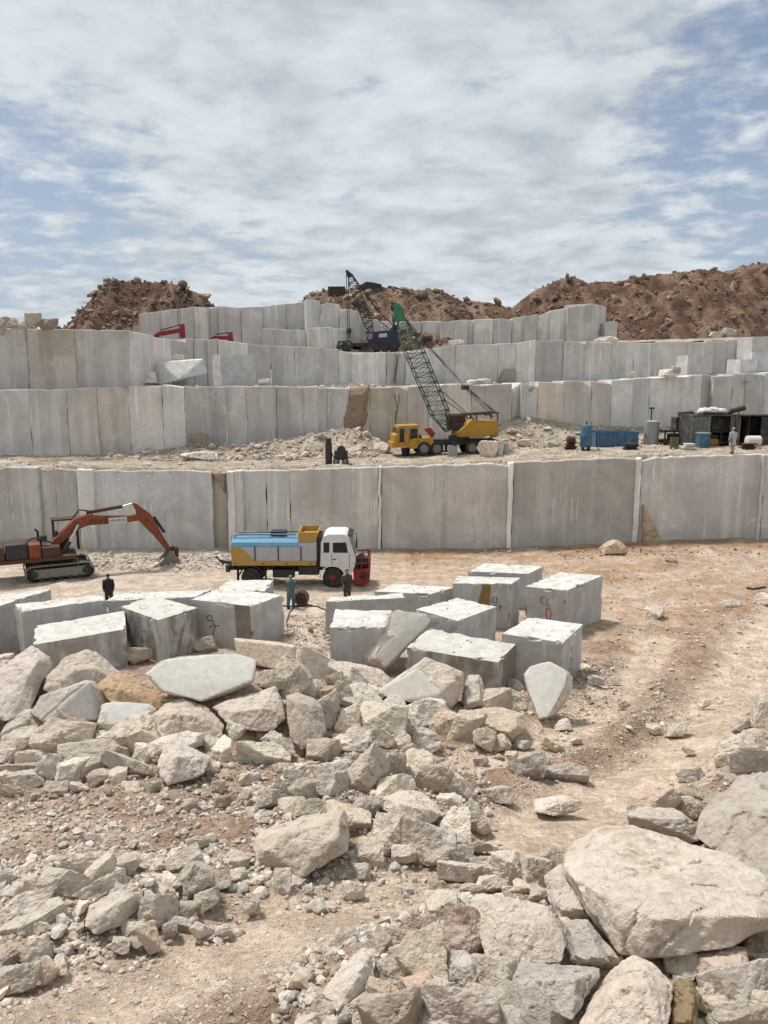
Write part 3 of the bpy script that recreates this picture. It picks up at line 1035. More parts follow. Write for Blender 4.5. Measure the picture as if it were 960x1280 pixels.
def boulder_mesh(name, axes, rotm, seed, sub, flat=None, amp=1.0):
    """angular stone: unit sphere cut by random planes, stretched to axes (half sizes)"""
    rg = np.random.default_rng(seed)
    V, F = ico(sub)
    k = rg.integers(8, 14)
    N = rg.normal(size=(k, 3))
    N /= np.linalg.norm(N, axis=1)[:, None]
    N = np.concatenate([N, np.eye(3), -np.eye(3)])
    D = np.concatenate([rg.uniform(0.52, 0.92, k), rg.uniform(0.82, 1.0, 6)])
    r, _ = plane_shape(V, N, D, rg.choice([70, 140, 260]))
    P = V * r[:, None]
    P = P / np.abs(P).max(0)[None, :]
    P = (P * np.array(axes)[None, :]) @ rotm.T
    s = float(np.mean(axes)) * 2
    Pn = rough_up(P, V @ rotm.T, s, seed % 97, amp)
    return fast_mesh(name, Pn, F, False)


def view_basis(u, v):
    d = pix_dir(u, v)
    right = np.array([1.0, 0, 0])
    right = right - d * right.dot(d)
    right /= np.linalg.norm(right)
    up = np.cross(right, d)
    up = up / np.linalg.norm(up)
    if up[2] < 0:
        up = -up
    return right, up, d


BOULDERS = []


def boulder(u, v, w, h, rot=0.0, lab=None, grp=None, tint=None, seed=None, g=None, dist=None, name='boulder', sink=0.42, amp=1.0):
    """stone whose middle is seen at (u, v), w x h photograph pixels, lying on the ground there"""
    seed = seed if seed is not None else int(u * 131 + v * 17 + w)
    if dist is None:
        _, dist = hit(u, v + h * sink, g)
    right, up, d = view_basis(u, v)
    a = R(rot)
    ax1 = right * math.cos(a) + up * math.sin(a)
    ax2 = -right * math.sin(a) + up * math.cos(a)
    k = dist / FPX
    depth = 0.5 * math.sqrt(w * h) * k * 0.95
    rm = np.stack([ax1, ax2, d], 1)
    me = boulder_mesh(name, (w * k / 2 * 1.10, h * k / 2 * 1.14, depth), rm, seed, sub_for(max(w, h)), amp=amp)
    me.materials.append(M['rock'])
    fattr(me, 'sawn', np.zeros(len(me.vertices)))
    c = np.array([0, 0, CAM_H]) + d * dist
    o = link(name, me, None, None, c, tint or WHITE)
    tag(o, lab, 'boulder', grp)
    BOULDERS.append(o)
    return o


def hull_planes(pts):
    bm = bmesh.new()
    vs = [bm.verts.new(p) for p in pts]
    r = bmesh.ops.convex_hull(bm, input=vs)
    bm.faces.ensure_lookup_table()
    N, D = [], []
    c = np.mean(pts, 0)
    for f in bm.faces:
        f.normal_update()
        n = np.array(f.normal[:])
        q = np.array(f.verts[0].co[:]) - c
        dd = n.dot(q)
        if dd < 0:
            n, dd = -n, -dd
        if dd > 1e-4 and f.calc_area() > 1e-6:
            N.append(n)
            D.append(dd)
    bm.free()
    return c, np.array(N), np.array(D)


def traced(name, outline, lab, cat='boulder', front=None, back=0.8, backs=0.75, tfr=0.35, base=None, dist=None, sawn=None, tint=None, seed=1, p=130, amp=1.0, mat='rock', g=None, grp=None, sub=None, lift=0.0, lean=None):
    """stone with the outline of the photograph, its own distance and a real thickness.
    front: list of (u, v, metres towards the viewer); back: thickness behind, in units of mean width;
    sawn: three (u, v, metres towards the viewer) that span a sawn face"""
    us = np.array([q[0] for q in outline], float)
    vs = np.array([q[1] for q in outline], float)
    cu, cv = us.mean(), vs.mean()
    if dist is None:
        b = base or (cu, vs.max() - 0.08 * (vs.max() - vs.min()))
        _, dist = hit(b[0], b[1], g)
    k = dist / FPX
    size = 0.5 * ((us.max() - us.min()) + (vs.max() - vs.min())) * k
    eye = np.array([0, 0, CAM_H])
    pts = []
    lean = (0.0 if sawn is not None else 0.8) if lean is None else lean
    for (u, v) in outline:
        pts.append(eye + pix_dir(u, v) * (dist + (cv - v) * k * lean))
    _, upv, dv = view_basis(cu, cv)
    if front is None:
        for (u, v) in outline:
            uu, vv = cu + (u - cu) * 0.62, cv + (v - cv) * 0.62
            pts.append(eye + pix_dir(uu, vv) * (dist - size * tfr + (cv - vv) * k * lean))
    else:
        for (u, v, t) in front:
            pts.append(eye + pix_dir(u, v) * (dist - t))
    for (u, v) in outline:
        uu, vv = cu + (u - cu) * backs, cv + (v - cv) * backs
        pts.append(eye + pix_dir(uu, vv) * (dist + size * back + (cv - v) * k * lean))
    pts = np.array(pts)
    c, N, D = hull_planes(pts)
    V, F = ico(sub or sub_for(max(us.max() - us.min(), vs.max() - vs.min())))
    r, arg = plane_shape(V, N, D, p if sawn is None else 90)
    P = V * r[:, None]
    sw = np.zeros(len(V))
    calm = sw
    if sawn is not None:
        A = [eye + pix_dir(u, v) * (dist - t) for (u, v, t) in sawn]
        n = np.cross(A[1] - A[0], A[2] - A[0])
        n /= np.linalg.norm(n)
        if n.dot(eye - A[0]) < 0:
            n = -n
        fac = N @ n > 0.95
        qq = np.maximum(V @ N.T, 0) / D[None, :]
        ratio = qq[:, fac].max(1) / np.maximum(qq[:, ~fac].max(1), 1e-6)
        ratio = ratio + 0.035 * fbm(P / size * 5 + seed, 3)
        sw = sstep(ratio, 0.90, 0.97)
        calm = sstep(ratio, 0.86, 1.08)
    P = rough_up(P, V, size, seed, amp, 1 - 0.97 * calm)
    me = fast_mesh(name, P, F, False)
    me.materials.append(M[mat])
    fattr(me, 'sawn', sw)
    o = link(name, me, None, None, c + np.array([0, 0, lift]), tint or WHITE)
    tag(o, lab, cat, grp)
    BOULDERS.append(o)
    return o


# ------------------------------------------------------------------ sawn blocks
TOPS = []


def sawn_block(top, zt, zb=None, lab='', tint=WHITE, dirty=0.3, seed=0, chip=1.0, name='marble_block', skew=(0, 0)):
    """top: four pixels of the top face in order round it; zt: height of each corner"""
    zt = zt if isinstance(zt, (list, tuple)) else [zt] * 4
    T = np.array([on_plane_z(u, v, z) for (u, v), z in zip(top, zt)])
    gz = gbase(T[:, 0], T[:, 1])
    zbot = (gz.min() if zb is None else zb) - 0.15
    Bt = T.copy()
    Bt[:, 2] = zbot
    Bt[:, :2] += np.array(skew)[None, :]
    c = T.mean(0)
    n = 22
    V, Fs = [], []
    quads = [(T[0], T[1], T[2], T[3])] + [(Bt[i], Bt[(i + 1) % 4], T[(i + 1) % 4], T[i]) for i in range(4)]
    for (a, b, cc, d) in quads:
        s, t = np.meshgrid(np.linspace(0, 1, n + 1), np.linspace(0, 1, n + 1))
        # denser towards the edges
        s, t = [0.5 - 0.5 * np.sign(0.5 - q) * np.abs(1 - 2 * q) ** 0.6 for q in (s, t)]
        s, t = s[..., None], t[..., None]
        G = a * (1 - s) * (1 - t) + b * s * (1 - t) + cc * s * t + d * (1 - s) * t
        i0 = sum(len(x) for x in V)
        V.append(G.reshape(-1, 3))
        idx = np.arange((n + 1) ** 2).reshape(n + 1, n + 1) + i0
        Fs.append(np.stack([idx[:-1, :-1], idx[:-1, 1:], idx[1:, 1:], idx[1:, :-1]], -1).reshape(-1, 4))
    V, Fs = np.concatenate(V), np.concatenate(Fs)
    # distance to the nearest edge of the block, to chip the arrises
    E = [(T[i], T[(i + 1) % 4]) for i in range(4)] + [(Bt[i], T[i]) for i in range(4)]
    de = np.full(len(V), 1e9)
    for a, b in E:
        ab = b - a
        t = np.clip(((V - a) @ ab) / ab.dot(ab), 0, 1)
        de = np.minimum(de, np.linalg.norm(V - a - t[:, None] * ab, axis=1))
    ctr = (T.mean(0) + Bt.mean(0)) / 2
    inw = ctr - V
    inw /= np.linalg.norm(inw, axis=1)[:, None]
    nz = fbm(V * 2.6 + seed * 3.3, 4)
    bite = (np.maximum(0, nz - 0.12) * 0.2 + np.maximum(0, nz - 0.38) * 0.7) * chip + 0.018
    V = V + inw * (bite * np.exp(-(de / 0.08) ** 2))[:, None]
    V = V + inw * (0.018 * fbm(V * 2.2 + seed, 3) + 0.006 * fbm(V * 9 + seed, 2))[:, None]
    me = fast_mesh(name, V - c, Fs, False)
    bm = bmesh.new()
    bm.from_mesh(me)
    bmesh.ops.remove_doubles(bm, verts=bm.verts, dist=0.004)
    bmesh.ops.recalc_face_normals(bm, faces=bm.faces)
    bm.to_mesh(me)
    bm.free()
    fattr(me, 'dirty', np.full(len(me.vertices), dirty))
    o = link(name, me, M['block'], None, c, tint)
    tag(o, lab, 'stone block')
    TOPS.append(T)
    return o, T, Bt


def paint_marks(o, A, B, C, D, strokes, mat='redmark', w=0.028):
    """brush strokes on the face A B C D (bottom left, bottom right, top right, top left); strokes in face units 0..1"""
    nrm = np.cross(B - A, D - A)
    nrm /= np.linalg.norm(nrm)
    if nrm.dot(np.array([0, 0, CAM_H]) - A) < 0:
        nrm = -nrm
    loc = np.array(o.location)
    for st in strokes:
        pts = [A * (1 - s) * (1 - t) + B * s * (1 - t) + C * s * t + D * (1 - s) * t + nrm * 0.012 - loc for (s, t) in st]
        m = MB()
        m.tube([tuple(p) for p in pts], w, 6)
        m.build('painted_mark', M[mat], o)


def arc(cx, cy, rx, ry, a0, a1, n=9):
    return [(cx + rx * math.cos(R(a0 + (a1 - a0) * i / n)), cy + ry * math.sin(R(a0 + (a1 - a0) * i / n))) for i in range(n + 1)]


# right hand group of blocks
sawn_block([(585, 714), (661, 717), (679, 708), (606, 703.5)], 1.9, 0, 'low pale sawn block, farthest of the group from the boulders, no writing', seed=2, chip=.6)
o, T, B = sawn_block([(566, 729), (640, 729.5), (651, 722), (572, 719.5)], [2.15, 2.2, 2.2, 2.1], 0, 'sawn block with ochre streak and dark lettering CL GR on its front', seed=3, tint=(.98, .98, .98))
paint_marks(o, B[0], B[1], T[1], T[0], [arc(.70, .66, .028, .055, 60, 300), [(.745, .73), (.745, .60), (.785, .60)], arc(.72, .50, .035, .05, 50, 320), [(.72, .49), (.752, .49), (.752, .45)], [(.80, .44), (.80, .55)] + arc(.80, .52, .04, .03, 90, -90, 6)], 'darkmark', .017)
OCHRE = paint('ochre_clay', (0.29, 0.17, 0.055), 0.9, dirt=0.5, dcol=(0.18, 0.11, 0.05), sc=5)
mb = MB()
nn = np.cross(B[1] - B[0], T[0] - B[0])
nn /= np.linalg.norm(nn)
nn = nn if nn[1] < 0 else -nn
fc = lambda s, t, k=0.02: tuple(B[0] * (1 - s) * (1 - t) + B[1] * s * (1 - t) + T[1] * s * t + T[0] * (1 - s) * t + nn * k - np.array(o.location))
L_ = [fc(s, t) for (s, t) in [(.50, .97), (.49, .85), (.45, .70), (.44, .55), (.47, .42)]]
Rr = [fc(s, t) for (s, t) in [(.64, .985), (.645, .85), (.63, .70), (.635, .55), (.62, .40)]]
mb.add(L_ + Rr, [(i, i + 1, i + 6, i + 5) for i in range(4)])
mb.build('clay_streak', OCHRE, o)
o, T, B = sawn_block([(656, 733), (708, 738), (754, 719), (699, 715)], 2.2, 0, 'cube-like sawn block with red figures on its left face and broken lower corner', seed=4, chip=1.2)
F4 = (B[0], B[1], T[1], T[0])
paint_marks(o, *F4, [arc(.47, .76, .07, .07, 70, 300), [(.55, .80), (.55, .66), (.64, .67)], [(.52, .60)] + arc(.60, .50, .06, .12, 130, 480, 12), [(.60, .40), (.66, .34), (.72, .36)], [(.76, .37), (.79, .36)]], 'redmark', .021)
o, T, B = sawn_block([(519, 761), (572, 776), (621, 758), (572, 747)], 1.95, 0, 'square sawn block with dusty top between the long muddy block and the lettered block', seed=5)
o, T, B = sawn_block([(508, 809), (623, 828), (645, 805), (537, 784)], [1.5, 1.45, 1.8, 1.85], 0, 'long low sawn block with mud-streaked front and slanting top', seed=6, dirty=1.0)
o, T, B = sawn_block([(627, 792), (704, 803), (729, 780), (661, 771)], 2.12, 0, 'tall sawn block with white top, faint red smear, behind the leaning shield-shaped slab', seed=7)
paint_marks(o, B[1], B[2], T[2], T[1], [[(.40, .80), (.44, .70)], [(.36, .62), (.46, .55), (.40, .48)], [(.40, .42), (.46, .36)]], 'redmark', .012)
o, T, B = sawn_block([(412, 784), (481, 784), (490, 763), (419, 761)], 2.0, 0, 'sawn block with smooth grey front, the pointed leaning rock against its side', seed=8, chip=1.3)
sawn_block([(406, 752), (506, 747), (503, 741), (414, 746)], 1.75, 0, 'narrow long sawn block behind the smooth grey fronted one', seed=9)
sawn_block([(468, 739), (538, 742.5), (569, 734), (494, 729)], 1.5, 0, 'low wide sawn block behind the dusty square one', seed=10, chip=.9)
# left hand group
o, T, B = sawn_block([(238, 749), (315, 757.5), (355, 743), (276, 734.5)], 2.06, 0, 'large sawn block with brown stripe on its edge and red mark on its left face', seed=11)
paint_marks(o, B[0], B[1], T[1], T[0], [arc(.31, .66, .045, .06, 0, 330, 10), [(.35, .62), (.40, .50), (.36, .36), (.35, .26)], [(.30, .47), (.38, .52), (.47, .52)]], 'darkmark', .02)
mb = MB()
fc = lambda s, t, k=0.012: tuple(B[0] * (1 - s) * (1 - t) + B[1] * s * (1 - t) + T[1] * s * t + T[0] * (1 - s) * t + np.array([-.4, -1, 0]) * k - np.array(o.location))
mb.add([fc(.72, .98), fc(.97, .98), fc(.97, .04), fc(.73, .04), fc(.74, .5), fc(.97, .5)], [(0, 1, 5, 4), (4, 5, 2, 3)])
mb.build('clay_streak', paint('grey_brown_clay', (0.20, 0.165, 0.125), 0.9, dirt=0.5, dcol=(0.34, 0.31, 0.27), sc=4), o)
sawn_block([(149, 757.5), (198, 775), (247, 759.5), (193, 744.5)], 1.9, 0, 'sawn block with brown mud stain on its right face between two larger blocks', seed=12, dirty=1.0)
sawn_block([(41, 806), (158, 786), (156, 763), (43, 782)], [1.55, 1.6, 1.75, 1.7], 0, 'low long sawn block with pitted white top and stained front behind the rounded boulders', seed=13, dirty=.7, chip=1.2)
sawn_block([(27, 764), (134, 749.5), (124, 743), (17.5, 755)], 2.1, 0, 'tall narrow sawn block standing behind the low pitted one', seed=14)
sawn_block([(-55, 774), (57, 739.5), (64, 736), (-45, 747)], 2.05, 0, 'sawn block with long sloping top edge beside the tall narrow one, cut by the frame', seed=15)
sawn_block([(132, 751), (244, 746), (264, 737), (148, 741)], 1.5, 0, 'low block nearly hidden behind the mud stained block', seed=16, chip=1.2)
sawn_block([(268, 737), (331, 739), (342, 724.5), (288, 725)], 1.05, 0, 'low rough-topped block between the large striped block and the tanker truck', seed=17, chip=1.5)

# ------------------------------------------------------------------ traced stones
HL = 'rubble heap before the sawn blocks'
traced('boulder', [(40, 805), (62, 821), (64, 833), (52, 858), (37, 889), (12, 903), (-14, 897), (-14, 845), (12, 827), (25, 817)], 'tall tilted pale boulder below the long pitted block, leaning on the rubble', front=[(20, 865, .55), (38, 840, .5), (0, 880, .5), (48, 825, .2)], seed=21)
traced('boulder', [(53, 863), (58, 845), (83, 820), (108, 812), (126, 820), (150, 838), (165, 862), (135, 872), (100, 866), (69, 871)], 'rounded tan boulder lying on top of the broken sawn wedge', front=[(95, 838, .5), (120, 836, .45), (75, 856, .45), (130, 856, .35)], seed=22, tint=(1, .97, .93), base=(100, 880))
traced('boulder', [(118, 858), (135, 842), (160, 842), (180, 862), (205, 868), (214, 880), (196, 888), (160, 880), (140, 880)], 'ochre stained rough rock under the edge of the smooth pale slab', front=[(150, 862, .35), (180, 876, .3)], seed=23, tint=(.74, .60, .44), base=(165, 885))
traced('broken_slab', [(38, 892), (50, 870), (108, 849), (118, 851), (146, 878), (122, 906), (58, 908)], 'broken sawn wedge with smooth grey face under the rounded tan boulder', 'stone slab', front=[(56, 902, .5), (112, 852, .45), (120, 900, .55)], sawn=[(56, 902, .5), (112, 852, .45), (120, 900, .55)], seed=24, tint=(.92, .92, .92), p=120, amp=.5)
traced('broken_slab', [(180, 843), (203, 824), (232, 819), (297, 817), (321, 824), (319, 853), (292, 866), (251, 879), (230, 871), (200, 866)], 'smooth pale sawn slab with ragged edge leaning on the boulder heap', 'stone slab', front=[(205, 826, .12), (297, 819, .02), (317, 826, .06), (315, 851, .42), (251, 876, .62), (202, 863, .5), (184, 843, .28)], back=.28, sawn=[(205, 826, .12), (315, 826, .06), (251, 876, .62)], seed=25, p=160, tint=(1.13, 1.12, 1.1), amp=.55, base=(250, 885), sub=6)
traced('broken_slab', [(292, 797), (346, 802), (370, 806), (371, 826), (347, 838), (324, 833), (296, 822)], 'plain beige slab standing below the large striped block', 'stone slab', front=[(296, 800, .25), (345, 806, .3), (366, 809, .2), (345, 834, .45), (300, 822, .4)], back=.5, seed=26, p=120, amp=.4, tint=(.93, .88, .80))
traced('boulder', [(125, 880), (142, 876), (187, 880), (197, 886), (192, 905), (175, 925), (140, 922), (120, 905)], 'boulder with one sawn greenish grey patch on its top', front=[(140, 884, .15), (185, 884, .1), (165, 905, .42), (135, 905, .35)], sawn=[(140, 884, .15), (185, 884, .1), (165, 905, .42)], seed=27)
traced('boulder', [(188, 894), (209, 877), (228, 871), (247, 882), (264, 887), (282, 907), (278, 921), (259, 928), (201, 923)], 'broad brown-shaded boulder resting below the smooth pale slab', front=[(215, 892, .5), (245, 896, .5), (262, 905, .4)], seed=28, tint=(.96, .93, .88))
traced('boulder', [(266, 884), (284, 875), (322, 865), (345, 857), (351, 869), (357, 898), (340, 915), (315, 914), (280, 902)], 'long layered pale boulder sloping down beside the smooth slab', front=[(290, 890, .4), (330, 885, .5), (345, 890, .35)], seed=29, tint=(1.06, 1.03, .99))
traced('boulder', [(357, 869), (372, 866), (392, 872), (405, 885), (408, 915), (400, 930), (375, 938), (362, 920), (358, 895)], 'flat-faced upright brown boulder standing in the rubble heap', front=[(365, 876, .35), (390, 882, .38), (400, 910, .4), (376, 928, .5)], seed=30, tint=(.93, .9, .86), amp=.8)
traced('boulder', [(183, 930), (217, 913), (238, 908), (262, 913), (257, 928), (235, 942), (190, 945)], 'wide flat boulder lying across a bigger speckled one', seed=31)
traced('boulder', [(196, 950), (207, 930), (226, 928), (249, 938), (265, 946), (253, 970), (209, 983), (198, 968)], 'speckled grey boulder with pointed right end at the foot of the rubble heap', front=[(222, 945, .45), (245, 952, .3), (215, 968, .4)], seed=32, tint=(.97, .97, .97))
traced('broken_slab', [(470, 868), (480, 857), (520, 828), (532, 820), (581, 840), (581, 853), (576, 871), (563, 889), (549, 878), (503, 878)], 'big broken block with a roof-like ridge and smooth triangular face', 'stone slab', front=[(480, 860, .55), (519, 838, .45), (547, 868, .7), (503, 876, .75), (470, 867, .55), (563, 884, .4)], sawn=[(480, 860, .55), (519, 838, .45), (503, 876, .75)], back=.7, seed=33, p=120, amp=.6, tint=(.95, .92, .87))
traced('boulder', [(585, 843), (600, 843), (606, 865), (604, 882), (580, 888), (576, 868)], 'grey squarish rock tucked behind the ridge-like broken block', seed=34, tint=(.88, .87, .85))
traced('leaning_rock', [(453, 820), (483, 780), (485, 768), (495, 761), (533, 767), (540, 776), (511, 804), (493, 829), (480, 840), (455, 831)], 'pointed leaning rock with rough brown side and pale sawn side between two blocks', front=[(495, 764, -.1), (531, 769, -.25), (538, 776, -.2), (509, 802, .25), (500, 788, .25), (470, 822, .5), (482, 834, .5)], sawn=[(500, 788, .25), (531, 769, -.25), (509, 802, .25)], back=.35, seed=35, dist=None, base=(478, 846), p=120, amp=.6, tint=(.95, .93, .9))
traced('broken_slab', [(654, 843), (662, 832), (687, 826), (711, 839), (717, 847), (716, 864), (697, 893), (685, 899), (673, 901), (659, 866)], 'shield-shaped pale sawn slab leaning upright against the tall white-topped block', 'stone slab', front=[(656, 843, .35), (664, 833, .25), (687, 827, .2), (709, 840, .25), (706, 858, .4), (685, 896, .75), (674, 899, .8), (661, 865, .55)], sawn=[(664, 833, .25), (709, 840, .25), (680, 897, .78)], back=.35, backs=.9, seed=36, p=160, amp=.35, tint=(1.1, 1.09, 1.07), base=(690, 902), sub=6)
traced('boulder', [(596, 905), (603, 884), (630, 884), (655, 892), (658, 912), (640, 925), (610, 915)], 'smooth tan boulder at the edge of the track below the long muddy block', seed=37, tint=(.9, .84, .75), amp=.6)
traced('boulder', [(314, 1050), (323, 1037), (345, 1029), (430, 1011), (438, 1040), (437, 1064), (405, 1072), (376, 1099), (355, 1092), (320, 1076)], 'very large flat pale boulder with square right end at the edge of the gravel slope', front=[(335, 1062, .5), (380, 1085, .55), (425, 1045, .4), (350, 1045, .35), (425, 1020, .1)], seed=38, tint=(1.02, .99, .94))
traced('boulder', [(480, 997), (497, 989), (525, 990), (548, 1005), (556, 1018), (540, 1030), (505, 1042), (488, 1025), (477, 1010)], 'wide weathered boulder lying on a darker boulder in the central ridge', front=[(505, 1005, .4), (535, 1012, .35), (505, 1028, .4)], seed=39, tint=(.95, .93, .89))
traced('boulder', [(106, 1158), (113, 1131), (149, 1112), (180, 1111), (181, 1130), (152, 1158), (121, 1170)], 'large clean oval boulder in the row beside the lower track', front=[(128, 1140, .35), (160, 1122, .3), (140, 1152, .35)], seed=40, tint=(1.08, 1.07, 1.04), amp=.8)
traced('boulder', [(700, 1070), (712, 1050), (745, 1030), (790, 1029), (850, 1043), (905, 1064), (945, 1088), (975, 1115), (990, 1150), (945, 1168), (930, 1184), (890, 1189), (830, 1198), (772, 1194), (755, 1173), (722, 1120), (705, 1088)], 'huge pale boulder with overhanging shaded underside, biggest of the pile', front=[(714, 1098, .55), (765, 1124, 1.15), (822, 1150, 1.3), (945, 1146, 1.0), (775, 1184, .55), (885, 1180, .6)], back=.55, seed=41, tint=(1.0, .985, .95), base=(850, 1165), amp=1.3, lean=1.1)
traced('boulder', [(866, 1045), (876, 1012), (900, 990), (925, 970), (975, 962), (1030, 985), (1040, 1105), (985, 1125), (945, 1090), (905, 1066)], 'big grey craggy boulder leaning behind the huge pale one', front=[(915, 1030, .35), (960, 1010, .35), (970, 1070, .45)], seed=42, tint=(.95, .94, .92), base=(950, 1085), amp=1.3)
traced('boulder', [(585, 1122), (600, 1114), (640, 1125), (680, 1132), (700, 1155), (708, 1182), (700, 1205), (645, 1207), (610, 1202), (600, 1180), (590, 1150)], 'broad rough-faced boulder left of the huge pale one in the pile', front=[(620, 1150, .3), (665, 1155, .35), (680, 1190, .4), (630, 1190, .4)], seed=43, tint=(1.0, .99, .96))
traced('boulder', [(680, 1095), (702, 1081), (712, 1090), (737, 1135), (740, 1148), (700, 1149), (685, 1130)], 'wedge of rock jammed against the side of the huge pale boulder', seed=44)
traced('boulder', [(702, 1152), (735, 1148), (747, 1165), (764, 1204), (732, 1209), (712, 1204)], 'narrow upright rock in the gap beside the huge pale boulder', seed=45, tint=(.97, .97, .97))
traced('boulder', [(642, 1216), (652, 1203), (700, 1206), (754, 1208), (750, 1222), (728, 1256), (715, 1277), (680, 1260), (643, 1249)], 'long pale boulder with a small round hollow in the bottom pile', front=[(670, 1225, .2), (720, 1225, .25), (705, 1255, .3)], seed=46)
traced('boulder', [(722, 1280), (742, 1240), (765, 1212), (790, 1194), (812, 1202), (840, 1230), (843, 1246), (830, 1300), (725, 1300)], 'large rounded knobbly boulder beside an olive-brown rock', front=[(775, 1235, .35), (810, 1230, .3), (790, 1270, .4)], seed=47, tint=(1.04, 1.01, .97))
traced('boulder', [(842, 1225), (865, 1222), (878, 1245), (872, 1290), (830, 1292), (835, 1250)], 'olive-brown crusted rock wedged between pale boulders', seed=48, tint=(.52, .43, .28), amp=1.5)
traced('boulder', [(858, 1190), (880, 1192), (910, 1181), (932, 1185), (943, 1222), (915, 1235), (890, 1238), (868, 1212)], 'boulder with pink stained side below the huge pale one', front=[(895, 1205, .25), (925, 1205, .2)], seed=49, tint=(1.04, .93, .89))
traced('boulder', [(400, 1242), (420, 1215), (455, 1184), (466, 1190), (469, 1230), (423, 1267)], 'steep wedge boulder at the left end of the bottom pile', front=[(430, 1225, .25), (455, 1205, .2)], seed=50)

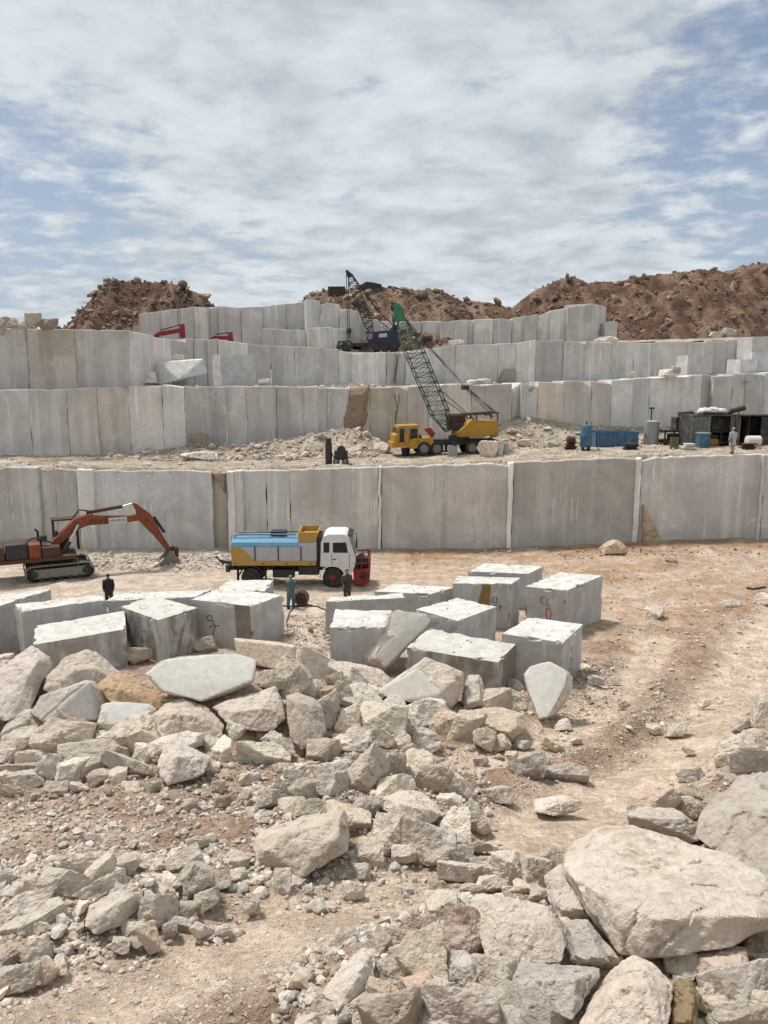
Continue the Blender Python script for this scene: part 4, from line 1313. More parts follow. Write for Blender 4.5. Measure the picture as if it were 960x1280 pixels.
# ------------------------------------------------------------------ further stones one by one
L1 = ('rough pale boulder in the rubble heap below the left group of sawn blocks', 'boulders of the heap below the left blocks')
L2 = ('rough beige boulder in the rubble below the right group of sawn blocks', 'boulders below the right blocks')
L3 = ('weathered boulder piled in the ridge between the gravel slope and the track', 'boulders of the central ridge')
L4 = ('pale boulder in the row between the gravel slope and the lower track', 'boulders of the row by the lower track')
L5 = ('pale limestone boulder packed in the pile around the huge boulder', 'boulders of the pile round the huge one')
L6 = ('rock on the low bank where the track bends', 'rocks of the bank by the bend')
L7 = ('single rock lying loose beside the dusty track', 'loose rocks by the track')
LIST = [
    (L1, [(98, 907, 54, 20, -32), (35, 905, 46, 30, 0), (77, 925, 58, 38, -8), (29, 927, 48, 34, 0), (169, 917, 70, 36, 32), (121, 950, 72, 38, 8),
          (90, 964, 44, 30, 0), (162, 961, 62, 24, -20), (125, 972, 24, 18, 20), (144, 973, 22, 22, 0), (42, 950, 34, 22, 0), (25, 963, 38, 18, 0),
          (31, 976, 38, 20, 10), (60, 964, 24, 32, 0), (10, 946, 28, 16, 10), (135, 923, 20, 20, 30), (119, 926, 28, 18, 10), (6, 971, 26, 16, 0),
          (282, 940, 30, 30, -40), (326, 945, 66, 32, -12), (297, 912, 24, 26, 0), (284, 1004, 28, 15, 8), (236, 1007, 18, 14, 0), (274, 986, 16, 16, 0),
          (255, 807, 24, 18, 20), (222, 806, 30, 16, 0), (198, 808, 26, 16, 0), (170, 822, 34, 20, 0), (150, 812, 30, 18, 0), (359, 832, 26, 28, 0),
          (367, 848, 40, 44, 0), (340, 852, 30, 26, 0), (330, 848, 20, 16, 0), (8, 826, 22, 18, 0), (5, 838, 24, 20, 0), (345, 925, 34, 20, -20), (355, 938, 30, 26, 0), (268, 957, 18, 14, 0),
          (310, 975, 26, 16, 0), (70, 985, 24, 14, 0), (15, 990, 28, 14, 0), (100, 985, 20, 12, 0), (165, 985, 22, 13, 0), (190, 985, 20, 12, 0), (50, 893, 24, 16, 0), (20, 915, 26, 16, 0), (110, 935, 22, 16, 0), (148, 940, 24, 18, 0), (180, 945, 22, 26, 0), (262, 930, 20, 18, 0)]),
    (L2, [(394, 838, 50, 38, -25), (431, 844, 38, 30, 0), (463, 849, 46, 30, -15), (406, 866, 26, 16, 0), (410, 888, 32, 46, 0), (435, 904, 34, 30, 22),
          (474, 903, 58, 46, -10), (489, 881, 34, 24, 0), (527, 888, 56, 32, 8), (510, 904, 26, 24, 0), (450, 870, 48, 30, 10), (613, 876, 50, 28, 0),
          (585, 906, 52, 36, 0), (560, 905, 40, 34, 0), (501, 926, 26, 28, 0), (527, 921, 30, 30, -30), (609, 925, 30, 28, 0), (628, 928, 22, 20, 0),
          (424, 866, 26, 26, 0), (468, 868, 30, 22, 0), (545, 905, 22, 20, 0), (540, 935, 20, 14, 0), (420, 850, 22, 20, 0), (386, 862, 26, 22, 0), (640, 872, 20, 18, 0), (650, 886, 16, 14, 0), (645, 858, 18, 16, 0), (552, 890, 24, 22, 0),
          (412, 832, 24, 22, 0), (445, 832, 20, 16, 0), (402, 818, 22, 16, 0), (386, 810, 24, 14, 0), (380, 825, 26, 20, 0)]),
    (L3, [(462, 967, 66, 38, 45), (416, 984, 42, 28, 10), (491, 984, 50, 30, 30), (456, 1007, 34, 28, 0), (381, 990, 34, 28, 15), (404, 940, 36, 26, 0),
          (443, 946, 18, 10, 0), (444, 927, 36, 30, 0), (493, 959, 26, 30, 0), (377, 930, 22, 22, 0), (425, 930, 32, 20, 0), (436, 1024, 48, 36, 0),
          (372, 975, 32, 22, 0), (410, 965, 44, 20, 8), (520, 957, 40, 34, 10), (541, 977, 38, 40, -30), (570, 988, 36, 28, -45), (563, 1005, 34, 28, -15),
          (532, 1050, 62, 46, -15), (570, 1036, 40, 42, 0), (597, 1026, 40, 24, -45), (487, 1043, 42, 50, 0), (570, 1069, 36, 20, -8), (595, 1058, 34, 11, 0),
          (462, 1065, 40, 32, 0), (452, 1087, 20, 18, 0), (507, 1068, 30, 18, 0), (350, 988, 26, 24, 0), (395, 1010, 34, 20, 0), (365, 1008, 30, 20, 0), (335, 1000, 24, 20, 0), (440, 1113, 28, 18, 0), (545, 1073, 30, 16, 0), (385, 960, 34, 14, 10), (350, 962, 30, 14, 0), (430, 955, 24, 14, 0), (512, 935, 22, 16, 0)]),
    (L4, [(81, 1112, 52, 36, -8), (124, 1091, 44, 28, 62), (156, 1084, 30, 24, 40), (131, 1112, 64, 22, 30), (24, 1138, 76, 30, 24), (38, 1160, 66, 34, 27),
          (195, 1142, 46, 38, 35), (223, 1080, 48, 22, 26), (241, 1103, 42, 40, 15), (294, 1079, 28, 24, -20), (274, 1100, 24, 20, 0), (297, 1096, 28, 16, 8),
          (257, 1127, 26, 20, 20), (212, 1110, 18, 30, 0), (184, 1172, 20, 30, 20), (50, 1192, 32, 26, 30), (25, 1220, 54, 24, 12), (14, 1195, 44, 32, 0),
          (58, 1213, 20, 24, 0), (150, 1057, 26, 14, 0), (177, 1059, 32, 12, -5), (253, 1052, 30, 11, 5), (110, 1050, 26, 12, 5), (46, 1168, 26, 22, 0),
          (28, 1112, 22, 18, 0), (43, 1114, 22, 20, 0), (149, 1180, 20, 17, 0), (234, 1139, 22, 18, 0), (98, 1086, 40, 18, 10), (60, 1092, 26, 10, 0), (310, 1072, 16, 14, 0), (200, 1117, 30, 22, 0), (90, 1150, 26, 20, 0), (165, 1165, 22, 18, 0), (252, 1164, 20, 18, -45), (280, 1163, 18, 12, 0), (8, 1100, 20, 14, 0), (75, 1205, 18, 18, 0), (212, 1163, 14, 18, 0), (226, 1155, 30, 12, -15), (352, 1103, 20, 28, 0), (315, 1130, 18, 18, 0)]),
    (L5, [(477, 1185, 34, 32, 0), (497, 1212, 60, 40, 8), (535, 1195, 62, 60, -30), (522, 1237, 34, 24, 15), (585, 1167, 46, 50, 0), (522, 1163, 38, 24, 0),
          (552, 1140, 34, 42, 0), (587, 1215, 36, 38, 0), (570, 1260, 80, 46, 6), (545, 1243, 44, 28, 40), (500, 1270, 76, 38, 15), (487, 1250, 48, 28, -15),
          (442, 1262, 74, 26, 32), (405, 1265, 36, 32, 20), (435, 1180, 30, 26, 30), (502, 1175, 48, 18, -8), (622, 1222, 54, 38, 0), (675, 1268, 72, 40, -15),
          (627, 1252, 36, 20, -12), (630, 1275, 38, 24, 0), (667, 1091, 34, 42, -10), (638, 1089, 38, 40, 0), (612, 1106, 36, 22, 12), (654, 1112, 28, 18, -50),
          (577, 1090, 50, 20, -8), (607, 1078, 32, 17, 0), (607, 1090, 16, 14, 0), (930, 1250, 68, 50, 10), (912, 1264, 62, 32, 10), (950, 1187, 44, 24, 45),
          (954, 1212, 24, 26, 0), (850, 1201, 36, 30, -20), (810, 1190, 24, 15, 0), (920, 1278, 66, 28, 0), (887, 1247, 24, 36, 0), (675, 1120, 26, 24, 0), (752, 1193, 28, 28, -50),
          (575, 1205, 26, 26, 0), (690, 1068, 26, 26, 0), (455, 1195, 26, 22, 0), (420, 1200, 22, 18, 0), (385, 1245, 30, 20, 20), (375, 1225, 26, 20, 0), (390, 1278, 34, 20, 0), (470, 1168, 28, 16, 0), (600, 1140, 22, 20, 0), (592, 1112, 30, 16, 0), (550, 1110, 24, 14, 0), (640, 1115, 20, 14, 0), (845, 1270, 20, 22, 0), (960, 1268, 30, 36, 0), (970, 1180, 30, 40, 0), (600, 1245, 24, 20, 0), (545, 1278, 40, 22, 0), (460, 1275, 30, 20, 0)]),
    (L6, [(927, 932, 46, 28, 8), (955, 928, 38, 26, 0), (940, 953, 46, 32, 15), (958, 895, 28, 42, 0), (862, 967, 30, 16, 0), (868, 997, 36, 13, -5),
          (857, 1011, 44, 24, 0), (840, 1034, 84, 34, -5), (822, 1010, 52, 30, 15), (970, 950, 34, 30, 0), (912, 975, 24, 14, 0), (890, 1000, 26, 16, 0), (795, 1012, 18, 16, 0), (925, 905, 20, 14, 0), (905, 950, 20, 14, 0), (880, 985, 18, 12, 0)]),
    (L7, [(619, 992, 36, 18, -6), (662, 962, 44, 26, 15), (703, 965, 54, 20, 0), (697, 1009, 52, 22, 5), (680, 953, 14, 18, 0), (848, 911, 24, 15, 0),
          (817, 911, 16, 11, 0), (816, 766, 24, 16, 0), (765, 684, 36, 16, 0), (730, 835, 14, 10, 0), (705, 905, 20, 12, 0), (690, 932, 24, 10, -30), (655, 930, 18, 12, 0), (780, 880, 14, 9, 0), (880, 880, 14, 9, 0), (860, 1068 - 130, 12, 8, 0), (840, 700, 14, 7, 0), (915, 755, 18, 9, 0), (955, 750, 20, 14, 0), (640, 945, 16, 10, 0), (720, 925, 12, 8, 0), (770, 850, 12, 8, 0), (745, 850, 18, 12, 0)]),
]
SPECIAL = {(585, 1167): ('boulder with a rust-red blotch between the broad rough-faced boulder and the pale wedge', (1.03, .92, .88)),
           (522, 1163): ('small boulder with a rust-red patch near the rust-blotched one', (1.0, .86, .81)),
           (522, 1237): ('small pinkish rock wedged under pale boulders', (1.0, .84, .76)),
           (462, 967): ('long sausage-shaped boulder tilted on top of the central ridge', (.95, .92, .87)),
           (98, 907): ('elongated dark brown rock lying aslant beside the broken sawn wedge', (.74, .64, .58)),
           (406, 866): ('small reddish brown rock in the rubble behind the upright brown boulder', (.75, .6, .48)),
           (435, 904): ('bright whitish chunk perched among brown boulders', (1.2, 1.18, 1.13)),
           (501, 926): ('small bright chunky rock at the end of the heap by the track', (1.18, 1.14, 1.06)),
           (822, 1010): ('pinkish squarish rock on the bank behind the huge boulder', (.93, .82, .77)),
           (840, 1034): ('flat grey slab-like rock touching the back of the huge boulder', (.93, .93, .92)),
           (816, 766): ('lone pale rock on the open tan floor away from the blocks', (1, .97, .9)),
           (765, 684): ('tan boulder lying at the foot of the lowest bench', (.95, .82, .66))}
HERO = [((35, 855), 'tall tilted boulder'), ((100, 842), 'rounded tan boulder'), ((165, 865), 'ochre stained rock'), ((95, 880), 'broken sawn wedge'), ((250, 845), 'smooth pale slab'),
        ((335, 818), 'plain beige slab'), ((160, 898), 'boulder with sawn patch'), ((235, 900), 'broad brown-shaded boulder'), ((315, 888), 'long layered boulder'), ((382, 902), 'flat-faced upright boulder'),
        ((222, 926), 'wide flat boulder'), ((230, 955), 'speckled grey boulder'), ((530, 855), 'roof-ridged broken block'), ((592, 865), 'grey squarish rock'), ((492, 800), 'pointed leaning rock'),
        ((685, 862), 'shield-shaped slab'), ((628, 904), 'smooth tan boulder'), ((378, 1055), 'very large flat boulder'), ((515, 1014), 'wide weathered boulder'), ((143, 1140), 'clean oval boulder'),
        ((840, 1110), 'huge pale boulder'), ((950, 1040), 'big grey craggy boulder'), ((645, 1162), 'broad rough-faced boulder'), ((710, 1118), 'jammed wedge of rock'), ((732, 1180), 'narrow upright rock in the gap'),
        ((698, 1236), 'boulder with a round hollow'), ((785, 1245), 'large knobbly boulder'), ((855, 1258), 'olive-brown rock'), ((900, 1208), 'pink stained boulder'), ((438, 1226), 'steep wedge boulder'),
        ((462, 967), 'sausage-shaped boulder'), ((585, 1167), 'rust-blotched boulder'), ((822, 1010), 'pinkish squarish rock'), ((840, 1034), 'flat grey slab-like rock'), ((435, 904), 'whitish chunk'),
        ((98, 907), 'elongated dark brown rock'), ((816, 766), 'lone rock on the floor'), ((765, 684), 'tan boulder at the bench foot')]


USED = {}


def describe(u, v, w, h, rot, tone, grp):
    big = max(w, h)
    size = 'tiny' if big < 17 else 'small' if big < 24 else 'medium-sized' if big < 34 else 'large' if big < 50 else 'very big'
    r = w / h
    shape = 'flat' if r > 2.0 else 'low' if r > 1.55 else 'upright' if r < .85 else 'wedge-like' if rot > 20 else 'slanting' if rot < -10 else 'blocky' if r < 1.15 else 'lumpy'
    col = 'light' if tone > 1.03 else 'brownish' if tone < .965 else 'beige'
    (hu, hv), nm = min(HERO, key=lambda q: math.hypot(q[0][0] - u, (q[0][1] - v) * 1.3) + (1000 if q[0] == (u, v) else 0))
    dd = math.hypot(hu - u, hv - v)
    for rel in (('touching', 'beside', 'right by') if dd < 55 else ('near', 'not far from', 'a little way from') if dd < 110 else ('some way from', 'well away from', 'farther off from')):
        lab = '%s %s %s boulder %s the %s' % (size, shape, col, rel, nm)
        if USED.setdefault(lab, grp) == grp:
            return lab
    return lab


for (lab, grp), items in LIST:
    for (u, v, w, h, rot) in items:
        sp = SPECIAL.get((u, v))
        t = RNG.uniform(0.88, 1.12)
        wm = RNG.uniform(0.93, 1.0)
        if sp:
            boulder(u, v, w, h, rot, sp[0], None, sp[1])
        else:
            kind = RNG.uniform()
            hue = (.97, .94, .90) if kind < .13 else (1.08, 1.09, 1.08) if kind < .3 else (1.02, .94, .90) if kind < .37 else (.9, .9, .9) if kind < .48 else (1, 1, 1)
            boulder(u, v, w, h, rot, describe(u, v, w, h, rot, t * hue[0], grp), grp, (t * hue[0], t * hue[1] * (0.985 + 0.015 * wm), t * hue[2] * wm))


# ------------------------------------------------------------------ loose rubble, past counting
def stone_field(name, pts, sizes, cols, big=0.36, flat=0.75, sink=0.25):
    """one mesh of many small angular stones"""
    vs, fs, cs = [], [], []
    base = 0
    rg = np.random.default_rng(len(pts))
    for sub, sel in ((1, sizes < big), (2, sizes >= big)):
        V0, F0 = ico(sub)
        idx = np.nonzero(sel)[0]
        if not len(idx):
            continue
        for kind in range(10):
            ii = idx[kind::10]
            if not len(ii):
                continue
            N = rg.normal(size=(9, 3))
            N /= np.linalg.norm(N, axis=1)[:, None]
            r, _ = plane_shape(V0, N, rg.uniform(0.55, 0.95, 9), 22)
            S = V0 * np.minimum(r, 1.35)[:, None]
            S = S * (1 + 0.10 * rg.normal(size=(len(S), 1)))
            n = len(ii)
            q = rg.normal(size=(n, 4))
            q /= np.linalg.norm(q, axis=1)[:, None]
            w, x, y, z = q.T
            Rm = np.stack([1 - 2 * (y * y + z * z), 2 * (x * y - z * w), 2 * (x * z + y * w), 2 * (x * y + z * w), 1 - 2 * (x * x + z * z), 2 * (y * z - x * w),
                           2 * (x * z - y * w), 2 * (y * z + x * w), 1 - 2 * (x * x + y * y)], 1).reshape(n, 3, 3)
            sc = sizes[ii][:, None] * rg.uniform(0.55, 1.15, (n, 3)) * 0.5
            P = np.einsum('nij,nkj->nki', Rm, S[None] * sc[:, None, :])
            P[..., 2] *= flat
            P = P + pts[ii][:, None, :] + np.array([0, 0, 1])[None, None] * (sizes[ii] * (0.5 - sink) * 0.6)[:, None, None]
            vs.append(P.reshape(-1, 3))
            fs.append((F0[None] + (np.arange(n) * len(V0))[:, None, None] + base).reshape(-1, 3))
            cs.append(np.repeat(cols[ii], len(V0), 0))
            base += n * len(V0)
    me = fast_mesh(name, np.concatenate(vs), np.concatenate(fs), False)
    cattr(me, 'Col', np.concatenate(cs))
    return link(name, me, M['stones'])


def in_poly(x, y, poly):
    ins = np.zeros(len(x), bool)
    n = len(poly)
    for i in range(n):
        (x0, y0), (x1, y1) = poly[i], poly[(i + 1) % n]
        c = ((y0 > y) != (y1 > y)) & (x < (x1 - x0) * (y - y0) / (y1 - y0 + 1e-12) + x0)
        ins ^= c
    return ins


PALE = (0.61, 0.53, 0.45)
SOIL = (0.47, 0.38, 0.31)
WHT = (0.635, 0.58, 0.515)


def rubble(poly_px, n, smin, smax, colour, label, power=2.2, keep_track=0.15, white=0.38, clump=0.5):
    poly = [hit(u, v)[0][:2] for (u, v) in poly_px]
    xs, ys = [p[0] for p in poly], [p[1] for p in poly]
    rg = np.random.default_rng(n + int(smax * 1000))
    X, Y = np.zeros(0), np.zeros(0)
    while len(X) < n:
        # even in the picture rather than on the ground: nearer stones show smaller
        x = rg.uniform(min(xs), max(xs), n * 4)
        y = rg.uniform(min(ys), max(ys), n * 4)
        k = in_poly(x, y, poly)
        k &= rg.uniform(size=len(x)) < (min(ys) / y) ** 2
        k &= rg.uniform(size=len(x)) < 1 - (1 - keep_track) * np.minimum(1, track_mask(x, y) * 1.2)
        cl = fbm(np.stack([x, y, 0 * x], 1) * 0.8 + n, 3)
        k &= rg.uniform(size=len(x)) < 1 - clump + clump * sstep(cl, -0.3, 0.35)
        X, Y = np.concatenate([X, x[k]]), np.concatenate([Y, y[k]])
    X, Y = X[:n], Y[:n]
    s = smin * (1 - rg.uniform(size=n) * (1 - (smin / smax) ** power)) ** (-1 / power)
    Z = gfull(X, Y)
    c = np.array(colour)[None] * rg.uniform(0.72, 1.2, (n, 1)) * (1 + np.array([.03, 0, -.035]) * rg.normal(size=(n, 1)))
    wsel = rg.uniform(size=n) < white
    c[wsel] = np.array(WHT) * rg.uniform(0.85, 1.08, (wsel.sum(), 1))
    o = stone_field('loose_rubble', np.stack([X, Y, Z], 1), s, c)
    tag(o, label, 'rubble', kind='stuff')


rubble([(-60, 860), (320, 842), (660, 862), (650, 935), (560, 962), (480, 1000), (300, 1015), (-60, 1005)], 3200, .06, .5, SOIL, 'broken stone filling the heap between the boulders below the sawn blocks', 1.7, .6)
rubble([(-60, 980), (330, 962), (335, 1090), (-60, 1125)], 6500, .025, .16, SOIL, 'brown gravel slope with small stones below the rubble heap', 2.2, .6)
rubble([(-60, 1085), (330, 1040), (335, 1150), (200, 1205), (-60, 1280)], 4000, .025, .18, PALE, 'small stones filling the boulder row by the lower track', 2.0, .3)
rubble([(310, 960), (600, 930), (645, 1100), (420, 1135), (320, 1105)], 4200, .03, .28, PALE, 'small stones around the central boulder ridge', 1.9, .4)
rubble([(-60, 1085), (330, 1045), (335, 1150), (200, 1200), (-60, 1260)], 1100, .10, .34, PALE, 'fist to head sized chunks along the boulder row by the lower track', 1.8, .1)
rubble([(-60, 975), (330, 960), (335, 1060), (-60, 1080)], 700, .09, .30, PALE, 'fist sized chunks on the brown gravel slope', 2.0, .3)
rubble([(310, 960), (600, 930), (645, 1100), (420, 1150), (320, 1120)], 900, .10, .34, PALE, 'fist to head sized chunks round the central boulder ridge', 1.8, .1)
rubble([(350, 1230), (470, 1130), (560, 1100), (600, 1140), (420, 1300), (330, 1300)], 700, .06, .26, PALE, 'chunks spilling from the bottom pile onto the lower track', 1.8, .2)
rubble([(370, 1200), (560, 1100), (720, 1040), (1020, 1000), (1040, 1300), (330, 1300)], 3600, .03, .26, PALE, 'small stones between the boulders of the bottom pile', 1.8, .3)
rubble([(-60, 1255), (300, 1150), (560, 1088), (400, 1205), (300, 1310), (-60, 1310)], 6000, .014, .10, PALE, 'fine gravel strewn over the lower track', 2.4, .8)
rubble([(735, 1022), (870, 958), (965, 880), (1040, 880), (1040, 1010)], 1700, .04, .3, SOIL, 'earth and stones of the bank at the bend of the track', 2.0, .3)
rubble([(615, 1012), (640, 958), (760, 888), (865, 858), (885, 922), (760, 965)], 2600, .025, .15, SOIL, 'crumbled earth and small stones between the wheel tracks', 2.2, .15)
rubble([(715, 838), (785, 828), (775, 885), (695, 912)], 800, .04, .3, SOIL, 'crumbled earth at the foot of the tall white-topped block', 1.8, .4)
rubble([(330, 700), (1040, 690), (1040, 900), (620, 960), (560, 860), (760, 800), (760, 720)], 6500, .05, .30, PALE, 'scattered small stones on the open quarry floor', 2.4, .35)
rubble([(112, 693), (285, 690), (285, 710), (225, 716), (112, 712)], 1300, .08, .42, WHT, 'white broken stone heaped behind the excavator bucket', 1.7, 1.0, .6)
rubble([(352, 770), (412, 770), (412, 850), (345, 850)], 700, .06, .4, SOIL, 'brown rubble in the gap between the two groups of blocks', 1.7, .5)
rubble([(-60, 690), (700, 684), (700, 694), (-60, 700)], 900, .05, .35, WHT, 'white crumbs along the foot of the lowest bench', 2.0, .8, .5)
rubble([(700, 690), (1040, 682), (1040, 692), (700, 700)], 500, .05, .35, (.34, .24, .15), 'brown crumbs along the foot of the lowest bench', 2.0, .8, .1)


def scatter_on(label, x0, x1, y0, y1, zf, n, smin, smax, colour, power=1.9, white=.4, name='loose_rubble', pile=None):
    rg = np.random.default_rng(n * 3 + int(abs(x0) * 10))
    X, Y = rg.uniform(x0, x1, n), rg.uniform(y0, y1, n)
    s = smin * (1 - rg.uniform(size=n) * (1 - (smin / smax) ** power)) ** (-1 / power)
    Z = np.array([zf(a, b) for a, b in zip(X, Y)])
    c = np.array(colour)[None] * rg.uniform(0.72, 1.2, (n, 1)) * (1 + np.array([.03, 0, -.035]) * rg.normal(size=(n, 1)))
    k = rg.uniform(size=n) < white
    c[k] = np.array(WHT) * rg.uniform(0.85, 1.08, (k.sum(), 1))
    tag(stone_field(name, np.stack([X, Y, Z], 1), s, c, big=.5), label, 'rubble', kind='stuff')


def pile_fn(parts, z0):
    def f(x, y):
        return z0(x) + sum(h * math.exp(-((x - a) / sx) ** 2 - ((y - b) / sy) ** 2) for (a, b, sx, sy, h) in parts)
    return f


# rubble on the lowest bench top
zz1 = lambda x: zt1(x) + 0.02
zp = lambda x, y: zz1(x) + float(piles1(x, y))
scatter_on('pale rubble banked on the lowest bench top beside the second bench', -22, -.5, 58.0, 63.8, zp, 2300, .10, .9, PALE, 1.8, .4)
scatter_on('white rubble slope on the lowest bench top beyond the yellow crane', 8.0, 32, 61.5, 70, zp, 4200, .09, .8, (.50, .44, .38), 1.9, .45)
scatter_on('crumbs along the edge of the lowest bench top', -30, 34, 53.0, 60, lambda x, y: zz1(x), 2600, .05, .35, PALE, 2.1, .35)
scatter_on('crumbs along the edge of the second bench top', -20, 40, 63, 71, lambda x, y: float(np.interp(x, [-20, -8, 10, 35], [11.0, 11.1, 11.3, 12.0])) if y > f2(x) + .3 else -1, 1500, .1, .6, WHT, 1.9, .6)

# stones on the heaps of the skyline
for (X, Y, Z), lab, n in zip(HEAPS, ['brown stones over the square spoil heap', 'brown stones over the middle spoil heap', 'brown stones over the big spoil heap'], (3000, 3000, 7000)):
    rg = np.random.default_rng(n + 1)
    i = rg.integers(0, X.size, n * 3)
    keep = Z.ravel()[i] > Z.min() + 0.3
    i = i[keep][:n]
    s = 0.24 * (1 - rg.uniform(size=len(i)) * (1 - (0.24 / 1.7) ** 2.0)) ** (-1 / 2.0)
    P = np.stack([X.ravel()[i], Y.ravel()[i], Z.ravel()[i]], 1) + rg.normal(size=(len(i), 3)) * [.3, .3, 0]
    c = np.array((.27, .20, .155))[None] * rg.uniform(0.55, 1.6, (len(i), 1)) * (1 + np.array([.04, 0, -.04]) * rg.normal(size=(len(i), 1)))
    tag(stone_field('heap_stones', P, s, c, big=1.1, flat=.9), lab, 'stones', kind='stuff')

# crumbs left lying on the block tops
rg = np.random.default_rng(77)
P_ = []
for T in TOPS:
    for cl in range(6):
        s0, t0 = rg.uniform(.1, .9, 2)
        for k in range(7):
            s, t = np.clip([s0 + rg.normal() * .07, t0 + rg.normal() * .07], .04, .96)
            P_.append(T[0] * (1 - s) * (1 - t) + T[1] * s * (1 - t) + T[2] * s * t + T[3] * (1 - s) * t)
P_ = np.array(P_)
s_ = 0.03 * (1 - rg.uniform(size=len(P_)) * (1 - (0.03 / .13) ** 1.8)) ** (-1 / 1.8)
tag(stone_field('stone_crumbs', P_, s_, np.array(PALE)[None] * rg.uniform(.7, 1.15, (len(P_), 1)), sink=.4), 'stone crumbs lying on the tops of the sawn blocks', 'rubble', kind='stuff')

# ------------------------------------------------------------------ machines
class Side:
    """upright plane through a ground point: photograph pixels to local (x along, z up) metres"""
    def __init__(self, origin, yaw=0.0):
        self.o = np.array(origin, float)
        self.yaw = yaw
        self.e = np.array([math.cos(yaw), math.sin(yaw), 0])
        self.n = np.array([-math.sin(yaw), math.cos(yaw), 0])
        self.eye = np.array([0, 0, CAM_H])

    def __call__(self, u, v, off=0.0):
        d = pix_dir(u, v)
        t = ((self.o + self.n * off - self.eye) @ self.n) / (d @ self.n)
        p = self.eye + d * t - self.o
        return (float(p @ self.e), float(p[2]))


def zoomed(side, u0, v0, k, off=0.0):
    return lambda X, Y: side(u0 + X / k, v0 + Y / k, off)


def wheel(parent, x, y, z, r, w, rim_mat='steel', hub_mat=None, side=-1):
    """tyre with tread and a dished rim, axle along y; side -1 shows the dish towards the viewer"""
    e = empty('wheel', (x, y, z))
    e.parent = parent
    m = MB()
    h = w / 2
    m.disc_lathe([(r * .58, -h * .8), (r * .72, -h), (r * .93, -h), (r, -h * .72), (r, h * .72), (r * .93, h), (r * .72, h), (r * .58, h * .8), (r * .58, -h * .8)], (0, 0, 0), 'y', 28)
    for k in range(22):
        a = 2 * math.pi * k / 22
        c, s = math.cos(a), math.sin(a)
        m.tube([(c * r, -h * .75, s * r), (c * r, h * .75, s * r)], r * .035, 4)
    m.build('tyre', M['rubber'], e, True)
    m = MB()
    m.disc_lathe([(r * .60, side * h * .85), (r * .54, side * h * .80), (r * .48, side * h * .35), (r * .22, side * h * .25), (r * .20, side * h * .7), (r * .10, side * h * .8)], (0, 0, 0), 'y', 20)
    m.build('rim', M[rim_mat], e, True)
    if hub_mat:
        m = MB()
        m.disc_lathe([(r * .30, side * h * .5), (r * .30, side * h * .95), (r * .16, side * h * 1.15)], (0, 0, 0), 'y', 12)
        m.build('hub', M[hub_mat], e, True)
    return e


def cyl_link(m, a, b, r, seg=8):
    m.tube([a, b], r, seg)


